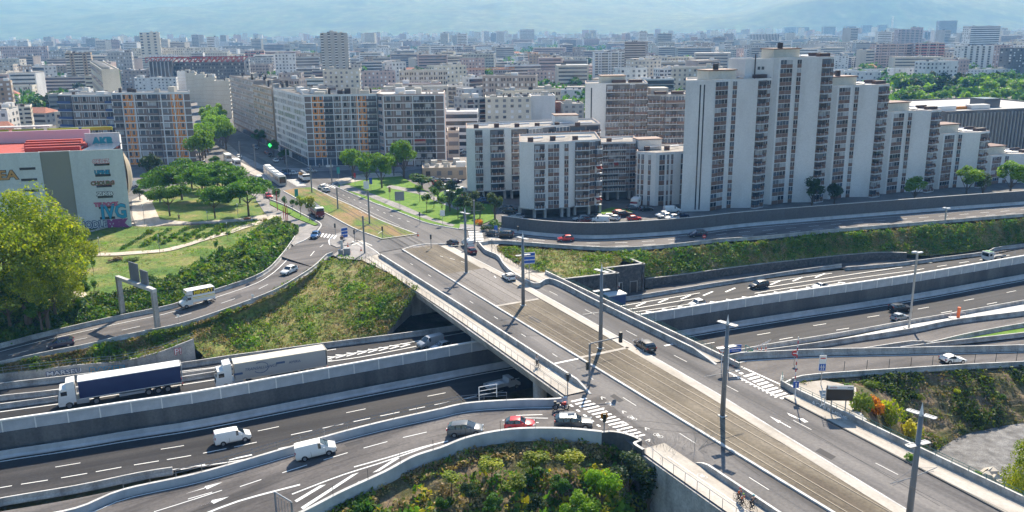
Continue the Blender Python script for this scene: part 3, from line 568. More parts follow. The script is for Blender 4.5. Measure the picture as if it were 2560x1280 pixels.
pkm = PL([(-140, 790, -1.6), (0, 778, -1.4), (150, 762, -1.0), (260, 740, -.8), (400, 705, -.5), (520, 672, -.3), (620, 630, -.2), (700, 590, -.1), (742, 572, -.05)], -.5, 60)
pkb = [p + Vector((0, 0, .02)) for p in resample(offs(rl_far, -.75), 60)]
ribbon('park', pkt, pkm, 'park_grass', 20, amp=.35, nscale=.12)
ribbon('park_bank', pkm, pkb, 'slope_grass', 8, amp=.25)
def pathpx(name, pts, w, m, dz, z=0., n=60):
 c = PL(pts, z, n); pts_ = [Vector((p.x, p.y, 0)) for p in c]; _bvh[0] = None; G(0, 1000)
 L_, R_ = offs(pts_, -w / 2), offs(pts_, w / 2)
 for q in L_ + R_: q.z = Gz(q.x, q.y) + dz
 ribbon(name, L_, R_, m, 2)
pathpx('park_path', [(160, 640), (218, 636), (300, 637), (350, 633), (405, 627), (480, 610), (560, 588), (640, 562), (690, 543)], 2.6, 'sand_path', .16, -.3)
pathpx('park_path', [(225, 577), (260, 570), (300, 562), (334, 558)], 1.6, 'sand_path', .12, 0)
pathpx('park_path', [(130, 790), (165, 770), (198, 745), (202, 738), (190, 730)], 2.0, 'sand_path', .14, -.9)
_bvh[0] = None
# ================================================================= painted markings, thin sheets a little above the road
MK = {}
def mk(mat_='paint_white'): return MK.setdefault(mat_, MB())
def mline(a, b, w, mat_='paint_white', dz=.025):
 a, b = Vector(a), Vector(b); d = (b - a); d.z = 0
 if d.length < .05: return
 d.normalize(); n_ = Vector((-d.y, d.x, 0)) * w / 2; z = Vector((0, 0, dz)); mk(mat_).add([a - n_ + z, b - n_ + z, b + n_ + z, a + n_ + z], [(0, 1, 2, 3)])
def gline(pts, w, dash=None, gap=None, mat_='paint_white', dz=.03, phase=0., smooth=True):
 """painted line along photo pixels laid on the road surface"""
 c = catmull([G(*p) for p in pts], 60) if smooth and len(pts) > 2 else [G(*p) for p in pts]
 wl(c, w, dash, gap, mat_, dz, phase)
def wl(c, w, dash=None, gap=None, mat_='paint_white', dz=.03, phase=0.):
 L = sum((c[i + 1] - c[i]).length for i in range(len(c) - 1)); d = resample(c, max(3, int(L / .5)))
 if dash is None:
  for a, b in zip(d[::4], d[4::4] + [d[-1]]): mline(a, b + (b - a) * .01, w, mat_, dz)
 else:
  s = phase
  while s + dash < L:
   i, j = int(s / L * (len(d) - 1)), int((s + dash) / L * (len(d) - 1)); mline(d[max(0, i)], d[j], w, mat_, dz); s += dash + gap
def gquad(pts, mat_='paint_white', dz=.03):
 v = [G(*p, dz) for p in pts]; n_ = len(v); ar = sum(v[i].x * v[(i + 1) % n_].y - v[(i + 1) % n_].x * v[i].y for i in range(n_))
 mk(mat_).add(v if ar > 0 else v[::-1], [tuple(range(n_))])
G(0, 1000)
nf_ = resample(N_far, 200); nn_ = resample(N_near, 200)
wl(offs(nf_, .55), .22)
mid_ = lambda t: [a.lerp(b, t) for a, b in zip(nf_, nn_)]
wl(offs(nf_, 4.9), .16, 3, 10, phase=2); wl(offs(nf_, 8.3), .18, 3, 1.33) if False else None
def off_dash(o, w, dash, gap, x0, x1, ph=0.):
 c = [p for p in offs(nf_, o) if x0 < proj(p)[0] < x1]; c and wl(c, w, dash, gap, phase=ph)
off_dash(8.4, .18, 3, 1.33, -200, 700, 1); off_dash(8.4, .18, 3, 1.33, 700, 1330, .5); off_dash(8.6, .18, 3, 10, 1600, 2800, 3)
off_dash(11.9, .35, 3, 3.5, -200, 980, 2)
wl([p for p in offs(nn_, -.45) if -200 < proj(p)[0] < 620 or proj(p)[0] > 1850][:0] or offs(nn_, -.4)[:60], .2); wl(offs(nn_, -.4)[110:], .22)
ff_ = resample([Vector((p.x, p.y, -6)) for p in W_top], 160)
wl(offs(ff_, -1.1), .2)
gline([(0, 1030), (153, 1009), (330, 981), (540, 949), (700, 922), (830, 900)], .25); gline([(0, 990), (153, 972), (451, 929), (541, 918), (700, 893), (840, 873)], .22)
gline([(806, 906), (900, 893), (1000, 874), (1060, 862)], .25); gline([(830, 893), (900, 880), (1000, 861), (1070, 848), (1170, 830)], .22)
gline([(1000, 841), (1090, 826), (1170, 814)], .22)
for i in range(8):          # chevrons in the gore
 x = 812 + i * 27; y = 899 - i * 4.6; mline(G(x, y - 7), G(x + 24, y - 6), .35); mline(G(x, y + 1), G(x + 24, y - 6), .35)
gline([(1545, 778), (1747, 745), (1900, 721), (2103, 690), (2254, 668), (2400, 645), (2560, 621)], .25); gline([(1540, 767), (1747, 733), (1900, 709), (2080, 683)], .22)
for i in range(9): x = 1590 + i * 56; y = 763 - i * 9.0; mline(G(x, y + 3), G(x + 24, y - 7), .42)
c1 = [(1560, 784), (1747, 757), (1900, 731), (2100, 701), (2300, 674)]; gline(c1, .22); gline([(x, y + 7) for x, y in c1[:4]], .22)
for i in range(14): x = 1575 + i * 40; y = 785 - i * 6.1; mline(G(x, y), G(x + 18, y + 2), .6)
gline([(2290, 675), (2560, 632)], .2, 3, 4)
def ramp_lines(A_, B_, offsets, da=None):
 a_, b_ = resample(A_, 160), resample(B_, 160)
 for t, w_, dash, gap, mt in offsets: wl([p.lerp(q, t) + Vector((0, 0, .02)) for p, q in zip(a_, b_)], w_, dash, gap, mt)
ramp_lines(rl_far, rl_near, [(.2, .2, None, None, 'paint_white'), (.56, .15, 3, 6, 'paint_white'), (.96, .18, None, None, 'paint_white')])
ramp_lines(rr_far, rr_near, [(.06, .18, None, None, 'paint_white'), (.35, .15, 3, 3.5, 'paint_white'), (.65, .15, 3, 3.5, 'paint_white'), (.94, .18, None, None, 'paint_white')])
ramp_lines(tf, tn, [(.08, .2, None, None, 'paint_white'), (.93, .2, None, None, 'paint_white')])
wl([p + Vector((0, 0, .02)) for p in offs(g_far, .35)], .22); wl([p + Vector((0, 0, .02)) for p in offs(g_near, -.45)][14:], .2)
gline([(600, 1217), (682, 1190), (800, 1153), (940, 1112), (1090, 1076), (1290, 1047), (1380, 1046)], .16, 3, 2.2)
gline([(470, 1248), (590, 1214), (682, 1188)][:2], .16, 3, 2.2); gline([(1270, 1058), (1380, 1056)], .16, 4, 1.5); gline([(1290, 1039), (1378, 1036)], .16, 4, 1.5)
gline([(500, 1290), (600, 1252), (750, 1212)], .35); gline([(730, 1236), (850, 1190), (960, 1155), (1080, 1113), (1115, 1104)], .25); gline([(885, 1168), (960, 1147), (1060, 1117), (1120, 1103)], .25)
for q in ([(736, 1252), (742, 1256), (815, 1212), (800, 1214)], [(752, 1269), (758, 1274), (897, 1182), (880, 1187)], [(850, 1234), (862, 1232), (1000, 1145), (985, 1148)]): gquad(q)
for q in ([(463, 1235), (510, 1222), (513, 1216), (556, 1206), (517, 1224), (514, 1219)], [(480, 1272), (527, 1257), (530, 1251), (573, 1242), (534, 1260), (530, 1256)]): gquad(q)
gline([(385, 1280), (440, 1263), (530, 1234)], .16); gline([(485, 1249), (555, 1226)], .16)
for v, u0, u1, dash, gap, ph in ((-7.2, -40, 36, 1.5, 8.5, 3), (-7.0, 40, 110, 3, 9, 2), (8.6, -8, 36, 3, 9.5, 3), (7.8, 44, 110, 3, 9.7, 1)):
 wl([UV(u0, v, 0), UV((u0 + u1) / 2, v, 0), UV(u1, v - (0 if v < 0 or u0 < 40 else 1.6), 0)], .14, dash, gap, 'paint_worn', .03, ph)
mline(UV(26.6, -9.6), UV(26.6, -4.8), .45); mline(UV(-19.5, 6.7), UV(-19.5, 11.3), .35); mline(UV(28.5, 9.8), UV(28.5, 11.4), .45)
gline([(1140, 571), (1190, 579)], .15)
for i in range(15):
 x = 1426 + i * 10.4; y = 1003 + i * 6.5; gquad([(x, y), (x + 38, y - 8.5), (x + 42.5, y - 5.5), (x + 4.5, y + 3)])
for i in range(5): x = 1425 + i * 17; y = 1012 + i * 12.5; mline(G(x, y), G(x + 7, y + 5), .35)
def chevron(x, y, s=1, fl=1):
 mline(G(x, y), G(x + 14 * s, y + 5 * s * fl), .16, 'paint_worn'); mline(G(x, y), G(x + 3 * s, y + 9 * s * fl), .16, 'paint_worn')
def bikesym(x, y, s=1.):
 for cx, cy in ((0, 0), (11 * s, 5 * s)):
  c = G(x + cx, y + cy);
  for k in range(8): a0, a1 = k * math.pi / 4, (k + 1) * math.pi / 4; mline(c + Vector((math.cos(a0), math.sin(a0), 0)) * .33, c + Vector((math.cos(a1), math.sin(a1), 0)) * .33, .09, 'paint_worn')
 mline(G(x, y), G(x + 11 * s, y + 5 * s), .13); mline(G(x + 4 * s, y - 3 * s), G(x + 11 * s, y + 5 * s), .13)
for x, y in ((1503, 992), (1556, 1027), (1613, 1069)): chevron(x, y, .8)
for x, y in ((1510, 1019), (1565, 1056), (1625, 1098)): chevron(x, y, -.8, -1)
for x, y in ((1520, 1008), (1575, 1043), (1640, 1087), (1366, 922), (1400, 930), (1750, 1188), (1812, 1207)): bikesym(x, y)
for x, y in ((1385, 930), (1775, 1180)): mline(G(x, y), G(x + 14, y + 11), .14)
wl([UV(u, -11.9, .17) for u in (-40, 0, 36)], .1, None, None, 'paint_worn', .02); wl([UV(u, -12.1, .15) for u in (58, 80, 110)], .1, None, None, 'paint_white', .02)
for i in range(11):
 x = 1834 + i * 11.4; y = 926 + i * 6.9; gquad([(x, y), (x + 26, y - 7), (x + 33, y - 3.4), (x + 7, y + 3.6)])
gline([(1822, 931), (1942, 992)], .3, smooth=False); gline([(1853, 917), (1950, 961)], .3, smooth=False)
for i in range(11): x = 1832 + i * 10.3; y = 940 + i * 5.3; gquad([(x, y), (x + 7, y - 2), (x + 10, y), (x + 3, y + 2)])
gquad([(1967, 1032), (1990, 1042), (1992, 1047), (1975, 1040)]); gquad([(1924, 1041), (1948, 1052), (1952, 1053), (1946, 1058), (1943, 1055)]); gquad([(1990, 1044), (2012, 1050), (2022, 1056), (2008, 1053)]); mline(G(1950, 1055), G(1977, 1070), .16)
mline(G(2003, 1047), G(2015, 1056), .5)
gline([(848, 505), (905, 532), (960, 558)], .12, 3, 5, 'paint_worn'); gline([(845, 482), (900, 506), (980, 540), (1040, 560)], .14, 1.5, 3); gline([(870, 480), (960, 515), (1030, 545)], .14, 3, 5, 'paint_worn')
gline([(1100, 640), (1140, 650), (1180, 662)], .14, 1.5, 2); gquad([(1124, 625), (1135, 626), (1143, 632), (1139, 633)]); gline([(1165, 640), (1205, 660), (1245, 700)], .16, 1.5, 3)
for i in range(5): gquad([(812 + i * 8, 597 - i * .2), (816 + i * 8, 597), (808 + i * 8, 589), (804 + i * 8, 589)] if False else [(800 + i * 8, 592 + i * 1.2), (804 + i * 8, 593 + i * 1.2), (811 + i * 8, 584 + i * 1.2), (807 + i * 8, 583 + i * 1.2)])
for i in range(7): gquad([(1170 + i * .8, 578 + i * 4), (1205 + i * .8, 579 + i * 4), (1206 + i * .8, 581 + i * 4), (1171 + i * .8, 580 + i * 4)])
for i in range(6): gquad([(812 + i * 6, 458 + i * 1.8), (815 + i * 6, 459 + i * 1.8), (806 + i * 6, 462 + i * 1.8), (803 + i * 6, 461 + i * 1.8)])
for i in range(7): gquad([(716 + i * 4, 450 + i * 2.4), (740 + i * 4, 448 + i * 2.4), (742 + i * 4, 449.2 + i * 2.4), (718 + i * 4, 451.2 + i * 2.4)])
gline([(780, 470), (800, 478), (860, 500), (1000, 565)], .12, None, None, 'paint_worn'); gline([(800, 618), (808, 612)], .16); gline([(776, 640), (786, 628)], .16); gline([(828, 592), (822, 603), (826, 613)], .3)
gline([(858, 618), (905, 606), (930, 614)], .25); gline([(880, 603), (905, 616)], .2); gline([(868, 613), (902, 610)], .2)
gline([(945, 584), (955, 578)], .15)
mat('tar', (.025, .024, .025), .8); mat('asphalt_patch', (.06, .056, .056), .9)
for q in ([(450, 1290), (600, 1240), (735, 1190), (900, 1140), (1090, 1090), (1200, 1072)], [(640, 1262), (760, 1220), (900, 1168)], [(300, 1255), (450, 1222), (600, 1190), (700, 1160)], [(1420, 1010), (1480, 1075), (1560, 1065), (1650, 1075), (1760, 1085)], [(1500, 1060), (1600, 1052), (1720, 1066)], [(1300, 838), (1390, 838), (1450, 832)], [(1640, 1000), (1760, 1090), (1900, 1190)], [(1180, 740), (1290, 800), (1400, 870)], [(1850, 985), (2000, 1065), (2200, 1180), (2350, 1265)], [(700, 1000), (900, 965), (1100, 925)], [(1700, 880), (1950, 840), (2300, 785)]): gline(q, .07, None, None, 'tar', .012)
for q in ([(1330, 790), (1356, 803), (1346, 808), (1320, 795)], [(1535, 985), (1560, 1001), (1548, 1006), (1524, 990)], [(860, 1110), (905, 1098), (910, 1106), (866, 1118)], [(2050, 1120), (2090, 1142), (2078, 1150), (2038, 1128)], [(1080, 720), (1110, 735), (1100, 740), (1070, 725)], [(575, 745), (600, 735), (606, 742), (582, 752)]): gquad(q, 'asphalt_patch', .01)
for k, v_ in MK.items(): o = ob(v_, 'road_markings', k); tag(o, kind='structure')
# ================================================================= BUILDINGS
rnd = random.Random(7)
def wpos(px, py, D):
 d = ray(px, py); t = D / d.y; return Vector((d.x * t, D, H + d.z * t))
def line_hit(px, A, ang, py=250):
 """point of the vertical plane through A with heading ang that is seen in photo column px"""
 d = ray(px, py); c, s = math.cos(ang), math.sin(ang)
 det = d.x * s - d.y * c
 t = (A.x * s - A.y * c) / det
 return Vector((d.x * t, d.y * t, H + d.z * t))
mat('glass_dark', (.028, .036, .05), .15, 0, .8); mat('glass_blue', (.07, .1, .14), .12, 0, .9); mat('glass_blind', (.42, .43, .45), .5); mat('glass_grey', (.16, .17, .19), .3)
mat('frame_white', (.76, .76, .76), .5); mat('brown_panel', (.2, .12, .09), .7); mat('dark_brown', (.075, .045, .04), .7)
mat('red_brown_edge', (.12, .05, .04), .7); mat('orange_panel', (.66, .23, .02), .7); mat('mauve_panel', (.22, .17, .15), .8); mat('blind_blue', (.05, .09, .22), .7)
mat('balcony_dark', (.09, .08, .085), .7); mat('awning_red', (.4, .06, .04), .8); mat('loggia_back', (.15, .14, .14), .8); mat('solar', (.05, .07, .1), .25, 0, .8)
mat('duct', (.62, .63, .65), .4, .3); mat('chimney_dark', (.07, .055, .05), .8); mat('roof_red', (.42, .07, .05), .8); mat('roof_green', (.35, .4, .03), .8)
nmat('wall_white', [(.62, .61, .6), (.71, .7, .69), (.76, .75, .74)], .15, .8, .05, (1, 1, .3), fine=(2, .05))
nmat('wall_grey', [(.38, .37, .35), (.46, .45, .43)], .15, .8, .05, (1, 1, .3), fine=(2, .06))
nmat('wall_beige', [(.5, .46, .4), (.6, .55, .48)], .15, .8, .05, (1, 1, .3), fine=(2, .06))
nmat('wall_cream', [(.58, .54, .45), (.68, .63, .54)], .15, .8, .05, (1, 1, .3), fine=(2, .06))
nmat('wall_mauve', [(.34, .29, .27), (.44, .38, .35)], .15, .8, .05, (1, 1, .3), fine=(2, .06))
nmat('wall_pink', [(.48, .36, .33), (.56, .43, .39)], .15, .8, .05, (1, 1, .3), fine=(2, .06))
nmat('wall_tan', [(.38, .29, .21), (.46, .37, .28)], .15, .8, .05, (1, 1, .3), fine=(2, .06))
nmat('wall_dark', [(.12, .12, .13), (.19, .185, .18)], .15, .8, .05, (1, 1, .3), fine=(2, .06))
nmat('roof_grey', [(.2, .185, .17), (.3, .28, .26), (.36, .34, .32)], .2, .9, .1, fine=(1.5, .2))
nmat('roof_light', [(.4, .39, .38), (.55, .54, .52)], .2, .9, .1, fine=(1.5, .15))
nmat('roof_dark', [(.09, .085, .08), (.16, .15, .14)], .2, .9, .1, fine=(1.5, .2))
nmat('roof_tile', [(.3, .12, .075), (.4, .18, .12), (.26, .11, .08)], .6, .9, .3, fine=(3, .2))
GL = ['glass_dark', 'glass_blue', 'glass_blind', 'glass_grey']
CELLS = {}
def cell(kind, w, h, var, c1='brown_panel', c2='frame_white'):
 """one facade bay: x 0..w along the wall, -y outwards, z 0..h -> (part name, MB, mats)"""
 k = (kind, round(w, 1), round(h, 2), var, c1, c2)
 if k in CELLS: return CELLS[k]
 mb = MB(); g = GL[var]
 def bx(x0, x1, y0, y1, z0, z1, mi): mb.box(((x0 + x1) / 2, -(y0 + y1) / 2, (z0 + z1) / 2), (x1 - x0, y1 - y0, z1 - z0), 0, mi)
 name = 'window'; mats = [g, c2, c1]
 if kind == 's':          # window over a coloured spandrel, white band between floors
  bx(.06, w - .06, 0, .04, h * .45, h * .93, 0); bx(.06, w - .06, 0, .06, .0, h * .43, 2); bx(0, w, 0, .09, h * .94, h, 1)
  bx(w / 2 - .03, w / 2 + .03, .04, .08, h * .45, h * .93, 1)
 elif kind == 'w':        # window with surround and sill
  a = w * .22; bx(a, w - a, 0, .05, h * .3, h * .8, 0); bx(a - .07, a, 0, .08, h * .28, h * .82, 1); bx(w - a, w - a + .07, 0, .08, h * .28, h * .82, 1)
  bx(a, w - a, 0, .08, h * .8, h * .83, 1); bx(a - .1, w - a + .1, 0, .16, h * .26, h * .3, 1); bx(w / 2 - .03, w / 2 + .03, .05, .08, h * .3, h * .8, 1)
 elif kind == 'v':        # tall narrow shuttered windows
  for a, b in ((.12, .42), (.58, .88)):
   bx(w * a, w * b, 0, .06, h * .18, h * .82, 0); bx(w * (a - .06), w * a, 0, .08, h * .18, h * .82, 1); bx(w * b, w * (b + .06), 0, .08, h * .18, h * .82, 1)
 elif kind == 'p':        # plain coloured panel with a thin white joint
  name = 'panel'; bx(.08, w - .08, 0, .05, .1, h - .1, 2)
 elif kind == 'q':        # panel with window
  name = 'window'; bx(.08, w - .08, 0, .04, .1, h - .1, 2); bx(w * .3, w * .7, .04, .1, h * .3, h * .85, 0); bx(w * .26, w * .3, .04, .12, h * .28, h * .87, 1); bx(w * .7, w * .74, .04, .12, h * .28, h * .87, 1)
 elif kind == 'b':        # projecting balcony: slab, panelled parapet, posts, window behind
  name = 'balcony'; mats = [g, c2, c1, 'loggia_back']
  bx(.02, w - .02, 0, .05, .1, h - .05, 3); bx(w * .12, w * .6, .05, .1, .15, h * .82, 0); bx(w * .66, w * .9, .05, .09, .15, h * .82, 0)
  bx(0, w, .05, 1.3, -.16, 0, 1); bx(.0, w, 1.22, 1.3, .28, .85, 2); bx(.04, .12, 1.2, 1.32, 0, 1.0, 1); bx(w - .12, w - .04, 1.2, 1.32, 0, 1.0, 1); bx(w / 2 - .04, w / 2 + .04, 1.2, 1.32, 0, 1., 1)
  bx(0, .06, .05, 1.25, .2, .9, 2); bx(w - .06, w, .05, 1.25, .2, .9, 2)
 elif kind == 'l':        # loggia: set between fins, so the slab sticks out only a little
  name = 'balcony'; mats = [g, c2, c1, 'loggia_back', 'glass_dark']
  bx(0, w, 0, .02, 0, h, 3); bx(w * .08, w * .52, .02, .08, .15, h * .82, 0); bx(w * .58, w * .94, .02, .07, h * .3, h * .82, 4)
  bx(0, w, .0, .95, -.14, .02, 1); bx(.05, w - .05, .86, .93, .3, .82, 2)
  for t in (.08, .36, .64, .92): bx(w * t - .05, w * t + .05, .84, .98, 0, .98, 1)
 elif kind == 'g':        # glazed-in loggia
  name = 'balcony'; mats = ['glass_blue', c2, c1]
  bx(0, w, 0, .9, 0, .85, 2); bx(0, w, 0, .85, .85, h - .1, 0); bx(0, w, 0, .97, -.14, .0, 1); bx(0, w, .8, .92, h - .12, h, 1)
  for t in (.0, .25, .5, .75, 1): bx(max(0, w * t - .04), min(w, w * t + .04), .84, .93, .85, h - .1, 1)
 elif kind == 'a':        # balcony with a let-down awning
  name = 'balcony'; mats = [g, c2, c1, 'awning_red']
  bx(0, w, 0, .95, -.14, .02, 1); bx(.05, w - .05, .86, .93, .3, .82, 2)
  mb.add([(.1, 0, h - .15), (w - .1, 0, h - .15), (w - .1, -1.2, h - .9), (.1, -1.2, h - .9)], [(0, 1, 2, 3)], 3)
 elif kind == 't':        # thin french balcony, light panel and rail
  name = 'balcony'; mats = [g, c2, c1, 'balcony_dark']
  bx(.05, w - .05, 0, .05, 0, h, 3); bx(w * .15, w * .85, .05, .09, .1, h * .85, 0); bx(0, w, .05, .9, -.1, .02, 1); bx(0, w, .84, .9, .1, .95, 2); bx(w * .5 - .04, w * .5 + .04, .09, .13, .1, h * .85, 1)
 elif kind == 'h':        # horizontal strip window
  bx(0, w, 0, .05, h * .35, h * .85, 0); bx(w - .05, w, 0, .1, h * .35, h * .85, 1)
 elif kind == 'f':        # shop front or ground floor opening
  name = 'shop_front'; bx(.15, w - .15, 0, .06, .2, h * .85, 0); bx(.0, w, 0, .12, h * .88, h, 2)
 elif kind == 'm':        # white band only
  name = 'band'; bx(0, w, 0, .1, h - .25, h, 1)
 CELLS[k] = (name, mb, mats, None); return CELLS[k]
class Bld:
 def __init__(s, name, at, label, cat='building', group=None):
  s.root = empty(name, (at[0], at[1], 0), 0, label, cat, group); s.at = Vector((at[0], at[1], 0)); s.count = {}; s.over = {}
 def put(s, key, a, ang, z):
  name, mb, mats, me = CELLS[key]; n = s.count.get(name, 0)
  if n < 296:
   if me is None: me = mb.mesh(name, mats); CELLS[key] = (name, mb, mats, me)
   link(name, me, s.root, Vector((a.x, a.y, z)) - s.at, ang); s.count[name] = n + 1
  else:
   o, idx = s.over.setdefault(name, (MB(), [])); mi = []
   for m_ in mats:
    if m_ not in idx: idx.append(m_)
    mi.append(idx.index(m_))
   c, sn = math.cos(ang), math.sin(ang)
   o.add([(a.x - s.at.x + v[0] * c - v[1] * sn, a.y - s.at.y + v[0] * sn + v[1] * c, z + v[2]) for v in mb.v], mb.f, [mi[k] for k in mb.m])
 def facade(s, a, b, pat, nf, fh, z0=0., c1='brown_panel', c2='frame_white', skip=0, seed=0, var=None):
  """pat: list of (kind, width, colour) bays, stretched to the wall's length; '-' is plain wall"""
  a = Vector((a[0], a[1])); b = Vector((b[0], b[1])); L = (b - a).length; ang = math.atan2((b - a).y, (b - a).x); r = random.Random(seed + len(pat))
  tot = sum(p[1] for p in pat); k = L / tot; x = 0; d = (b - a) / L
  for p in pat:
   w = p[1] * k
   if p[0] != '-':
    for f in range(skip, nf):
     kd = p[0]
     if kd == 'l': kd = r.choice('llllllg') if len(p) < 4 else 'l'
     if kd == 'l' and r.random() < .02: kd = 'a'
     v = (r.choice((0, 0, 1, 1, 2, 3)) if var is None else r.choice(var))
     cell(kd, w, fh, v, p[2] if len(p) > 2 and p[2] else c1, c2)
     s.put((kd, round(w, 1), round(fh, 2), v, p[2] if len(p) > 2 and p[2] else c1, c2), a + d * x, ang, z0 + f * fh)
   x += w
 def walls(s, poly, h, m='wall_white', roof='roof_grey', z0=0., par=.5, name='wall', cap=None):
  """walls with a parapet and a sunken roof; poly counter-clockwise"""
  P2 = [Vector((p[0], p[1])) - s.at.xy for p in poly]; n = len(P2); c = sum(P2, Vector((0, 0))) / n
  if sum(P2[i].x * P2[(i + 1) % n].y - P2[(i + 1) % n].x * P2[i].y for i in range(n)) < 0: P2 = P2[::-1]
  inn = []
  for i in range(n):
   p, q, r_ = P2[i - 1], P2[i], P2[(i + 1) % n]; d1 = (q - p).normalized(); d2 = (r_ - q).normalized()
   bis = Vector((-d1.y - d2.y, d1.x + d2.x)); bl = bis.length
   inn.append(q + bis / max(.3, bl) * .3 * (2 / max(.9, bl)) if bl > .05 else q)
  vs = [(p.x, p.y, z0) for p in P2] + [(p.x, p.y, h + par) for p in P2] + [(p.x, p.y, h + par) for p in inn] + [(p.x, p.y, h) for p in inn]
  fs = []; mi = []
  for i in range(n):
   j = (i + 1) % n; fs += [(i, j, n + j, n + i), (n + i, n + j, 2 * n + j, 2 * n + i), (2 * n + i, 2 * n + j, 3 * n + j, 3 * n + i)]; mi += [0, 1, 0]
  mb = MB(); mb.add(vs, fs, mi); ob(mb, name, [m, cap or m], s.root)
  from mathutils.geometry import tessellate_polygon
  tr = tessellate_polygon([[Vector((p.x, p.y, 0)) for p in inn]]); mb = MB(); vv = [(p.x, p.y, h) for p in inn]
  ff = [t if (inn[t[1]] - inn[t[0]]).cross(inn[t[2]] - inn[t[0]]) > 0 else t[::-1] for t in tr]; mb.add(vv, ff); ob(mb, 'roof', roof, s.root)
 def box(s, name, c, d, ang, m, z):
  mb = MB(); mb.box((0, 0, d[2] / 2), d); return ob(mb, name, m, s.root, loc=Vector((c[0], c[1], z)) - s.at, rz=ang)
 def done(s):
  for name, (o, idx) in s.over.items(): q = ob(o, name, idx, s.root); q['kind'] = 'stuff'
def quadplan(A, ang, w, d):
 """front edge A -> B, then back; returns counter-clockwise plan"""
 u = Vector((math.cos(ang), math.sin(ang))); v = Vector((-u.y, u.x)); A = Vector((A[0], A[1]))
 return [A, A + u * w, A + u * w + v * d, A + v * d]
def roofstuff(b, pl, h, n, seed, dark=True, tall=1.6):
 """chimneys, lift houses and vents on a flat roof"""
 r = random.Random(seed); o = pl[0]; u = pl[1] - pl[0]; v = pl[3] - pl[0]; ang = math.atan2(u.y, u.x)
 for i in range(n):
  p = o + u * r.uniform(.08, .92) + v * r.uniform(.15, .85); k = r.random()
  if k < .5: b.box('chimney', p, (r.uniform(.5, 2.2), .6, tall * r.uniform(.6, 1)), ang, 'chimney_dark' if dark and r.random() < .7 else 'wall_beige', h)
  elif k < .75: b.box('roof_box', p, (r.uniform(2, 4), r.uniform(2, 3), r.uniform(1.2, 2.4)), ang, r.choice(['wall_grey', 'wall_white', 'wall_beige']), h)
  else: b.box('vent', p, (.6, .6, .7), ang, 'duct', h)
TA = Vector((46.5, 226.0)); TD = R(20); tu = Vector((math.cos(TD), math.sin(TD))); tv = Vector((-tu.y, tu.x))
tow = [(0, 34.4, 15, 'first white tower of the stepped row, two dark slots down its blank left wall'),
    (1, 39.6, 17, 'tallest white tower of the stepped row, with a smaller lift block on its left shoulder'),
    (2, 31.6, 14, 'third white tower of the stepped row, two floors below its tall neighbour'),
    (3, 23.6, 10, 'fourth white tower of the stepped row, mid height behind the noise wall'),
    (4, 16.3, 7, 'fifth white tower of the stepped row, low, in front of the dark striped hall'),
    (5, 8.6, 4, 'lowest white block at the right end of the stepped row, trees before it')]
for k, h, nf, lab in tow:
 o = TA + tu * (20.2 * k); loc = lambda x, y: o + tu * x + tv * y
 pts = [loc(0, 0.), loc(7.2, -1.8), loc(13.4, 0.9), loc(14.0, -.9), loc(14.9, -1.2), loc(19.0, -2.6), loc(19.0, .2), loc(24.6, .2)] if False else None
 p = [loc(-.2, 1.8) if k == 0 else loc(5.6, 2.6), loc(7.2, 0) if k == 0 else loc(7.4, .7), loc(13.2, 1.5), loc(15.4, .9), loc(20.2, -.9), loc(25.3, .5), loc(26.3, 2.4), loc(26.3, 15), loc(0, 15)]
 p[-1] = p[0] + p[0].normalized() * 13.5
 b = Bld('apartment_tower', p[0], lab, 'tower block'); fh = h / nf
 b.walls(p, h, 'wall_white', 'roof_light', cap='red_brown_edge')
 b.facade(p[1], p[2], [('-', .5), ('s', 1.9, None), ('s', 1.9, None), ('-', .7)], nf, fh, seed=k); b.facade(p[2], p[3], [('-', .5), ('s', 1, None), ('-', .3)], nf, fh, seed=k + 9)
 b.facade(p[4], p[5], [('b', 3.4, 'brown_panel'), ('s', 1.5, None)], nf, fh, seed=k + 5)
 for t in (.52, .66) if k == 0 else ():
  q = p[0].lerp(p[1], t); b.box('wall_slot', q, (.35, .12, h - 1.2), math.atan2((p[1] - p[0]).y, (p[1] - p[0]).x), 'glass_dark', .5)
 c = loc(12, 6.5); b.box('lift_house', c, (8.5, 5.5, 2.6), TD, 'wall_cream', h); b.box('lift_house_roof', c, (9.1, 6.1, .25), TD, 'red_brown_edge', h + 2.6)
 b.box('chimney', loc(11, 5.5), (1.2, .8, 1.5 if k != 3 else 2.6), TD, 'chimney_dark' if k < 3 else 'wall_cream', h + (2.85 if k < 3 else 0))
 b.box('roof_screen', loc(22.5, 1.8), (3.6, 1.6, .9), TD, 'dark_brown', h + .5); b.box('roof_screen', loc(23, 6), (4, .3, .9), TD, 'dark_brown', h + .5)
 for (x1, y1, x2, y2) in ((17, 5, 23, 8), (18, 9, 18.5, 3), (15, 11, 22, 11.5)):
  a_, c_ = loc(x1, y1), loc(x2, y2); mb = MB(); mb.cyl((a_.x - b.at.x, a_.y - b.at.y, h + .6), (c_.x - b.at.x, c_.y - b.at.y, h + .6), .28, 8); ob(mb, 'duct', 'duct', b.root)
 if k == 1:
  q = [loc(-.9, 4), loc(6.4, 1.6), loc(6.4, 12), loc(-.9, 12)]; b.walls(q, h - .3, 'wall_white', 'roof_light', z0=30, name='side_block', cap='red_brown_edge')
  for zz in (h - 2.6, h - 7):
   for t in (.48, .62): w_ = q[0].lerp(q[1], t); b.box('small_window', w_, (.7, .12, .8), math.atan2((q[1] - q[0]).y, (q[1] - q[0]).x), 'glass_dark', zz)
  mb = MB(); w_ = q[0].lerp(q[1], .35); mb.tube([(w_.x - b.at.x - .2, w_.y - b.at.y - .5, 30), (w_.x - b.at.x - .2, w_.y - b.at.y - .5, h + 1.5)], .18, 6); ob(mb, 'flue', 'chimney_dark', b.root)
 b.done()
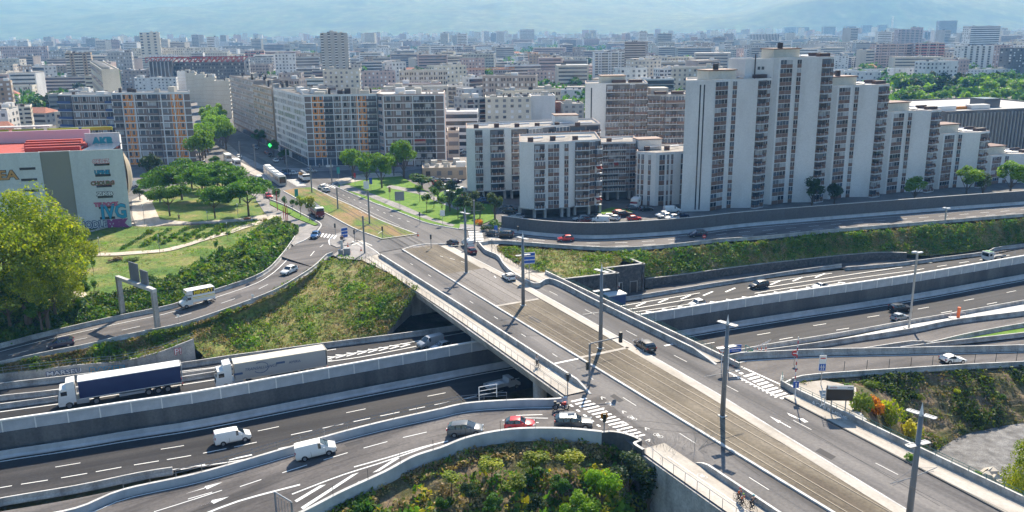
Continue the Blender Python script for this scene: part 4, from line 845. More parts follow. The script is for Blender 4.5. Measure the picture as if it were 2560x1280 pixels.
A = wpos(1462, 300, 292); ang = R(4); LB_ = lambda px: line_hit(px, A, ang)
b = Bld('apartment_slab', A, 'grey slab of stacked loggias between the tall white towers and the eight storey white complex', 'apartment block')
hS = wpos(1475, 212, 292).z; a0 = A.xy; e0 = line_hit(1515, A, ang).xy; e1 = line_hit(1618, A, ang).xy; e2 = line_hit(1725, A, ang).xy
v = A.xy.normalized()
n1 = 12; fh = hS / n1; hS2 = hS - fh * 1.6
b.walls([a0, e0, e1, e1 + v * 16, a0 + v * 16], hS, 'wall_white', 'roof_grey', cap='red_brown_edge')
b.walls([e1, e2, e2 + v * 16, e1 + v * 16], hS2, 'wall_grey', 'roof_grey', cap='red_brown_edge')
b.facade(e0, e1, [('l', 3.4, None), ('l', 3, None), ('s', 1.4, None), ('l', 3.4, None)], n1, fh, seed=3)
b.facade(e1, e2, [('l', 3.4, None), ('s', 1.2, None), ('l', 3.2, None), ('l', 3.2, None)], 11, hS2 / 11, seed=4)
b.box('wall_slot', a0.lerp(e0, .3), (.4, .12, hS - 2), ang, 'glass_dark', 1)
b.box('lift_house', e0 + v * 5 + Vector((2, 0)), (8, 6, 2.6), ang, 'wall_cream', hS); b.box('lift_house_roof', e0 + v * 5 + Vector((2, 0)), (8.6, 6.6, .25), ang, 'red_brown_edge', hS + 2.6)
b.box('lift_house', e1 + v * 7 + Vector((4, 0)), (6, 6, 2.4), ang, 'wall_beige', hS2)
for t in (.3, .7): b.box('roof_screen', e0.lerp(e1, t) + v * .5, (4.5, 1.6, 1), ang, 'dark_brown', hS + .5); b.box('roof_screen', e1.lerp(e2, t) + v * .5, (4, 1.5, 1), ang, 'dark_brown', hS2 + .5)
b.done()
def zigzag(label, D0, xs, ytop, hh, nf, depth, ang0, pats, ground=2.6, wallm='wall_white', name='apartment_block', lift=None, seed=0, ducts=True):
 """front made of faces; xs = [(px, turn offset)], pats one per face"""
 A = wpos(xs[0][0], ytop, D0); pts = []
 for px, off in xs:
  q = line_hit(px, A, ang0, ytop); v = Vector((-math.sin(ang0), math.cos(ang0)))
  q2 = A.xy + v * off; pts.append(line_hit(px, Vector((q2.x, q2.y, 0)), ang0, ytop).xy)
 v = pts[0].normalized(); b = Bld(name, pts[0], label, 'apartment block')
 back = [pts[-1] + v * depth, pts[0] + v * depth]
 b.walls(pts + back, hh, wallm, 'roof_grey', z0=ground, cap='red_brown_edge')
 fh = (hh - ground) / nf
 for i, pt in enumerate(pats):
  if pt: b.facade(pts[i], pts[i + 1], pt, nf, fh, z0=ground, seed=seed + i)
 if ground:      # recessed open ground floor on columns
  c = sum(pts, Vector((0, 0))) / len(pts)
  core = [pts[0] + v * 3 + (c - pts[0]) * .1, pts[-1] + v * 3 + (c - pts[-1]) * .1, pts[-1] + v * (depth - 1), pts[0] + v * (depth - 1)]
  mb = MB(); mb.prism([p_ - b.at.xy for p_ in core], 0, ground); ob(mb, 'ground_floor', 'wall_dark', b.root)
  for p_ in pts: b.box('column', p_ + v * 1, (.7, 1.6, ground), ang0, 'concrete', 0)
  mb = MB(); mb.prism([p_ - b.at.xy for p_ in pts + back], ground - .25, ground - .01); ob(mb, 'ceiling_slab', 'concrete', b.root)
 r = random.Random(seed); u = Vector((math.cos(ang0), math.sin(ang0)))
 if ducts:
  L = (pts[-1] - pts[0]).length
  for i in range(int(L / 6)):
   q = pts[0] + u * (3 + i * 6) + v * (3 + r.uniform(0, 2)); b.box('chimney', q, (1.4, .8, 1.2), ang0, 'dark_brown', hh)
   q2 = q + u * r.uniform(3, 5) + v * r.uniform(1, 3); mb = MB(); mb.tube([(q.x - b.at.x, q.y - b.at.y, hh + .9), (q2.x - b.at.x, q2.y - b.at.y, hh + .8)], .25, 6); ob(mb, 'duct', 'duct', b.root)
 if lift:
  q = pts[0] + u * lift[0] + v * lift[1]; b.box('lift_house', q, (7, 5, 2.8), ang0, 'wall_white', hh); b.box('lift_house_roof', q, (7.5, 5.5, .22), ang0, 'red_brown_edge', hh + 2.8)
 b.done(); return pts, v
D1 = P(1300, 548, 0).y; h1 = wpos(1300, 362, D1).z
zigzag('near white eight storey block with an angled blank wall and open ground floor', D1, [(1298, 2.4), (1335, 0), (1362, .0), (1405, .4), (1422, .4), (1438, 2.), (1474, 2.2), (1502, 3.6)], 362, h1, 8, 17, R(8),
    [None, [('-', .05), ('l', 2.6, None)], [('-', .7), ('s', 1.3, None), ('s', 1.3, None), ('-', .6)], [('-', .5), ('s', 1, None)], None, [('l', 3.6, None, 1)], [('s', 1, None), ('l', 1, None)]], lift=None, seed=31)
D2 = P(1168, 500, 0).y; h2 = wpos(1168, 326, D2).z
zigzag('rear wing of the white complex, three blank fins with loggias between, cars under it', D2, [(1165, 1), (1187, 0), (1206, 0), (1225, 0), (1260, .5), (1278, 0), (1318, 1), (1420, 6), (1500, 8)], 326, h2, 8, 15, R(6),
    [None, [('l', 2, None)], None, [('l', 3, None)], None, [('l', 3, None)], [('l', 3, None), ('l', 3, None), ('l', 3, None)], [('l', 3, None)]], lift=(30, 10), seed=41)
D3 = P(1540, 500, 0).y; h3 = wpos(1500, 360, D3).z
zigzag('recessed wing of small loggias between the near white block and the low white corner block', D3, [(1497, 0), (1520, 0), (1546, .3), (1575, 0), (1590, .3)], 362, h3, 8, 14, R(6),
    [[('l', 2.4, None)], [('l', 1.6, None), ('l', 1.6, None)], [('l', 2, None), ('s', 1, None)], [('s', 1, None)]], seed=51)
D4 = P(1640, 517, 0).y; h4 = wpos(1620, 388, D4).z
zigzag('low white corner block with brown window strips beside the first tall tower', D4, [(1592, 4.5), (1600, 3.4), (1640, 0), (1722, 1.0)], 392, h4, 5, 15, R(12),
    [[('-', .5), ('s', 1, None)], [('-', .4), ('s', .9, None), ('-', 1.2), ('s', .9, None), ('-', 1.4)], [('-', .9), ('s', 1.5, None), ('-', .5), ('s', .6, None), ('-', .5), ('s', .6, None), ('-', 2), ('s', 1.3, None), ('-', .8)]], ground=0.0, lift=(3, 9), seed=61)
gb_ang = math.atan2((P(330, 566, 0) - P(96, 560, 0)).y, (P(330, 566, 0) - P(96, 560, 0)).x)
Bc = P(330, 566, 0).xy; gh = 18.9
gu = Vector((math.cos(R(13)), math.sin(R(13)))); gv = Vector((-gu.y, gu.x)); gv = Bc.normalized()
xr = lambda px: line_hit(px, Vector((Bc.x, Bc.y, 0)), R(13), 480).xy
b = Bld('parking_building', Bc, 'grey windowless block with graffiti and a red roof terrace at the left edge', 'building')
mat('garage_wall', (.42, .44, .46), .8); mat('garage_beige', (.27, .255, .21), .8)
nmat('garage_wall2', [(.52, .54, .56), (.6, .62, .63), (.64, .66, .67)], .12, .8, .1, (1, 1, .2), fine=(2, .06))
pA, pB, pC = Bc - gu * 46, xr(113), xr(186)
gdep = 36
b.walls([pA, pB, pB + gv * .6, pC + gv * .6, pC, Bc, Bc + gv * gdep, pA + gv * gdep], gh, 'garage_wall2', 'roof_red', par=1.1, cap='concrete_white')
b.box('recessed_wall', (pB + pC) / 2 + gv * .5, ((pC - pB).length, .4, gh + 1.0), R(13), 'garage_beige', 0)
for i in range(6):
 z = 16.6 - i * 2.75; c = Bc - gu * (.42 * (Bc - pC).length + .3 * i * .2); b.box('ventilation_slot', c - gv * .02, (3.6, .1, .62), R(13), 'glass_dark', z - .6)
 b.box('ventilation_slot', pB - gu * 3.2 - gv * .02, (3.6, .1, .62), R(13), 'glass_dark', z - .9)
for i, (x, y, w) in enumerate(((17, 26, 14), (17, 20.5, 14), (16, 14.5, 15), (16.5, 8.5, 13))):
 q = Bc - gu * x + gv * y; b.box('red_beam', q, (w, 1.4, 1.3), R(13), 'roof_red', gh)
b.box('red_block', Bc - gu * 36 + gv * 6, (9, 8, 3), R(13), 'roof_red', gh)
for i in range(2): b.box('solar_panel', Bc - gu * 12.5 + gv * (11.5 + i * 6), (6, 3.6, .15), R(13), 'solar', gh + .5)
b.box('solar_panel', Bc - gu * 4.5 + gv * 7.5, (7, 13, .2), R(13), 'solar', gh + .9)
mat('pink_wall', (.66, .5, .55), .8); b.box('pink_parapet', Bc - gu * 21 + gv * 33, (26, .6, 3.2), R(13), 'pink_wall', gh); b.box('graffiti_parapet', Bc - gu * 4.6 + gv * 17, (8.6, .5, 3.6), R(13), 'wall_white', gh)
for i in range(4): b.box('green_parapet', Bc - gu * (6 + i * 9) + gv * 35.2, (8, .6, .9), R(13), 'roof_green', gh + 2.6)
b.box('glass_canopy', Bc - gu * 27 + gv * 36.5, (18, 3.4, .3), R(13), 'roof_light', gh + 4)
for i in range(7): b.box('canopy_post', Bc - gu * (19 + i * 2.7) + gv * 36.5, (.15, .15, 4), R(13), 'frame_white', gh)
mat('fabric_tan', (.42, .35, .26), .8); mb = MB(); vs = []; fs = []
for i in range(15):
 for j in range(9):
  t, s_ = i / 14, j / 8; bulge = 1.6 * math.sin(math.pi * min(1, t * 1.05)) ** .7 * math.sin(math.pi * (s_ * .9 + .05)) + .25 * math.sin(s_ * 22 + t * 3)
  vs.append(gv * (.5 + s_ * 9) .to_3d() if False else ((gv * (.3 + s_ * 9) + gu * max(.05, bulge)).x, (gv * (.3 + s_ * 9) + gu * max(.05, bulge)).y, 8 + 10.5 * t))
for i in range(14):
 for j in range(8): fs.append((i * 9 + j, i * 9 + j + 1, i * 9 + j + 10, i * 9 + j + 9))
mb.add(vs, fs); ob(mb, 'fabric_skin', 'fabric_tan', b.root, smooth=True)
GARAGE = b; b.done()
def text(s, size, m, parent, loc, ang, ext=.03, off=0., shear=0., sx=1., name='graffiti', tilt=90., roll=0.):
 cu = bpy.data.curves.new(name, 'FONT'); cu.body = s; cu.size = size; cu.extrude = ext; cu.offset = off; cu.shear = shear; cu.resolution_u = 2; cu.align_x = 'CENTER'
 t = bpy.data.objects.new('tmp', cu); me = bpy.data.meshes.new_from_object(t); bpy.data.objects.remove(t); me.materials.clear(); me.materials.append(M[m] if isinstance(m, str) else m)
 o = link(name, me, parent, loc); o.rotation_euler = (R(tilt), R(0), ang); o.scale = (sx, 1, 1); return o
mat('spray_blue', (.02, .3, .5), .6); mat('spray_black', (.02, .02, .025), .6); mat('spray_orange', (.55, .28, .08), .6); mat('spray_red', (.5, .03, .05), .6); mat('spray_green', (.03, .2, .07), .6)
mat('spray_pink', (.5, .16, .3), .6); mat('spray_purple', (.28, .06, .22), .6); mat('spray_cyan', (.04, .35, .42), .6); mat('spray_white', (.7, .7, .72), .6); mat('spray_navy', (.05, .09, .18), .6)
def onwall(x, z, o_=.06): q = Bc - gu * x - gv * o_ - b.at.xy; return (q.x, q.y, z)
b = GARAGE
cx = .42 * (Bc - pC).length
for i, (s_, m1, m2) in enumerate((('OELEZ', 'spray_red', 'spray_white'), ('UPINE', 'spray_black', 'spray_blue'), ('CHOURG', 'spray_red', 'spray_green'), ('ZKB', 'spray_black', 'spray_white'), ('TELROCK', 'spray_red', 'spray_pink'))):
 z = 16.65 - i * 2.75; x_ = cx + (.4 if s_ == 'CHOURG' else .2)
 text(s_, 1.35, m1, b.root, onwall(x_, z, .05), R(13), off=.12, sx=.95 if len(s_) > 4 else 1.5); text(s_, 1.35, m2, b.root, onwall(x_, z, .09), R(13), off=.03, sx=.95 if len(s_) > 4 else 1.5)
text('IVG', 5.0, 'spray_black', b.root, onwall(3.9, 2.5, .05), R(13), off=.24, sx=.78); text('IVG', 5.0, 'spray_blue', b.root, onwall(3.9, 2.5, .09), R(13), off=.16, sx=.78)
text('NODLE', 2.6, 'spray_navy', b.root, onwall(9.2, .15, .05), R(13), off=.2, sx=.8); text('NODLE', 2.6, 'spray_white', b.root, onwall(9.2, .15, .09), R(13), off=-.02, sx=.8)
text('MEK', 2.6, 'spray_purple', b.root, onwall(3.4, .1, .05), R(13), off=.3, sx=.9)
q = pB - gu * 9.2 - gv * .06 - b.at.xy; text('HEA', 3.1, 'spray_black', b.root, (q.x, q.y, 13.6), R(13), off=.2, sx=1.2)
q = pB - gu * 9.2 - gv * .1 - b.at.xy; text('HEA', 3.1, 'spray_orange', b.root, (q.x, q.y, 13.6), R(13), off=.08, sx=1.2)
q = Bc - gu * 4.6 + gv * 16.7 - b.at.xy; text('AKR', 2.6, 'spray_cyan', b.root, (q.x, q.y, gh + .6), R(13), off=.2);
hO = 26.5; AO = P(490, 411, 0).xy; angO = R(-1); uO = Vector((math.cos(angO), math.sin(angO))); vO = AO.normalized()
xo = lambda px: line_hit(px, Vector((AO.x, AO.y, 0)), angO, 300).xy
b = Bld('apartment_block', xo(286), 'ten storey block with orange and grey panels between white pilasters left of the avenue', 'apartment block')
eL, eR = xo(287), xo(481)
b.walls([eL, eR, eR + vO * 13, eL + vO * 13], hO, 'wall_white', 'roof_grey', cap='wall_dark')
patO = [('t', 1.9, 'mauve_panel'), ('q', 1.2, 'orange_panel'), ('q', 1.2, 'orange_panel'), ('q', 2.6, 'mauve_panel'), ('t', 2.5, 'mauve_panel'), ('q', 2.6, 'mauve_panel'), ('q', 1.4, 'orange_panel'), ('q', 1.4, 'orange_panel'), ('p', 1.3, 'mauve_panel')]
b.facade(eL, eR, patO, 10, hO / 10, seed=5); b.facade(eL, eR, [('m', 1)], 10, hO / 10)
for t in (.0, .125, .285, .455, .625, .79, .915): b.box('pilaster', eL.lerp(eR, t) - vO * .12, (.35, .35, hO), angO, 'frame_white', 0)
roofstuff(b, [eL, eR, eR + vO * 13, eL + vO * 13], hO, 9, 3); b.done()
b = Bld('apartment_block', xo(150), 'grey wing with mauve panels and blue blinds left of the orange block', 'apartment block')
wL, wM, wR = xo(150) + vO * 3, xo(186) + vO * .8, xo(286.5) + vO * .5
b.walls([wL, wM, wR, wR + vO * 12, wL + vO * 12], hO - .6, 'wall_white', 'roof_grey', cap='wall_dark')
b.facade(wL, wM, [('t', 1, 'blind_blue')], 9, (hO - .6) / 9, seed=1); b.facade(wM, wR, [('q', 1, 'mauve_panel')] * 4 + [('t', .8, 'blind_blue')], 9, (hO - .6) / 9, seed=2); b.facade(wM, wR, [('m', 1)], 9, (hO - .6) / 9)
roofstuff(b, [wL, wR, wR + vO * 12, wL + vO * 12], hO - .6, 8, 4); b.done()
hC = 27.5; K = P(772, 416, 0).xy; angF = R(2.5); uF = Vector((math.cos(angF), math.sin(angF))); vF = Vector((-uF.y, uF.x))
xc = lambda px: line_hit(px, Vector((K.x, K.y, 0)), angF, 330).xy
k1 = xc(945); back_u = Vector((math.cos(BR + math.pi), math.sin(BR + math.pi)))
hC = line_hit(765, Vector((K.x, K.y, 0)), angF, 240).z
b = Bld('apartment_block', K, 'ten storey corner block with mauve, orange and white grid where the avenue meets the junction', 'apartment block')
b.walls([K, k1, k1 + vF * 14, K + back_u * 15 + uF * 3], hC, 'wall_white', 'roof_dark', cap='wall_dark', z0=0)
nC = 10; fhC = (hC - 3.2) / nC
b.facade(K, k1, [('p', 1.5, 'mauve_panel'), ('q', 1.2, 'orange_panel'), ('q', 1.2, 'orange_panel'), ('t', 1.8, 'balcony_dark'), ('q', 1.6, 'mauve_panel'), ('q', 1.6, 'mauve_panel'), ('q', 1.4, 'mauve_panel'), ('q', 1.1, 'orange_panel'), ('q', 1, 'orange_panel'), ('t', 2, 'balcony_dark')], nC, fhC, z0=3.2, seed=8, var=(0, 0, 1, 3))
b.facade(K, k1, [('m', 1)], nC, fhC, z0=3.2); b.facade(K, k1, [('f', 3, 'spray_navy')] * 5, 1, 3.1, var=(0, 1))
for t in (0, .1, .27, .4, .52, .64, .74, .88, 1): b.box('pilaster', K.lerp(k1, t) - vF * .12, (.3, .35, hC), angF, 'frame_white', 0)
roofstuff(b, [K, k1, k1 + vF * 14, K + vF * 14], hC, 16, 9, tall=2.6); b.done()
hC2 = line_hit(1000, Vector((k1.x, k1.y, 0)), angF, 236).z
k2, k3 = xc(958) - vF * 5, xc(1116) - vF * 5; k2 = line_hit(962, Vector((k2.x, k2.y, 0)), angF, 330).xy; k3 = line_hit(1112, Vector((k2.x, k2.y, 0)), angF, 330).xy
b = Bld('apartment_block', k2, 'ten storey block with brown panels and glazed balconies behind the four round trees', 'apartment block')
b.walls([k1 + vF * 1, k2, k3, k3 + vF * 16, k1 + vF * 16], hC2, 'wall_pink', 'roof_light', cap='wall_beige')
b.facade(k1 + vF * 1, k2, [('w', 1)], 10, hC2 / 10, seed=3)
b.facade(k2, k3, [('q', 2.2, 'mauve_panel'), ('q', 2.2, 'mauve_panel'), ('q', 2.2, 'mauve_panel'), ('l', 2.6, 'balcony_dark', 1), ('l', 2.6, 'balcony_dark', 1), ('p', 1.8, 'mauve_panel')], 10, hC2 / 10, seed=6, var=(0, 1, 2)); b.facade(k2, k3, [('m', 1)], 10, hC2 / 10)
for t in (0, .48, .85, 1): b.box('pilaster', k2.lerp(k3, t) - vF * .1, (.3, .3, hC2), angF, 'frame_white', 0)
roofstuff(b, [k2, k3, k3 + vF * 14, k2 + vF * 14], hC2, 12, 10, False, tall=1.2); b.done()
ab = K + back_u * 15.2; segs = [(0, 50, hC - .3, 'wall_white', 'grey and white apartment house running back from the corner block along the avenue', 'mauve_panel', 0), (51, 38, hC - .5, 'wall_tan', 'tan apartment house in the middle of the avenue row, with small windows', 'brown_panel', .6), (90, 60, hC + 1, 'wall_mauve', 'long mauve apartment house at the far end of the avenue row', 'brown_panel', 0)]
nrm = Vector((back_u.y, -back_u.x)); nrm = -nrm if nrm.x > 0 else nrm
for s0, L_, h_, wm, lab, c1, of in segs:
 e = ab + back_u * (s0 - 15) + nrm * of; f_ = e + back_u * L_; bk = -nrm * 13
 b = Bld('apartment_house', e, lab, 'apartment block'); b.walls([f_, e, e + bk, f_ + bk], h_, wm, 'roof_dark', cap='wall_dark')
 b.facade(f_, e, [('w' if wm != 'wall_white' else 'v', 2.6)] * int(L_ / 3.0), 9, (h_ - 3) / 9, z0=3, seed=int(s0), var=(0, 0, 2, 3)); b.facade(f_, e, [('f', 4, c1)] * int(L_ / 5), 1, 3)
 roofstuff(b, [f_, e, e + bk, f_ + bk], h_, 16, int(s0) + 2, tall=2.8); b.done()
# ================================================================= THE CITY BEHIND
nmat('mountain', [(.01, .03, .02), (.04, .08, .03), (.07, .1, .05), (.02, .05, .02)], .004, .95, 0, fine=(.02, .5), fine2=(.009, .4))
WALLS = {'wall_white': 'white', 'wall_grey': 'grey', 'wall_beige': 'beige', 'wall_cream': 'cream', 'wall_mauve': 'mauve', 'wall_pink': 'pinkish', 'wall_tan': 'tan', 'wall_dark': 'dark grey'}
def winmesh(b, a, c, kind, nf, fh, z0, seed=0, wide=3.0, part='windows'):
 a = Vector((a[0], a[1])) - b.at.xy; c = Vector((c[0], c[1])) - b.at.xy; L = (c - a).length; d = (c - a) / L; nrm = Vector((d.y, -d.x)); r = random.Random(seed); mb = MB()
 def bx(x0, x1, y1, z0_, z1, mi, y0=0.):
  P4 = [a + d * x0 + nrm * y0, a + d * x1 + nrm * y0, a + d * x1 + nrm * y1, a + d * x0 + nrm * y1]
  mb.add([(p.x, p.y, z) for z in (z0_, z1) for p in P4], [(3, 2, 6, 7), (0, 3, 7, 4), (2, 1, 5, 6), (7, 6, 5, 4), (0, 1, 2, 3)], mi)
 nb = max(1, int(L / wide)); w = L / nb
 for f in range(nf):
  z = z0 + f * fh
  if kind == 'band': bx(.4, L - .4, .08, z + fh * .35, z + fh * .85, r.choice((0, 0, 3))); continue
  if kind == 'slab':
   bx(.2, L - .2, .06, z + fh * .1, z + fh * .9, 0); bx(0, L, 1.1, z - .1, z + .12, 1); bx(.1, L - .1, 1.1, z + .12, z + 1.0, 2, 1.0)
   continue
  for i in range(nb):
   x = i * w
   if kind == 'grid': bx(x + w * .3, x + w * .7, .08, z + fh * .3, z + fh * .8, r.choice((0, 3, 3, 1)))
   elif kind == 'pair': bx(x + w * .18, x + w * .42, .08, z + fh * .2, z + fh * .8, 0); bx(x + w * .55, x + w * .85, .08, z + fh * .3, z + fh * .8, r.choice((0, 2)))
   elif kind == 'strip':
    if i % 2 == 0: bx(x + w * .15, x + w * .9, .08, z + fh * .4, z + fh * .92, 0); bx(x + w * .15, x + w * .9, .1, z, z + fh * .38, 2)
   elif kind == 'balc':
    if i % 3 == 1: bx(x + w * .3, x + w * .7, .08, z + fh * .3, z + fh * .8, 0)
    else: bx(x + w * .05, x + w * .95, .05, z + fh * .1, z + fh * .85, 0); bx(x, x + w, 1.0, z - .1, z + .1, 1); bx(x, x + w, 1.0, z + .1, z + .95, 2, .9)
   elif kind == 'fin': bx(x + w * .2, x + w * .8, .08, z, z + fh, 0); bx(x - .12, x + .12, .5, z, z + fh, 1)
 o = ob(mb, part, ['glass_dark', 'frame_white', b.c2, 'glass_grey'], b.root); o['kind'] = 'stuff'; return o
OCC = []                                               # (x, y, radius) of what already stands
def free(x, y, r): return all((x - a) ** 2 + (y - b_) ** 2 > (r + c) ** 2 for a, b_, c in OCC)
def hiproof(b, pl, h, m, rise=3.0):
 q = [Vector((p[0], p[1])) - b.at.xy for p in pl]; u = q[1] - q[0]; v = q[3] - q[0]; e = .5
 un = u.normalized() * e; vn = v.normalized() * e; q = [q[0] - un - vn, q[1] + un - vn, q[2] + un + vn, q[3] - un + vn]
 a = q[0].lerp(q[3], .5) + u * .22; c = q[1].lerp(q[2], .5) - u * .22; mb = MB()
 mb.add([(p.x, p.y, h) for p in q] + [(a.x, a.y, h + rise), (c.x, c.y, h + rise)], [(0, 1, 5, 4), (1, 2, 5), (2, 3, 4, 5), (3, 0, 4), (3, 2, 1, 0)]); ob(mb, 'roof', m, b.root)
def block(x0, x1, yt, D, ang, depth, wall, kind, nf, label, roof='roof_grey', c2='brown_panel', side='grid', cat='apartment block', name='apartment_block', nroof=5, hip=False, group=None, wide=3., par=.5, cap=None, dark=True, occ=True, split=None):
 A = wpos(x0, yt, D); h = A.z; an = R(ang); B = line_hit(x1, A, an, yt); w = (B - A).xy.length; v = Vector((-math.sin(an), math.cos(an)))
 if x0 < 1280 and abs(ang) < 12: v = A.xy.normalized().lerp(v, .25).normalized()
 pl = [A.xy, B.xy, B.xy + v * depth, A.xy + v * depth]; b = Bld(name, pl[0], label, cat, group); b.c2 = c2
 if hip: b.walls(pl, h - .02, wall, roof, par=.02); hiproof(b, pl, h + .02, roof, min(3.5, depth * .25))
 else: b.walls(pl, h, wall, roof, par=par, cap=cap)
 z0 = 3.2 if nf > 3 else .5; fh = (h - z0) / nf
 winmesh(b, pl[0], pl[1], kind, nf, fh, z0, seed=int(x0), wide=wide)
 cx = (pl[0] + pl[1]) / 2
 if side and (ang > 14 or x0 > 1500): winmesh(b, pl[3], pl[0], side, nf, fh, z0, wide=4.5)
 if side and (ang < -10 or x1 < 900): winmesh(b, pl[1], pl[2], side, nf, fh, z0, wide=4.5)
 if nroof and not hip: roofstuff(b, pl, h, nroof, int(x0 * 7 + yt), dark=dark)
 if occ:
  n = max(1, int(w / depth));
  for i in range(n + 1):
   q = pl[0].lerp(pl[1], i / max(1, n)) + v * depth / 2; OCC.append((q.x, q.y, depth * .75))
 b.done(); return b, pl, h
def DB(x, yb): return P(x, yb, 0).y
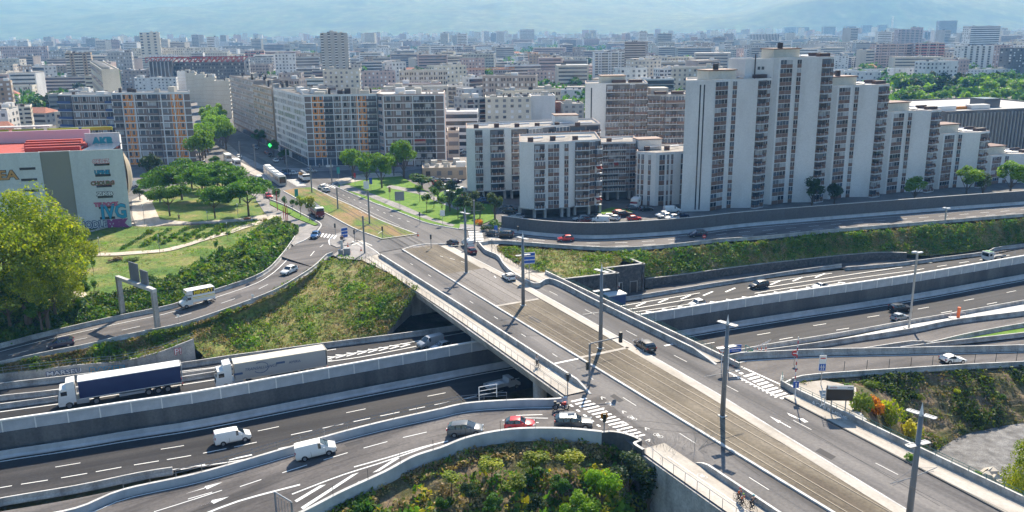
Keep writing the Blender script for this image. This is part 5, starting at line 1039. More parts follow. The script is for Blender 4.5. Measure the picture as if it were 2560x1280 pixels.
MID = [  # x0, x1, top, base row, angle, depth, wall, windows, floors, label, options
 (800, 868, 84, 236, 4, 22, 'wall_grey', 'strip', 22, 'tallest pale tower with vertical shafts, standing left of the centre of the city', dict(c2='wall_white', wide=2.6, nroof=8, side='balc', name='apartment_tower', cat='tower block')),
 (348, 398, 82, 172, 10, 22, 'wall_cream', 'strip', 12, 'cream tower with ribbed facade rising alone in the left part of the city', dict(c2='wall_cream', wide=4, name='apartment_tower', cat='tower block')),
 (430, 610, 158, 232, -3, 16, 'wall_dark', 'pair', 8, 'dark office block under a red roof truss', dict(c2='wall_cream', roof='roof_dark', nroof=3, name='office_block', cat='office block')),
 (372, 430, 155, 235, -3, 18, 'wall_dark', 'fin', 8, 'dark windowless end of the office block with the red truss', dict(c2='wall_dark', name='office_block', cat='office block', nroof=2)),
 (560, 622, 152, 225, 2, 18, 'wall_grey', 'grid', 6, 'grey right wing of the office block with the red truss', dict(name='office_block', cat='office block')),
 (162, 226, 134, 232, 20, 14, 'wall_tan', 'balc', 13, 'brown tower with stacked balconies left of the slab with the dotted roof', dict(c2='wall_cream', name='apartment_tower', cat='tower block')),
 (268, 328, 132, 200, -5, 16, 'wall_grey', 'grid', 7, 'slate grey block behind the slab with the dotted roof', dict()),
 (330, 545, 122, 168, 1, 13, 'wall_cream', 'grid', 7, 'long cream block crowned with small attic rooms above the red truss', dict(nroof=14)),
 (0, 118, 118, 170, 3, 14, 'wall_pink', 'grid', 6, 'pinkish block with red sashes at the far left edge of the city', dict(nroof=10)),
 (120, 165, 128, 180, 3, 14, 'wall_grey', 'grid', 6, 'grey block between the pinkish block and the brown tower', dict(nroof=6)),
 (0, 172, 168, 205, 3, 13, 'wall_tan', 'grid', 5, 'long tan row of flats, rear one of two at the left', dict(nroof=20)),
 (8, 214, 196, 238, 3, 13, 'wall_beige', 'slab', 4, 'long greenish row of flats with white balconies, front one of two at the left', dict(nroof=16, c2='wall_cream')),
 (-60, 46, 238, 275, 5, 14, 'wall_cream', 'grid', 4, 'yellow house with a tiled roof at the left edge behind the corner block', dict(hip=True, roof='roof_tile', cat='house', name='house')),
 (-80, 76, 272, 342, 8, 18, 'wall_cream', 'balc', 5, 'white corner block with curved balconies at the left edge above the parking building', dict(nroof=12, c2='wall_cream')),
 (300, 445, 178, 232, 2, 13, 'wall_mauve', 'grid', 6, 'mauve block with brick chimneys behind the orange block', dict(nroof=12)),
 (335, 440, 196, 250, -8, 13, 'wall_white', 'grid', 6, 'white block crowded with chimneys right behind the orange block', dict(nroof=14)),
 (600, 680, 146, 196, 3, 14, 'wall_grey', 'grid', 7, 'grey block between the red truss and the white house fronts', dict()),
 (612, 660, 128, 190, -5, 13, 'wall_pink', 'balc', 8, 'pinkish block with red balconies behind the avenue', dict(c2='roof_red')),
 (686, 738, 136, 215, 6, 14, 'wall_white', 'grid', 9, 'white block with small windows left of the tallest pale tower', dict(c2='wall_pink')),
 (740, 800, 172, 222, -5, 13, 'wall_white', 'slab', 5, 'white stepped block at the foot of the tallest pale tower', dict(c2='wall_cream')),
 (780, 890, 178, 224, 3, 12, 'wall_grey', 'slab', 5, 'blue grey slab with long balconies at the foot of the tallest pale tower', dict()),
 (898, 988, 180, 238, 2, 14, 'wall_pink', 'grid', 5, 'white block with dark red windows behind the glazed balcony block', dict(c2='roof_red')),
 (890, 955, 156, 192, 2, 13, 'wall_cream', 'slab', 4, 'low white block with an orange roof edge right of the tallest pale tower', dict(roof='roof_tile', c2='wall_white')),
 (955, 1003, 158, 196, 10, 12, 'wall_beige', 'grid', 4, 'beige gabled house right of the orange edged block', dict(hip=True, roof='roof_grey', cat='house', name='house')),
 (985, 1036, 128, 165, -3, 14, 'wall_grey', 'band', 8, 'striped grey block right of the greyish long flats', dict()),
 (892, 985, 130, 160, 2, 14, 'wall_grey', 'grid', 6, 'greyish long flats in the centre of the city', dict()),
 (1052, 1084, 144, 176, 2, 12, 'wall_dark', 'slab', 4, 'dark office with white floor edges near the round tree', dict(c2='wall_white')),
 (1080, 1190, 126, 160, 2, 14, 'wall_mauve', 'grid', 7, 'row of mauve flats with tall chimneys above the white sheds', dict(nroof=12)),
 (1190, 1228, 134, 165, 2, 12, 'wall_grey', 'fin', 7, 'blue grey block with pale vertical fins, right of the mauve flats', dict()),
 (1265, 1302, 136, 160, -4, 12, 'wall_white', 'balc', 6, 'white block with brown window boxes above the pink tiled houses', dict(c2='brown_panel')),
 (1300, 1336, 74, 118, 3, 30, 'wall_white', 'band', 14, 'striped round tower standing alone before the mountain', dict(name='office_tower', cat='tower block', nroof=1)),
 (1213, 1328, 246, 345, 2, 15, 'wall_cream', 'grid', 6, 'beige block with brown shutters and roof turrets left of the blank white wall', dict(nroof=14, c2='dark_brown')),
 (1168, 1213, 248, 345, 30, 14, 'wall_grey', 'balc', 6, 'grey block with dark roof vents turned towards the side street', dict(nroof=10)),
 (1328, 1388, 242, 340, 2, 14, 'wall_white', None, 1, 'plain windowless white block wall right of the beige shuttered block', dict(nroof=3)),
 (1408, 1460, 262, 340, 4, 14, 'wall_grey', 'grid', 5, 'bluish white block between the blank wall and the grey loggia slab', dict(nroof=4)),
 (1390, 1420, 258, 335, 4, 12, 'roof_tile', None, 1, 'small terracotta wall between two white blocks', dict(nroof=0, cat='house', name='house')),
 (1118, 1148, 330, 395, 2, 12, 'wall_beige', 'band', 3, 'low beige building right of the glazed balcony block', dict(nroof=3)),
 (1150, 1168, 296, 345, 40, 12, 'wall_beige', 'grid', 4, 'narrow beige house at the side street', dict(nroof=4)),
 (1322, 1442, 180, 226, 3, 12, 'wall_pink', 'grid', 4, 'long pink grey flats in front of the tree belt', dict(nroof=8)),
 (1212, 1265, 196, 235, -12, 12, 'wall_white', 'grid', 4, 'white stepped flats left of the grey gable', dict(nroof=4)),
 (1240, 1285, 202, 240, 8, 14, 'wall_tan', 'grid', 3, 'brown gabled hall with grey end wall', dict(hip=True, roof='roof_tile', cat='house', name='house')),
 (1395, 1458, 226, 262, 4, 12, 'wall_white', 'grid', 3, 'white flat roofed house left of the tall white fins', dict(cat='house', name='house')),
 (1488, 1562, 132, 198, 4, 16, 'wall_white', 'balc', 9, 'white cluster of flats left of the slender grey tower', dict(c2='wall_cream', nroof=9)),
 (1562, 1614, 106, 216, -16, 16, 'wall_mauve', 'slab', 17, 'slender grey tower with long balconies left of the stepped white flats', dict(c2='wall_mauve', side='grid', name='apartment_tower', cat='tower block')),
 (1616, 1690, 156, 218, 10, 15, 'wall_white', 'balc', 7, 'stepped white flats with dark balconies, left one of two alike', dict(c2='balcony_dark', nroof=4)),
 (1716, 1796, 154, 205, 10, 15, 'wall_white', 'balc', 6, 'stepped white flats with dark balconies, right one of two alike', dict(c2='balcony_dark', nroof=4)),
 (1400, 1456, 132, 168, 2, 16, 'wall_mauve', 'grid', 9, 'brownish flats with roof bars right of the striped tower', dict()),
 (1632, 1728, 196, 250, 3, 13, 'wall_white', 'grid', 5, 'white flats right behind the loggia slab', dict()),
 (1874, 1948, 86, 128, 2, 18, 'wall_white', 'fin', 6, 'glazed dark blue office with white columns behind the tallest white tower', dict(name='office_block', cat='office block')),
 (1856, 1962, 114, 152, 2, 14, 'wall_grey', 'grid', 7, 'bluish slab in front of the glazed dark office', dict()),
 (1962, 1990, 68, 94, 6, 18, 'wall_grey', 'fin', 14, 'pale tower, left one of the pair nearest the glazed office', dict(name='apartment_tower', cat='tower block', nroof=0)),
 (1993, 2023, 68, 93, 6, 18, 'wall_grey', 'fin', 14, 'pale tower, right one of the pair nearest the glazed office', dict(name='apartment_tower', cat='tower block', nroof=0)),
 (2060, 2089, 67, 99, 6, 18, 'wall_grey', 'fin', 16, 'first of three slim striped towers right of the tallest white tower', dict(name='apartment_tower', cat='tower block', nroof=0)),
 (2115, 2141, 66, 98, 6, 18, 'wall_grey', 'fin', 16, 'second of the slim striped towers, alone in the middle', dict(name='apartment_tower', cat='tower block', nroof=0)),
 (2157, 2181, 63, 93, 6, 18, 'wall_grey', 'fin', 16, 'third slim striped tower, narrower and further off', dict(name='apartment_tower', cat='tower block', nroof=0)),
 (2197, 2219, 62, 92, 6, 18, 'wall_grey', 'fin', 16, 'last slim striped tower beside the lattice mast', dict(name='apartment_tower', cat='tower block', nroof=0)),
 (2248, 2306, 74, 128, 4, 18, 'wall_pink', 'balc', 12, 'pinkish tower with dark balconies above the pink row', dict(c2='wall_mauve', name='apartment_tower', cat='tower block')),
 (2349, 2394, 52, 102, 2, 18, 'wall_mauve', 'fin', 15, 'tall brown tower with pale stripes at the upper right', dict(name='apartment_tower', cat='tower block')),
 (2320, 2365, 80, 112, 2, 15, 'wall_dark', 'fin', 8, 'blue dark office slab at the foot of the brown tower', dict(name='office_block', cat='office block')),
 (2428, 2502, 66, 140, 12, 18, 'wall_white', 'band', 13, 'big pale tower with horizontal stripes near the right edge', dict(name='apartment_tower', cat='tower block')),
 (2140, 2215, 108, 150, -3, 15, 'wall_grey', 'band', 9, 'grey striped slab left of the pink row', dict()),
 (2192, 2296, 112, 180, 3, 15, 'wall_pink', 'balc', 9, 'left half of the pink row of flats with stacked balconies', dict(c2='wall_pink', nroof=10)),
 (2290, 2362, 109, 180, 3, 15, 'wall_pink', 'balc', 9, 'right half of the pink row of flats with stacked balconies', dict(c2='roof_red', nroof=8)),
 (2366, 2412, 132, 178, 3, 13, 'wall_beige', 'grid', 6, 'beige flats between the pink row and the tall white blades', dict()),
 (2412, 2486, 116, 190, 6, 16, 'wall_white', 'strip', 11, 'tall white flats with blank blades near the right edge', dict(c2='wall_grey')),
 (2486, 2532, 114, 185, 3, 15, 'wall_pink', 'grid', 10, 'pale pinkish flats behind the white blades', dict()),
 (2534, 2640, 122, 205, 10, 16, 'wall_dark', 'grid', 11, 'blue grey tower cut by the right edge of the picture', dict(name='apartment_tower', cat='tower block')),
 (2088, 2122, 141, 185, 4, 13, 'wall_white', 'grid', 7, 'white flats right behind the third white tower', dict()),
 (2122, 2180, 144, 182, 3, 13, 'wall_white', 'balc', 6, 'white flats with blue awnings left of the pink row', dict(c2='blind_blue')),
 (2110, 2235, 176, 206, 5, 11, 'wall_white', 'grid', 4, 'left stretch of the long low white row before the park trees', dict(nroof=9, dark=False)),
 (2236, 2400, 173, 216, 6, 11, 'wall_white', 'grid', 4, 'middle stretch of the long low white row before the park trees', dict(nroof=12, dark=False)),
 (2400, 2540, 176, 208, 4, 11, 'wall_white', 'grid', 4, 'right stretch of the long low white row before the park trees', dict(nroof=10, dark=False)),
 (2000, 2092, 113, 150, 2, 22, 'roof_light', None, 1, 'white roofed sheds behind the tallest white tower', dict(cat='warehouse', name='warehouse', nroof=0)),
 (1960, 2060, 196, 232, 8, 14, 'wall_white', 'grid', 4, 'white flats in the gap behind the second white tower', dict()),
]
for i, (x0, x1, yt, yb, ang, dp, wl, kd, nf, lab, op) in enumerate(MID):
 if 'office with' in lab or 'hidden' in lab: pass
 D = DB((x0 + x1) / 2, yb); o = dict(op)
 if kd is None: o['side'] = None
 b, pl, h = block(x0, x1, yt, D, ang, dp, wl, kd or 'none', nf, lab, **o)
 if 'red roof truss' in lab:
  u = (pl[1] - pl[0]).normalized(); L = (pl[1] - pl[0]).length; q0 = pl[0] - b.at.xy
  mb = MB(); n = 18
  for y_ in (0, 10):
   v = Vector((-u.y, u.x)) * y_
   for k_ in range(n):
    p_ = q0 + v - u * 22 + u * ((L + 22) * k_ / n); p2 = q0 + v - u * 22 + u * ((L + 22) * (k_ + 1) / n)
    mb.tube([(p_.x, p_.y, h + .5), (p2.x, p2.y, h + 4.5)], .3, 4); mb.tube([(p_.x, p_.y, h + 4.5), (p2.x, p2.y, h + 4.5)], .35, 4); mb.tube([(p_.x, p_.y, h + .5), (p_.x, p_.y, h + 4.5)], .3, 4)
  ob(mb, 'roof_truss', 'roof_red', b.root)
A = wpos(253, 176, 365); b = Bld('apartment_slab', A, 'white slab with striped side and a row of pale roof hoods', 'apartment block'); b.c2 = 'wall_cream'
pl = [A.xy, line_hit(298, A, R(4), 176).xy]; far_ = Vector((-.66, .75)); far_ = wpos(225, 160, 470).xy - A.xy
pl += [pl[1] + far_, pl[0] + far_]; b.walls(pl, A.z, 'wall_cream', 'roof_grey'); winmesh(b, pl[3], pl[0], 'band', 7, (A.z - 3) / 7, 3)
for k_ in range(14): q = pl[0].lerp(pl[3], .04 + k_ * .07) + (pl[1] - pl[0]) * .3; b.box('roof_hood', q, (1.6, 3, 1.3), math.atan2(far_.y, far_.x), 'roof_light', A.z)
b.done(); OCC.append((A.x, A.y, 20)); OCC.append((A.x + far_.x, A.y + far_.y, 20))
for k_, (x0, x1, yt, yb) in enumerate(((442, 466, 180, 245), (463, 489, 184, 255), (486, 514, 189, 266), (510, 538, 195, 280), (535, 572, 204, 296))):
 D = DB(x0, yb); w_ = ('first', 'second', 'third', 'fourth', 'nearest')[k_]
 b, pl, h = block(x0, x1, yt, D, 3, 13, 'wall_cream' if k_ else 'wall_white', 'none', 8, f'{w_} in the stepped row of cream gable walls beside the avenue trees', side='balc', nroof=3, cap='wall_beige')
 u = (pl[1] - pl[0]);
 for f_ in range(1, 8): b.box('floor_line', pl[0].lerp(pl[1], .45) - Vector((0, .05)), (u.length * .85, .12, .12), math.atan2(u.y, u.x), 'wall_tan', f_ * h / 8)
A = wpos(2366, 282, 300); b = Bld('sports_hall', A, 'dark flat hall with white vertical fins behind the towers at the right edge', 'hall'); b.c2 = 'frame_white'
an = R(16); e = line_hit(2700, A, an, 282); v = Vector((-math.sin(an), math.cos(an))); pl = [A.xy, e.xy, e.xy + v * 45, A.xy + v * 45]; hh = A.z
b.walls(pl, hh, 'wall_dark', 'roof_light', cap='roof_light')
L = (pl[1] - pl[0]).length; n = int(L / 1.5); mb = MB(); mb.box((0, -.25, hh / 2), (.28, .5, hh - 1)); me = mb.mesh('fin', 'wall_grey')
for k_ in range(min(n, 296)): q = pl[0].lerp(pl[1], (k_ + .5) / n); link('fin', me, b.root, (q.x - b.at.x, q.y - b.at.y, 0), an)
for t in (.1, .35): b.box('roof_unit', pl[0].lerp(pl[1], t) + v * 8, (8, 3, 1.6), an, 'duct', hh)
b.box('roof_unit', pl[0].lerp(pl[1], .5) + v * 14, (7, 7, 3.2), an, 'solar', hh); b.box('roof_frame', pl[0].lerp(pl[1], .28) + v * 9, (16, .6, 1), an, 'orange_panel', hh); b.done()
block(1056, 1166, 424, DB(1110, 450), 6, 15, 'wall_tan', 'grid', 1, 'low flat roofed shop building beside the car park left of the white complex', roof='roof_grey', cat='shop', name='shop', nroof=14, dark=False, side=None)
block(1064, 1178, 203, DB(1120, 226), 1, 16, 'wall_white', 'none', 1, 'low white shed roof behind the big cedar', roof='roof_light', side=None, cat='warehouse', name='warehouse', nroof=0)
block(1190, 1300, 118, DB(1240, 138), 1, 16, 'wall_white', 'none', 1, 'far white shed roofs left of the striped round tower', roof='roof_light', side=None, cat='warehouse', name='warehouse', nroof=0)
mat('crane_orange', (.62, .25, .05), .6)
def lattice(mb, a, b_, w, n):
 a, b_ = Vector(a), Vector(b_); t = (b_ - a).normalized(); s = t.cross(Vector((0, 1, .01))).normalized() * w / 2; q = t.cross(s).normalized() * w / 2; cs = [s + q, s - q, -s - q, -s + q]
 for c in cs: mb.tube([a + c, b_ + c], w * .09, 4)
 for i in range(n):
  for k in range(4): mb.tube([a.lerp(b_, i / n) + cs[k], a.lerp(b_, (i + 1) / n) + cs[(k + 1) % 4]], w * .05, 3, cap=False)
for (x, yt, yb, xl, xr_, lab) in ((1152, 172, 245, 1088, 1290, 'orange tower crane with a long lattice jib in front of the cedar'), (1323, 132, 180, 1318, 1345, 'slim orange crane mast right of the pink tiled houses')):
 D = DB(x, yb); q = P(x, yb, 0); top = wpos(x, yt, D).z; root = empty('tower_crane', q, 0, lab, 'crane'); mb = MB(); lattice(mb, (0, 0, 0), (0, 0, top), 1.8, 16); ob(mb, 'mast', 'crane_orange', root)
 s = D * math.cos(PITCH) / F; mb = MB(); lattice(mb, ((xl - x) * s, 0, top - .5), ((xr_ - x) * s, 0, top), 1.4, 24); ob(mb, 'jib', 'crane_orange', root)
 mb = MB(); mb.box(((xl - x) * s + 2, 0, top - 1.6), (3.5, 1.6, 2.2)); ob(mb, 'counterweight', 'concrete', root); mb = MB(); mb.box((1.4, -.8, top - 1.2), (1.4, 1.4, 1.8)); ob(mb, 'cab', 'glass_blue', root)
q = P(2227, 98, 0); D = q.y; root = empty('lattice_mast', q, 0, 'thin pale lattice radio mast beside the slim striped towers', 'mast'); mb = MB(); lattice(mb, (0, 0, 0), (0, 0, wpos(2227, 40, D).z), 4.5, 14); ob(mb, 'lattice', 'frame_white', root)
for p_ in ((0, 60), ):
 pass
for (x, y, r) in ((-130, 300, 40), (-60, 310, 45), (-20, 300, 40), (30, 250, 45), (75, 250, 40), (120, 270, 40), (25, 300, 30)): OCC.append((x, y, r))
for k_ in range(40): p_ = UV(-130 - k_ * 12, -6); OCC.append((p_.x, p_.y, 22))
PARKS = [((P(2400, 250, 0)), 60), (P(2250, 240, 0), 45), (P(2560, 240, 0), 60), (P(1100, 205, 0), 35), (P(1040, 215, 0), 30), (P(100, 270, 0), 25), (P(1440, 165, 0), 40), (P(1500, 168, 0), 30), (P(1850, 160, 0), 40), (P(1800, 165, 0), 35)]
for p_, r in PARKS: OCC.append((p_.x, p_.y, r))
LM = [(372, 100, 'the cream ribbed tower'), (500, 180, 'the red roof truss'), (195, 180, 'the brown balcony tower'), (834, 150, 'the tallest pale tower'), (1152, 200, 'the orange crane'), (1318, 95, 'the striped round tower'), (1588, 150, 'the slender grey tower'),
   (1755, 170, 'the stepped white flats'), (1910, 105, 'the glazed dark office'), (2127, 82, 'the slim striped towers'), (2275, 140, 'the pink row'), (2370, 80, 'the tall brown tower'), (2465, 100, 'the big striped tower'), (1000, 150, 'the striped grey block'), (60, 180, 'the tan row of flats'), (1382, 205, 'the pink grey flats'), (680, 170, 'the white small windowed block')]
used = {}
ordw = ['', 'one house further on from', 'two houses further on from', 'three houses on from', 'four houses on from', 'five houses on from', 'six houses on from']
def where_is(px, py):
 k = min(LM, key=lambda l: abs(l[0] - px) + abs(l[1] - py) * 2); dx = px - k[0]; dy = py - k[1]
 h_ = 'right' if dx > 0 else 'left'; far = 'just' if abs(dx) < 45 else ('well' if abs(dx) < 110 else 'far')
 v_ = 'in front and' if dy > 16 else ('behind and' if dy < -14 else 'level and'); return f'{v_} {far} {h_} of {k[2]}'
rc = random.Random(11); nb = 0; tries = 0; CITY_LAB = {}
sty = [('wall_white', 'grid'), ('wall_cream', 'pair'), ('wall_beige', 'grid'), ('wall_cream', 'grid'), ('wall_white', 'balc'), ('wall_pink', 'grid'), ('wall_white', 'slab'), ('wall_mauve', 'pair'), ('wall_grey', 'band'), ('wall_tan', 'grid')]
GEN = []
while nb < 285 and tries < 12000:
 tries += 1; D = 330 + 1250 * rc.random() ** 1.25; X = rc.uniform(-.62, .62) * D
 if D < 520 and X > 30: continue
 dp = rc.uniform(11, 15); w = rc.uniform(12, 34);
 if not free(X, D, max(w * .5, dp * .6)): continue
 fl = rc.choice((2, 3, 4, 4, 5, 5, 6, 6, 7, 8)) if D > 420 else rc.choice((3, 4, 5)); h = fl * 2.8 + 1.5; house = fl < 4
 if house: w *= .6
 OCC.append((X, D, max(w * .48, dp * .55))); ang = rc.choice((0, 4, 8, -6, 28, -62 + 90, -20, 14)) + rc.uniform(-4, 4)
 an = R(ang); u = Vector((math.cos(an), math.sin(an))); v = Vector((-u.y, u.x)); A = Vector((X, D)) - u * w / 2 - v * dp / 2; wl, kd = rc.choice(sty); hip = (house and rc.random() < .8) or rc.random() < .03
 px, py = proj(Vector((X, D, h * .8))); base_lab = f'{WALLS[wl]} {["", "", "two", "three", "four", "five", "six", "seven", "eight"][fl]} storey {"house" if house else "block"} {where_is(px, py)}'
 n = used.get(base_lab, 0); used[base_lab] = n + 1; rf = rc.choice(('roof_grey', 'roof_light', 'roof_light', 'roof_dark')); GEN.append((base_lab, n, px, py))
 lab = base_lab if n == 0 else base_lab.replace(f'{WALLS[wl]} ', f'{WALLS[wl]} {"narrow " if w < 16 else "broad "}' if n == 1 else f'{WALLS[wl]} {"tiled " if hip else "chimneyed "}' if n == 2 else f'{WALLS[wl]} {["small", "plain", "pale roofed", "turned"][n % 4]} ', 1)
 b = Bld('house' if house else 'apartment_block', A, lab, 'house' if house else 'apartment block'); b.c2 = rc.choice(('wall_white', 'brown_panel', 'wall_cream', 'balcony_dark')); pl = [A, A + u * w, A + u * w + v * dp, A + v * dp]
 if hip: b.walls(pl, h - .02, wl, 'roof_tile', par=.02); hiproof(b, pl, h, 'roof_tile', 2.6)
 else: b.walls(pl, h, wl, rf)
 winmesh(b, pl[0], pl[1], kd, fl, 2.8, 1.2, nb)
 if ang > 10 or X > 0: winmesh(b, pl[3], pl[0], 'grid', fl, 2.8, 1.2, nb, 4)
 if ang < -10 or X < 0: winmesh(b, pl[1], pl[2], 'grid', fl, 2.8, 1.2, nb, 4)
 if not hip: roofstuff(b, pl, h, rc.randint(3, 8), nb)
 nb += 1
mb = MB(); rc = random.Random(5); names = ['wall_white', 'wall_grey', 'wall_beige', 'wall_cream', 'wall_pink', 'roof_light', 'roof_grey', 'roof_tile', 'glass_dark', 'wall_mauve']; cnt = 0; tries = 0
while cnt < 2600 and tries < 30000:
 tries += 1; D = 620 + 4600 * rc.random() ** .9; X = rc.uniform(-.64, .64) * D; w = rc.uniform(14, 60); dp = rc.uniform(11, 20)
 if D < 1750 and not free(X, D, max(w * .5, dp * .6)): continue
 if D < 1750: OCC.append((X, D, w * .45))
 if mnoise.noise(Vector((X * .004, D * .004, 3))) > .22: continue
 ang = R(rc.choice((0, 6, -8, 30, -20)) + rc.uniform(-5, 5)); fl = rc.choice((2, 3, 4, 5, 6, 7, 8));
 if D > 1500 and rc.random() < .1: fl = rc.randint(9, 15); w = rc.uniform(16, 28)
 h = fl * 2.9 + 1; m_ = rc.choice((0, 0, 1, 2, 3, 3, 4, 9)); c, s = math.cos(ang), math.sin(ang); cnt += 1
 mb.box((X, D, h / 2), (w, dp, h), ang, m_); mb.box((X, D, h + .15), (w + .3, dp + .3, .3), ang, rc.choice((5, 6, 6, 7 if fl < 5 else 6)))
 for k in range(rc.randint(1, 4)): t = rc.uniform(-.42, .42) * w; mb.box((X + t * c, D + t * s, h + 1), (rc.uniform(1, 4), 2, 1.8), ang, rc.choice((8, 0, 2)))
 nx, ny = s, -c
 if D < 3000:
  for f in range(fl): mb.box((X + nx * dp / 2, D + ny * dp / 2, 1.9 + f * 2.9), (w * .9, .2, 1.2), ang, 8)
o = ob(mb, 'distant_city', names); tag(o, 'hazy mass of low town buildings reaching to the foot of the mountain', 'town', kind='stuff')
def mh(x, y):
 t = max(0., (y - 5300 - 350 * mnoise.noise(Vector((x * .0006, 1, 0)))) / 4200)
 ridge = mnoise.fractal(Vector((x * .00055, y * .0005, 2)), 1.0, 2.1, 5)
 saddle = 1 - .35 * math.exp(-((x / max(1, y) - .235) / .045) ** 2) * (1 if y > 6000 else .3)
 spur = 190 * math.exp(-((x / y - .42) / .13) ** 2) * min(1, max(0, (y - 5200) / 500)) * math.exp(-((y - 6000) / 900) ** 2)
 return max(-5, 520 * math.tanh(max(0, t ** .85 * 620 * (1 + .35 * ridge) * saddle + spur * (1 + .5 * ridge) + t * 60 * mnoise.noise(Vector((x * .004, y * .004, 7)))) / 520))
nx, ny = 150, 80; vs = []; fs = []
for j in range(ny):
 for i in range(nx):
  x = -9000 + 18000 * i / (nx - 1); y = 5100 + 8800 * (j / (ny - 1)) ** 1.4; vs.append((x, y, mh(x, y)))
for j in range(ny - 1):
 for i in range(nx - 1): a = j * nx + i; fs.append((a, a + 1, a + nx + 1, a + nx))
mb = MB(); mb.add(vs, fs); o = ob(mb, 'mountains', 'mountain', smooth=True); tag(o, kind='structure'); MTOP = max(v[2] for v in vs)
hz = bpy.data.materials.new('haze'); hz.use_nodes = True; nt = hz.node_tree; nt.nodes.clear(); out = nt.nodes.new('ShaderNodeOutputMaterial'); pv = nt.nodes.new('ShaderNodeVolumePrincipled')
pv.inputs['Color'].default_value = (.18, .47, 1.0, 1); pv.inputs['Absorption Color'].default_value = (1, 1, 1, 1)
pv.inputs['Density'].default_value = .00018; pv.inputs['Anisotropy'].default_value = .12
nt.links.new(pv.outputs[0], out.inputs['Volume']); mb = MB(); mb.box((0, 5700, (MTOP + 40 - 9.7) / 2), (18400, 17200, MTOP + 40 + 9.7)); M['haze'] = hz
o = ob(mb, 'haze', 'haze'); tag(o, 'pale blue haze filling the air over the town', 'haze', kind='stuff')
# ================================================================= TREES AND PLANTS
def leafmat(name, c1, c2, c3, trans=.3):
 m = bpy.data.materials.new(name); m.use_nodes = True; nt = m.node_tree; N = nt.nodes; L = nt.links; N.clear()
 out = N.new('ShaderNodeOutputMaterial'); d = N.new('ShaderNodeBsdfPrincipled'); d.inputs['Roughness'].default_value = .6; d.inputs['Specular IOR Level'].default_value = .25
 t = N.new('ShaderNodeBsdfTranslucent'); mx = N.new('ShaderNodeMixShader'); mx.inputs[0].default_value = trans
 g = N.new('ShaderNodeNewGeometry'); n = N.new('ShaderNodeTexNoise'); n.inputs['Scale'].default_value = .35; n.inputs['Detail'].default_value = 3; L.new(g.outputs['Position'], n.inputs[0])
 a = N.new('ShaderNodeMath'); a.operation = 'MULTIPLY_ADD'; a.inputs[1].default_value = .35; oi = N.new('ShaderNodeObjectInfo'); L.new(g.outputs['Random Per Island'], a.inputs[0]); L.new(n.outputs[0], a.inputs[2])
 r = N.new('ShaderNodeValToRGB'); e = r.color_ramp.elements; e[0].position = .4; e[0].color = (*c1, 1); e[1].position = .65; e[1].color = (*c2, 1); q = e.new(.9); q.color = (*c3, 1)
 L.new(a.outputs[0], r.inputs[0]); hs = N.new('ShaderNodeHueSaturation'); mr = N.new('ShaderNodeMapRange'); mr.inputs[3].default_value = .8; mr.inputs[4].default_value = 1.25; L.new(oi.outputs['Random'], mr.inputs[0])
 L.new(mr.outputs[0], hs.inputs['Value']); L.new(r.outputs[0], hs.inputs['Color']); L.new(hs.outputs[0], d.inputs['Base Color'])
 br = N.new('ShaderNodeMix'); br.data_type = 'RGBA'; br.blend_type = 'MULTIPLY'; br.inputs[0].default_value = 1; br.inputs[7].default_value = (2.0, 2.1, .9, 1); L.new(hs.outputs[0], br.inputs[6]); L.new(br.outputs[2], t.inputs[0])
 L.new(d.outputs[0], mx.inputs[1]); L.new(t.outputs[0], mx.inputs[2]); L.new(mx.outputs[0], out.inputs[0]); M[name] = m
leafmat('leaf_yellowgreen', (.06, .11, .006), (.16, .22, .01), (.36, .36, .015), .35); leafmat('leaf_green', (.02, .06, .01), (.05, .13, .015), (.1, .21, .02)); leafmat('leaf_grove', (.025, .07, .008), (.055, .14, .01), (.12, .23, .015)); leafmat('leaf_dark', (.012, .03, .012), (.025, .055, .018), (.05, .09, .02))
leafmat('leaf_bright', (.06, .14, .008), (.13, .25, .012), (.22, .34, .02)); leafmat('leaf_bluegreen', (.03, .06, .03), (.06, .1, .045), (.11, .15, .06)); leafmat('leaf_orange', (.25, .08, .01), (.45, .16, .02), (.6, .25, .03)); leafmat('leaf_dry', (.16, .11, .04), (.28, .2, .09), (.4, .31, .16), .2)
leafmat('leaf_gold', (.2, .17, .01), (.34, .3, .02), (.45, .4, .04)); leafmat('leaf_weed', (.055, .09, .012), (.12, .18, .02), (.21, .25, .04), .25)
mat('bark', (.11, .085, .06), .9); mat('bark_pale', (.36, .32, .27), .85)
def leafcloud(pts, nrm, size, rng, flat_=.3):
 """pts (n,3) -> quads of varied size and tilt as arrays"""
 n = len(pts); d = rng.normal(size=(n, 3)); d /= np.linalg.norm(d, axis=1)[:, None]; nn = nrm * (1 - flat_) + d * .9; nn /= np.linalg.norm(nn, axis=1)[:, None] + 1e-9
 t = np.cross(nn, rng.normal(size=(n, 3))); t /= np.linalg.norm(t, axis=1)[:, None] + 1e-9; b = np.cross(nn, t); s = size * rng.uniform(.6, 1.4, (n, 1)) / 2
 q = np.stack([pts - t * s, pts - b * s * .6, pts + t * s, pts + b * s * .6], 1); return q.reshape(-1, 3)
def arrmesh(name, V, m, nq):
 me = bpy.data.meshes.new(name); me.vertices.add(len(V)); me.vertices.foreach_set('co', V.astype(np.float32).ravel()); me.loops.add(nq * 4); me.loops.foreach_set('vertex_index', np.arange(nq * 4, dtype=np.int32))
 me.polygons.add(nq); me.polygons.foreach_set('loop_start', np.arange(0, nq * 4, 4, dtype=np.int32))
 me.materials.append(M[m]) if isinstance(m, str) else [me.materials.append(M[x]) for x in m]
 me.update(calc_edges=True); return me
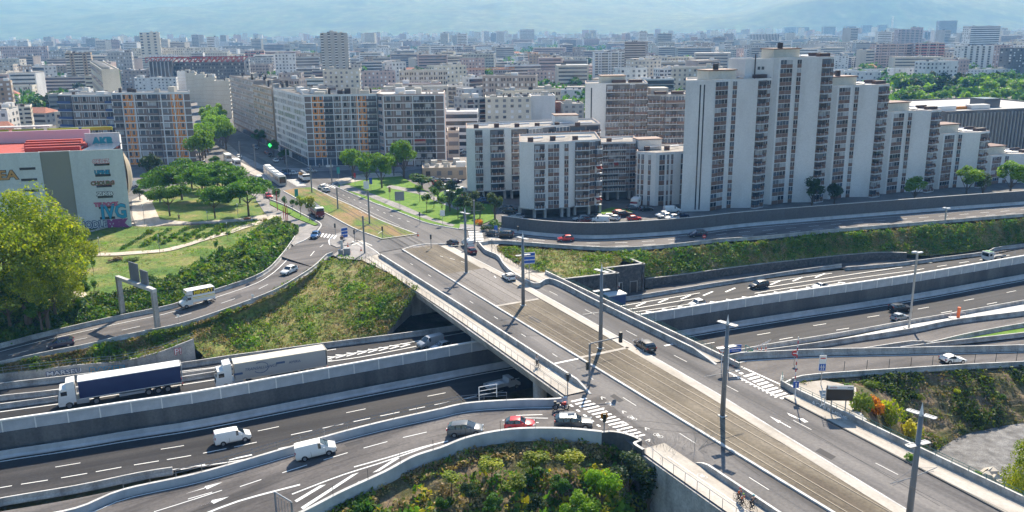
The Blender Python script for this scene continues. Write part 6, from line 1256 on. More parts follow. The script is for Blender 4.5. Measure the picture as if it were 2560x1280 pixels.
def crownpts(rng, n, shape, lobes, rx, ry, rz, low=-.35):
 """leaf places on the skins of many lobes spread through the crown"""
 P_ = []; Nn = []; k = max(5, lobes); c = []
 while len(c) < k:
  q = rng.uniform(-1, 1, 3)
  if np.linalg.norm(q) < 1 and q[2] > low: c.append(q * (.72 if shape != 'flat' else .8) if k < 40 else q / np.linalg.norm(q) * rng.uniform(.5, .86))
 for i in range(k):
  m = n // k; r = rng.uniform(.24, .42) * (1 if k < 14 else .8 if k < 40 else .58); d = rng.normal(size=(m, 3)); d /= np.linalg.norm(d, axis=1)[:, None]
  p = c[i] + d * r * rng.uniform(.65, 1.08, (m, 1)); P_.append(p); Nn.append(d * .7 + c[i] * .6 + np.array([0, 0, .3]))
 p = np.concatenate(P_); nn = np.concatenate(Nn); p *= np.array([rx, ry, rz]); return p, nn
TV = {}
def treevar(kind, v):
 """crown and trunk meshes at unit scale 1 m = 1 m, for a tree 10 m high"""
 if (kind, v) in TV: return TV[(kind, v)]
 rng = np.random.default_rng(v * 17 + len(kind)); r = random.Random(v)
 spec = dict(round=('leaf_green', 3600, 16, 4.0, 4.0, 5.9, .45), bright=('leaf_bright', 4000, 18, 4.2, 4.1, 5.8, .45), pine=('leaf_grove', 7000, 24, 6.8, 3.3, 6.4, .5), young=('leaf_green', 1100, 8, 2.0, 3.2, 6.4, .36), yyoung=('leaf_yellowgreen', 1500, 10, 2.3, 3.3, 6.3, .36),
    yellow=('leaf_yellowgreen', 20000, 60, 5.2, 4.9, 5.0, .2), dark=('leaf_dark', 2200, 12, 3.2, 3.8, 5.8, .5), blue=('leaf_bluegreen', 2200, 16, 2.6, 3.9, 5.4, .38), far=('leaf_green', 520, 9, 3.8, 3.8, 6, 1.0), farb=('leaf_bright', 520, 9, 3.8, 3.8, 6, 1.0), fard=('leaf_dark', 520, 9, 3.4, 4.2, 5.6, 1.0), poplar=('leaf_dark', 500, 9, 1.5, 5, 5.2, .8))[kind]
 m, n, lo, rx, rz, cz, ls = spec; p, nn = crownpts(rng, n, 'flat' if kind == 'pine' else 'round', lo, rx, rx, rz); p[:, 2] += cz
 me = arrmesh('crown', leafcloud(p, nn, ls, rng), m, len(p)); mb = MB(); tr = .22 if kind not in ('young', 'yyoung') else .09; mb.tube([(0, 0, -.3), (.05, 0, 2), (.1, .05, cz - 1)], [tr * 1.2, tr, tr * .6], 7)
 for k in range(4 if 'far' not in kind else 0): a = k * 1.6 + v; mb.tube([(.05, 0, max(1.6, cz - rz * 1.0)), (math.cos(a) * rx * .6, math.sin(a) * rx * .6, cz + .2)], [tr * .5, tr * .2], 4)
 TV[(kind, v)] = (me, mb.mesh('trunk', 'bark')); return TV[(kind, v)]
tcount = [0]
def tree(kind, p, h, label, group=None, w=1., name='tree', cat='tree'):
 tcount[0] += 1; me, tm = treevar(kind, tcount[0] % (4 if kind != 'yellow' else 2)); s = h / 10; root = empty(name, p, random.Random(tcount[0]).uniform(0, 6.28), label, cat, group); root.scale = (s * w, s * w, s)
 link('crown', me, root); link('trunk', tm, root); return root
def G0(x, y): p = G(x, y); return p
tree('yellow', P(70, 800, -1.2), 24.5, 'huge yellow green tree before the graffitied building, tallest crown of its clump', 'big trees at the left edge', 1)
tree('yellow', P(20, 740, -1), 19, 'yellow green tree filling the gap behind the two tallest at the left', 'big trees at the left edge', .95)
tree('yellow', P(120, 815, -1.6), 13, 'lowest yellow green tree of the left clump, nearest the ramp', 'big trees at the left edge', 1.05)
tree('yellow', P(150, 765, -1.0), 18.5, 'tall yellow green tree on the right side of the left clump, by the sandy path', 'big trees at the left edge', .9)
tree('yellow', P(-60, 790, -1.2), 22, 'broad yellow green tree cut by the left picture edge', 'big trees at the left edge', 1)
for x, y, h, lab in ((25, 812, 8, 'dark green bushy tree at the foot of the left clump, outermost'), (105, 822, 6.5, 'dark green bushy tree at the foot of the left clump, nearest the ramp'), (185, 775, 7, 'green bushy tree at the right foot of the left clump'), (140, 790, 9, 'dark filler tree between the trunks of the left clump'), (60, 780, 10, 'dark filler tree deep in the left clump')): tree('round', P(x, y, -1.5), h, lab, 'big trees at the left edge', 1.3)
for i, (x, y, h, w, lab) in enumerate(((425, 540, 9.5, 1.05, 'front left umbrella shaped park tree with a thin trunk beside the forecourt'), (538, 546, 9, .95, 'umbrella shaped park tree standing in the middle of the dry plot'), (622, 540, 11, 1.1, 'dark umbrella shaped park tree at the right end of the dry plot'),
 (400, 505, 9.5, 1, 'umbrella shaped tree at the left rear of the park grove'), (455, 500, 12, 1.1, 'tall dark umbrella tree in the heart of the grove'), (510, 505, 11, 1, 'bright umbrella tree in the second row of the grove'), (560, 500, 11.5, 1.05, 'umbrella tree second from the right in the rear row of the grove'), (480, 472, 10, 1.1, 'umbrella tree at the back of the grove near the orange block'), (545, 474, 10, 1.1, 'umbrella tree at the back of the grove nearest the avenue'), (600, 508, 10, .9, 'small umbrella tree tucked behind the dark one'))):
 tree('pine', P(x, y, 0), h, lab, 'park grove', w)
tree('dark', P(378, 458, 0), 10.5, 'dark rounded tree at the foot of the orange block', w=1.3); tree('dark', P(350, 500, 0), 4.5, 'small dark shrubby tree beside the parking building', w=1.4)
for x, y, h, lab in ((882, 448, 12, 'leftmost of four bright round trees before the brown glazed block'), (918, 462, 11.5, 'second of the four bright round trees'), (955, 470, 12.5, 'third and nearest of the four bright round trees'), (1010, 445, 14, 'tallest of the four bright round trees, at the right'), (985, 440, 9, 'half hidden low tree behind the four round trees')): tree('bright', P(x, y, 0), h, lab, 'round trees by the boulevard', .95)
for x, y, h, k, lab in ((673, 505, 7, 'young', 'young tree at the far end of the green strip'), (694, 522, 7, 'young', 'young tree, second along the green strip'), (713, 528, 4.5, 'young', 'small thin tree between two street poles on the green strip'), (732, 530, 4.5, 'young', 'thin sapling in the middle of the green strip'), (752, 543, 6.5, 'yyoung', 'yellowish young tree on the green strip'), (775, 553, 7.5, 'yyoung', 'bushy yellow green young tree by the tanker lorry'), (648, 490, 6, 'yyoung', 'yellowish young tree behind the umbrella grove'), (660, 498, 6, 'young', 'dark young tree close to the tram')): tree(k, P(x, y, 0), h, lab, 'young trees along the boulevard', 1.2)
for x, y, h, lab in ((538, 420, 5, 'small clipped tree by the parked cars of the avenue'), (648, 365, 8, 'round tree at the foot of the tan avenue house'), (685, 392, 7, 'dark low tree at the shop fronts'), (712, 408, 6, 'dark low tree near the junction corner')): tree('round', P(x, y, 0), h, lab, w=1.2)
for i in range(9):
 x, y = 503 + i * 5.5, 418 - i * 11.5; tree('bright', P(x, y, 0), 15, f'{["nearest", "second", "third", "fourth", "fifth", "sixth", "seventh", "eighth", "last"][i]} bright tree in the left row of avenue trees', 'avenue trees', .9)
for i in range(6): x, y = 566 + (-i) * 8, 376 - i * 10; tree('bright', P(x, y, 0), 14, f'{["nearest", "second", "third", "fourth", "fifth", "last"][i]} bright tree in the right row of avenue trees', 'avenue trees', .9)
for i, (x, y, h, k) in enumerate(((1067, 530, 6.5, 'young'), (1085, 520, 7, 'young'), (1105, 540, 6.5, 'young'), (1125, 528, 7, 'blue'), (1145, 548, 7, 'young'), (1095, 500, 7, 'blue'), (1130, 500, 7, 'blue'), (1160, 545, 8, 'blue'), (1180, 535, 8, 'blue'), (1150, 515, 6, 'young'), (1050, 505, 6, 'young'), (1200, 545, 5, 'blue'))):
 tree(k, P(x, y, 0), h, f'{["small", "slim", "young", "bluish", "airy", "rear", "rear slim", "fine leaved", "dense", "short", "left hand", "low"][i]} tree on the triangular lawn, {["first", "second", "third", "fourth", "fifth", "first", "second", "first", "second", "sixth", "outermost", "last"][i]} of its {"front row" if i < 5 else "rear row" if i < 7 else "cluster"}', 'trees on the triangular lawn', 1.3)
tree('blue', P(1237, 552, 0), 9.5, 'feathery larch like tree left of the noise wall end', w=1.1)
for x, y, h, k, lab in ((2030, 520, 9, 'dark', 'dark tree at the foot of the second tower'), (2085, 515, 7, 'dark', 'low dark tree at the foot of the third tower'), (2285, 505, 8, 'bright', 'bright tree before the fourth tower'), (2415, 492, 10, 'bright', 'tall bright tree before the fifth tower'), (2455, 492, 8, 'blue', 'bluish tree between the two bright ones at the right'), (2525, 486, 11, 'bright', 'bright tree at the right edge above the noise wall'), (2570, 484, 9, 'blue', 'bluish tree cut by the right edge above the noise wall')):
 p = P(x, y, 0); tree(k, p, h, lab, 'trees behind the noise wall', 1.2)
tree('round', P(1055, 470, 0), 5, 'wide clipped dark shrub tree on the lawn', w=3.0)
r = random.Random(3); names_ = ['nearest', 'second', 'third', 'fourth', 'fifth', 'sixth', 'seventh', 'eighth', 'ninth', 'tenth', 'eleventh', 'twelfth', 'thirteenth', 'fourteenth', 'fifteenth', 'sixteenth', 'last']
nth = lambda i: (['first', 'second', 'third', 'fourth', 'fifth', 'sixth', 'seventh', 'eighth', 'ninth', 'tenth'][i] if i < 10 else f'{i + 1}th' if i not in (20, 21, 22) else ('21st', '22nd', '23rd')[i - 20])
def belt(n, x0, x1, y0, y1, h0, h1, place, kinds=('far', 'farb', 'fard'), slope=0.):
 for i in range(n):
  t = (i + .5) / n; x = x0 + (x1 - x0) * t + r.uniform(-9, 9); y = y0 + (y1 - y0) * r.random() + slope * t; k = r.choice(kinds); p = P(x, y, 0)
  tree(k, p, r.uniform(h0, h1), f'{dict(far="green", farb="pale green", fard="dark", poplar="slender dark")[k]} tree {place}, {nth(i)} from the left', f'{dict(far="green", farb="pale green", fard="dark", poplar="slender dark")[k]} trees {place}', 1.25)
belt(30, 2240, 2600, 240, 262, 14, 19, 'in the park belt behind the white towers'); belt(24, 2240, 2600, 262, 290, 11, 15, 'in the lower park belt by the striped hall', ('far', 'farb', 'farb')); belt(16, 2240, 2600, 225, 240, 13, 18, 'in the upper park belt before the white row')
belt(9, 1030, 1085, 190, 222, 12, 16, 'in the wood left of the white shed'); belt(7, 1090, 1170, 180, 215, 13, 18, 'around the cedar behind the white shed', ('fard', 'far')); belt(12, 1330, 1560, 158, 180, 12, 17, 'in the belt above the pink grey flats'); belt(6, 1360, 1450, 214, 232, 8, 11, 'among the houses left of the white fins')
belt(10, 1640, 1860, 150, 178, 12, 17, 'between the stepped flats and the tallest tower'); belt(9, 60, 145, 262, 300, 10, 14, 'in the garden left of the grey wing', ('far', 'fard')); belt(4, 180, 205, 218, 240, 9, 13, 'before the brown balcony tower', ('fard',)); belt(8, 870, 940, 120, 165, 12, 16, 'right of the tallest pale tower', ('far', 'fard', 'poplar')); belt(9, 480, 800, 112, 132, 13, 18, 'behind the cream block')
rc = random.Random(21); n = 0
while n < 62:
 D = 380 + 900 * rc.random(); X = rc.uniform(-.6, .6) * D
 if not free(X, D, 2): continue
 n += 1; OCC.append((X, D, 6)); k = rc.choice(('far', 'farb', 'fard', 'poplar')); px, py = proj(Vector((X, D, 5)))
 w_ = dict(far="green", farb="pale green", fard="dark", poplar="slender dark")[k]; pl_ = where_is(px, py).replace('level and ', '').replace('in front and', 'in front of and').replace('behind and', 'behind and').replace('in front of and ', ''); ht_ = rc.uniform(10, 17); lab = f'{"low" if ht_ < 12 else "tall" if ht_ > 15 else "rounded"} {w_} tree between houses {pl_}'
 tree(k, (X, D, 0), ht_, lab, lab.replace(' tree ', ' trees '), 1.2)
rng = np.random.default_rng(9); Q = []; cnt = 0; tries = 0
while cnt < 2700 and tries < 50000:
 tries += 1; D = 430 + 4900 * rng.random() ** .95; X = rng.uniform(-.64, .64) * D; nz = mnoise.noise(Vector((X * .004, D * .004, 3)))
 if nz < .1 and rng.random() > .25: continue
 if D < 1700 and not free(X, D, 1.5): continue
 cnt += 1; m = 40; d = rng.normal(size=(m, 3)); d /= np.linalg.norm(d, axis=1)[:, None]; p = d * np.array([6, 6, 5.5]) * rng.uniform(.6, 1, (m, 1)) * rng.uniform(.7, 1.4) + np.array([X, D, 6.5]); Q.append(leafcloud(p, d + np.array([0, 0, .4]), 4.2, rng))
V = np.concatenate(Q); o = link('distant_trees', arrmesh('distant_trees', V, 'leaf_green', len(V) // 4)); tag(o, 'green woods and street trees dissolving in the haze before the mountain', 'woodland', kind='stuff')
def scatter(name, label, A_, B_, n, size, h, mats, cards=7, mask=None, seed=1, cat='undergrowth', tall=1.):
 rng = np.random.default_rng(seed); n_ = max(len(A_), len(B_)); a_ = resample(A_, n_); b_ = resample(B_, n_); Qs = [[] for _ in mats]
 for i in range(n):
  t = rng.random() * (n_ - 1.001); k = int(t); f = t - k; s = rng.random(); p = a_[k].lerp(a_[k + 1], f).lerp(b_[k].lerp(b_[k + 1], f), s)
  nz = mnoise.noise(Vector((p.x * .14, p.y * .14, seed))) * .6 + mnoise.noise(Vector((p.x * .5, p.y * .5, seed))) * .4
  if mask is not None and nz < mask + rng.normal() * .12: continue
  z = Gz(p.x, p.y, 3)
  if z > p.z + 1.0 or z < p.z - 1.5: continue
  mi = min(len(mats) - 1, int(max(0, (nz + .42 + rng.normal() * .13)) * len(mats))); m = cards; d = rng.normal(size=(m, 3)); d[:, 2] = np.abs(d[:, 2]) * tall; d /= np.linalg.norm(d, axis=1)[:, None]
  sc_ = rng.uniform(.4, 1.3) * (1 + nz); Qs[mi].append(leafcloud(d * np.array([size, size, h]) * sc_ + np.array([p.x, p.y, z + .05]), d, size * .85 * sc_, rng))
 V = []; ids = []
 for k, q in enumerate(Qs):
  if q: q = np.concatenate(q); V.append(q); ids += [k] * (len(q) // 4)
 V = np.concatenate(V); me = arrmesh(name, V, mats, len(V) // 4); me.polygons.foreach_set('material_index', np.array(ids, dtype=np.int32)); o = link(name, me); tag(o, label, cat, kind='stuff')
WD = ['leaf_dry', 'leaf_dry', 'leaf_weed', 'leaf_weed', 'leaf_bright', 'leaf_green']
scatter('weeds', 'patchy weeds and dry grass on the bank below the left ramp', E1t, E1b, 13500, .4, .5, WD, seed=2)
scatter('weeds', 'green scrub and weeds on the long bank right of the bridge', e2t[iA:], e2b, 11000, .45, .6, ['leaf_dry', 'leaf_weed', 'leaf_green', 'leaf_weed', 'leaf_green'], seed=3)
scatter('weeds', 'dry tufts and bushes on the terrace by the dark stone building', e2t[:iA + 1], tb, 2600, .35, .4, ['leaf_dry', 'leaf_weed', 'leaf_bright', 'leaf_weed'], seed=4)
scatter('weeds', 'brown and green tufts on the slope above the gravel yard', e3t, e3b, 9000, .4, .45, ['leaf_dry', 'leaf_weed', 'leaf_dark', 'leaf_weed'], seed=5, mask=-.12)
scatter('hedge_scrub', 'dark dense scrub on the bank between park and left ramp', pkm, pkb, 12500, .55, .9, ['leaf_dark', 'leaf_green', 'leaf_weed', 'leaf_green'], seed=6, cards=9)
scatter('meadow_tufts', 'short grass tufts in the park meadow', pkt, pkm, 9000, .22, .2, ['leaf_dry', 'leaf_weed', 'leaf_bright'], seed=7, mask=-.1, cards=6)
scatter('weeds', 'dry weeds on the bank above the bottom trees', pt, pm, 2600, .4, .4, ['leaf_dry', 'leaf_dry', 'leaf_weed', 'leaf_green'], seed=8, mask=-.05)
scatter('thicket', 'dense mixed thicket filling the hollow at the bottom', [a.lerp(b, .12) for a, b in zip(pm, resample(pb, 50))], pb, 1500, .6, .8, ['leaf_dry', 'leaf_weed', 'leaf_green', 'leaf_gold', 'leaf_bright'], seed=18, cards=12)
PB_t = PL([(455, 690, -.4), (540, 650, -.3), (610, 610, -.2), (665, 565, -.1), (690, 552, -.1)], -.2, 20); PB_b = PL([(455, 720, -.9), (560, 690, -1), (640, 665, -.8), (700, 625, -.5), (735, 590, -.2)], -.5, 20)
scatter('shrubs', 'planted mixed shrubs and grasses at the curve of the left ramp', PB_t, PB_b, 1800, .8, 1.3, ['leaf_bluegreen', 'leaf_weed', 'leaf_green', 'leaf_weed'], seed=9, cards=14, cat='shrubs')
def bush(x, y, s, m, label, z=None, hgt=1., group=None, n=700):
 key = ('bush', m, n); rng = np.random.default_rng(len(TV) + 5)
 if key not in TV: p, nn = crownpts(rng, n, 'round', 9, 1, 1, 1, -.1); p[:, 2] += .35; TV[key] = arrmesh('foliage', leafcloud(p, nn, .2, rng), m, len(p)); mb = MB(); mb.tube([(0, 0, -.2), (0, 0, .5)], .05, 5); TV[key + ('s',)] = mb.mesh('stem', 'bark')
 p = G(x, y) if z is None else P(x, y, z); root = empty('bush', p, x, label, 'bush', group); root.scale = (s, s, s * hgt); link('foliage', TV[key], root); link('stem', TV[key + ('s',)], root); return root
for x, y, s, m, h_, lab in ((380, 705, 1.5, 'leaf_green', .8, 'round green bush behind the sign gantry'), (400, 712, .9, 'leaf_bright', .8, 'bright small bush right of the sign gantry'), (425, 693, .8, 'leaf_green', .9, 'small dark bush alone on the park meadow'), (290, 652, 2.2, 'leaf_dry', .35, 'wide dry reddish thicket below the sandy path'), (330, 652, 1.8, 'leaf_weed', .35, 'low reedy thicket right of the dry one'), (1195, 562, 1.6, 'leaf_orange', .7, 'orange brown hedge clump left of the noise wall'), (1215, 575, 1.8, 'leaf_dark', .6, 'dark clipped hedge at the noise wall end'), (1240, 568, 2.4, 'leaf_green', .6, 'long green hedge touching the noise wall end'),
 (2190, 1045, 1.5, 'leaf_orange', 1.8, 'flaming orange shrub beside the information screen'), (2150, 1030, 1.9, 'leaf_weed', 1.5, 'tall green shrub right of the information screen'), (2225, 1060, 1.9, 'leaf_yellowgreen', 1.5, 'leafy yellow green shrub right of the orange one'), (2270, 1100, 2.0, 'leaf_gold', 1.1, 'round yellow broom like bush above the gravel yard'), (2120, 985, 1.2, 'leaf_green', 1.0, 'low green bush at the fence by the ramp'), (2175, 970, 1.2, 'leaf_weed', .9, 'weedy bush along the upper fence'), (2390, 985, .7, 'leaf_yellowgreen', 1, 'small round bush high on the brown slope'), (2455, 950, .6, 'leaf_yellowgreen', 1, 'tiny bush near the top of the brown slope'), (2505, 1000, .8, 'leaf_green', .9, 'small green bush on the right part of the brown slope'), (2300, 1000, .7, 'leaf_yellowgreen', 1, 'small light bush in the middle of the brown slope'), (2280, 1150, .9, 'leaf_bright', .7, 'bright weeds where the slope meets the gravel'),
 (2450, 1195, 1.0, 'leaf_bright', .8, 'bright green bush behind the yard railing'), (1265, 640, .8, 'leaf_weed', .8, 'small bush inside the terrace fence'), (1345, 665, .7, 'leaf_dark', .9, 'dark round bush beside the blue striped sign'), (1290, 655, 1.0, 'leaf_bright', .6, 'low bright bush on the terrace'), (660, 555, 1.2, 'leaf_dry', .8, 'reddish shrub at the path fork'), (620, 548, 1.3, 'leaf_orange', .3, 'low brown flower bed beside the dark tree'), (720, 562, 1.3, 'leaf_bluegreen', .8, 'grey green bush by the footpath corner')):
 bush(x, y, s, m, lab, hgt=h_)
r = random.Random(8)
for i in range(16): t = i / 15; x, y = 390 + 180 * t, 600 - 20 * t + r.uniform(-2, 2); bush(x, y + 6 * (i % 2), r.uniform(.6, 1.0), 'leaf_bright', f'bright leafy shrub, {names_[i] if i < 16 else "last"} from the left in the rows above the sandy path', hgt=.9, group='shrubs in planted rows above the sandy path')
for x, y, h, k, w, lab in ((1130, 1240, 3.2, 'yyoung', 2.6, 'yellow green bushy tree at the left of the hollow below the curved wall'), (1230, 1205, 3.4, 'yyoung', 2.6, 'second yellow green bushy tree in the hollow'), (1330, 1192, 3.6, 'yyoung', 2.7, 'third yellow green bushy tree in the hollow'), (1425, 1195, 3.6, 'yyoung', 2.6, 'fourth yellow green bushy tree in the hollow, under the curved wall'),
 (1570, 1250, 7.5, 'blue', 1.4, 'feathery olive tree in front of the graffitied corner wall'), (1505, 1275, 5.5, 'bright', 1, 'bright green acacia like tree at the bottom middle'), (1450, 1330, 5.2, 'bright', 1.1, 'bright green tree cut by the bottom edge'), (1230, 1300, 3.4, 'round', 1.2, 'shrubby tree low in the hollow'), (1340, 1300, 3.4, 'dark', 1.2, 'dark tree at the bottom edge of the hollow'), (1110, 1290, 2.8, 'round', 1.2, 'small tree at the lower left of the hollow'), (1620, 1290, 7, 'dark', 1.1, 'dark tree in the shade of the tall concrete wall'), (1400, 1250, 3.4, 'round', 1.3, 'rounded tree between the bright ones in the hollow'), (1290, 1245, 3.2, 'yyoung', 2.4, 'yellowish tree in the middle of the hollow'), (1175, 1262, 3, 'dark', 1.3, 'dark tree at the foot of the left bank')):
 tree(k, G(x, y), h, lab, 'trees in the hollow at the bottom', w)
tree('yellow', P(2590, 1340, -8.2), 13, 'yellow green tree in the lower right corner', w=.75)
def bare(p, h, label, seed):
 r = random.Random(seed); root = empty('bare_tree', p, 0, label, 'tree'); tk = MB(); tw = MB(); tk.tube([(0, 0, -.3), (.1, .1, h * .35), (.2, 0, h * .55)], [.16, .11, .07], 6)
 def grow(a, d, L, rad, lv):
  b_ = a + d * L; (tk if lv < 2 else tw).tube([a, b_], [rad, rad * .55], 4 if lv > 0 else 5, cap=False)
  if lv < 4:
   for k in range(3): grow(a.lerp(b_, r.uniform(.5, 1)), (d + Vector((r.uniform(-1, 1), r.uniform(-1, 1), r.uniform(-.1, .7))) * .75).normalized(), L * r.uniform(.55, .75), rad * .5, lv + 1)
 for k in range(5): grow(Vector((.12, .05, h * (.3 + .06 * k))), Vector((r.uniform(-1, 1), r.uniform(-1, 1), 1.1)).normalized(), h * .3, .07, 0)
 ob(tk, 'trunk', 'bark_pale', root); ob(tw, 'twigs', 'bark_pale', root)
bare(P(1620, 1300, -8), 9, 'bare pale tree with a forked trunk before the tall concrete wall', 2); bare(P(1700, 1290, -8), 10, 'bare twiggy tree reaching above the cycle path railing', 5); bare(P(1560, 1310, -8.2), 6.5, 'short leafless tree left of the forked one', 7)
mat('pale_stone', (.5, .45, .38), .9)
for i, (x, y, s) in enumerate(((655, 588, .9), (640, 602, 1.0), (628, 618, 1.2), (612, 636, 1.3), (600, 645, 1.1), (2468, 1192, 1.6), (2490, 1200, 1.2), (2505, 1210, 1.0))):
 rng = np.random.default_rng(i); mb = MB(); vs = []; fs = []
 for a in range(5):
  for b_ in range(8): ph = math.pi * a / 4; th = b_ * math.pi / 4; k = 1 + .25 * rng.normal(); vs.append((math.sin(ph) * math.cos(th) * s * k, math.sin(ph) * math.sin(th) * s * k * .8, math.cos(ph) * s * .6 * k))
 for a in range(4):
  for b_ in range(8): fs.append((a * 8 + b_, (a + 1) * 8 + b_, (a + 1) * 8 + (b_ + 1) % 8, a * 8 + (b_ + 1) % 8))
 mb.add(vs, fs); o = ob(mb, 'boulder', 'pale_stone', loc=G(x, y)); tag(o, ['pale boulder uppermost in the shrub bed by the ramp', 'pale boulder second from the top in the shrub bed', 'pale boulder in the middle of the shrub bed', 'largest pale boulder in the shrub bed', 'lowest pale boulder in the shrub bed', 'large grey boulder behind the yard railing', 'middle boulder behind the yard railing', 'small boulder under the corner tree'][i], 'boulder')
for j in range(5):
 a, b = G(300 + j * 52, 625 - j * 7), G(375 + j * 45, 580 - j * 4)
 scatter('shrub_row', f'low planted shrub row on the meadow slope, {names_[j]} from the left', [a, a.lerp(b, .5), b], [a + Vector((.7, 0, 0)), a.lerp(b, .5) + Vector((.7, 0, 0)), b + Vector((.9, 0, 0))], 170, .5, .7, ['leaf_green', 'leaf_weed'], seed=30 + j, cat='shrubs')
# ================================================================= VEHICLES
mat('tyre', (.015, .015, .016), .85); mat('rim', (.35, .36, .38), .35, .7); mat('car_glass', (.012, .02, .028), .06, 0, 1.); mat('trim_black', (.02, .02, .022), .55); mat('lamp_red', (.4, .015, .02), .3); mat('lamp_clear', (.6, .62, .65), .15, 0, 1); mat('plate', (.75, .75, .7), .5); mat('sunroof', (.01, .012, .015), .1, 0, 1)
for n_, c_ in dict(white=(.72, .73, .74), silver=(.42, .44, .46), grey=(.12, .13, .14), darkgrey=(.05, .052, .058), black=(.012, .013, .016), red=(.5, .015, .02), darkred=(.16, .012, .018), navy=(.012, .02, .06), blue=(.03, .12, .3), bronze=(.07, .055, .045), teal=(.02, .2, .28), brightred=(.62, .02, .015)).items(): mat('paint_' + n_, c_, .28, .15 if n_ not in ('white',) else 0, .7)
KIND = dict(  # length, width, stations (x from front, z bottom, z belt, z roof or None, half width)
 hatch=(4.0, 1.75, [(0, .35, .62, 0, .68), (.12, .25, .72, 0, .8), (.9, .22, .88, 0, .87), (1.15, .22, .93, 0, .87), (1.85, .22, .96, 1.42, .87), (2.3, .22, .97, 1.48, .87), (3.2, .22, .99, 1.44, .87), (3.75, .25, 1.0, 1.2, .84), (3.92, .3, .98, 0, .8), (4.0, .4, .7, 0, .74)], (.78, 3.25), .31),
 estate=(4.6, 1.82, [(0, .35, .6, 0, .7), (.12, .25, .7, 0, .84), (1.0, .22, .86, 0, .9), (1.3, .22, .92, 0, .9), (2.05, .22, .95, 1.4, .9), (2.6, .22, .96, 1.46, .9), (3.9, .22, .98, 1.42, .9), (4.35, .25, 1.0, 1.25, .87), (4.52, .3, .98, 0, .84), (4.6, .4, .7, 0, .78)], (.88, 3.6), .32),
 suv=(4.9, 2.0, [(0, .4, .85, 0, .8), (.12, .3, 1.0, 0, .93), (1.1, .28, 1.1, 0, .98), (1.35, .28, 1.14, 0, .98), (2.05, .28, 1.18, 1.68, .98), (2.5, .28, 1.19, 1.76, .98), (4.2, .28, 1.2, 1.74, .98), (4.7, .3, 1.22, 1.5, .95), (4.84, .35, 1.2, 0, .92), (4.9, .45, .8, 0, .86)], (.95, 3.85), .38),
 mpv=(4.6, 1.85, [(0, .35, .65, 0, .72), (.12, .25, .78, 0, .86), (.8, .22, .98, 0, .91), (.95, .22, 1.02, 0, .91), (1.9, .22, 1.06, 1.56, .91), (2.4, .22, 1.07, 1.64, .91), (3.9, .22, 1.08, 1.6, .91), (4.4, .25, 1.1, 1.4, .88), (4.54, .3, 1.05, 0, .85), (4.6, .4, .7, 0, .78)], (.85, 3.65), .33),
 coupe=(4.2, 1.84, [(0, .3, .52, 0, .7), (.12, .22, .62, 0, .84), (1.1, .2, .82, 0, .92), (1.45, .2, .88, 0, .92), (2.15, .2, .9, 1.28, .92), (2.5, .2, .9, 1.34, .92), (3.0, .2, .92, 1.26, .92), (3.6, .22, .95, 1.02, .9), (4.1, .3, .92, 0, .84), (4.2, .4, .6, 0, .74)], (.85, 3.4), .33),
 van=(5.0, 1.95, [(0, .4, .75, 0, .78), (.12, .3, .9, 0, .92), (.75, .28, 1.14, 0, .97), (.85, .28, 1.16, 0, .97), (1.75, .28, 1.22, 1.88, .97), (2.1, .28, 1.22, 1.95, .97), (4.6, .28, 1.22, 1.97, .97), (4.92, .3, 1.22, 1.92, .96), (4.97, .35, 1.2, 0, .95), (5.0, .45, .8, 0, .93)], (.95, 3.95), .34))
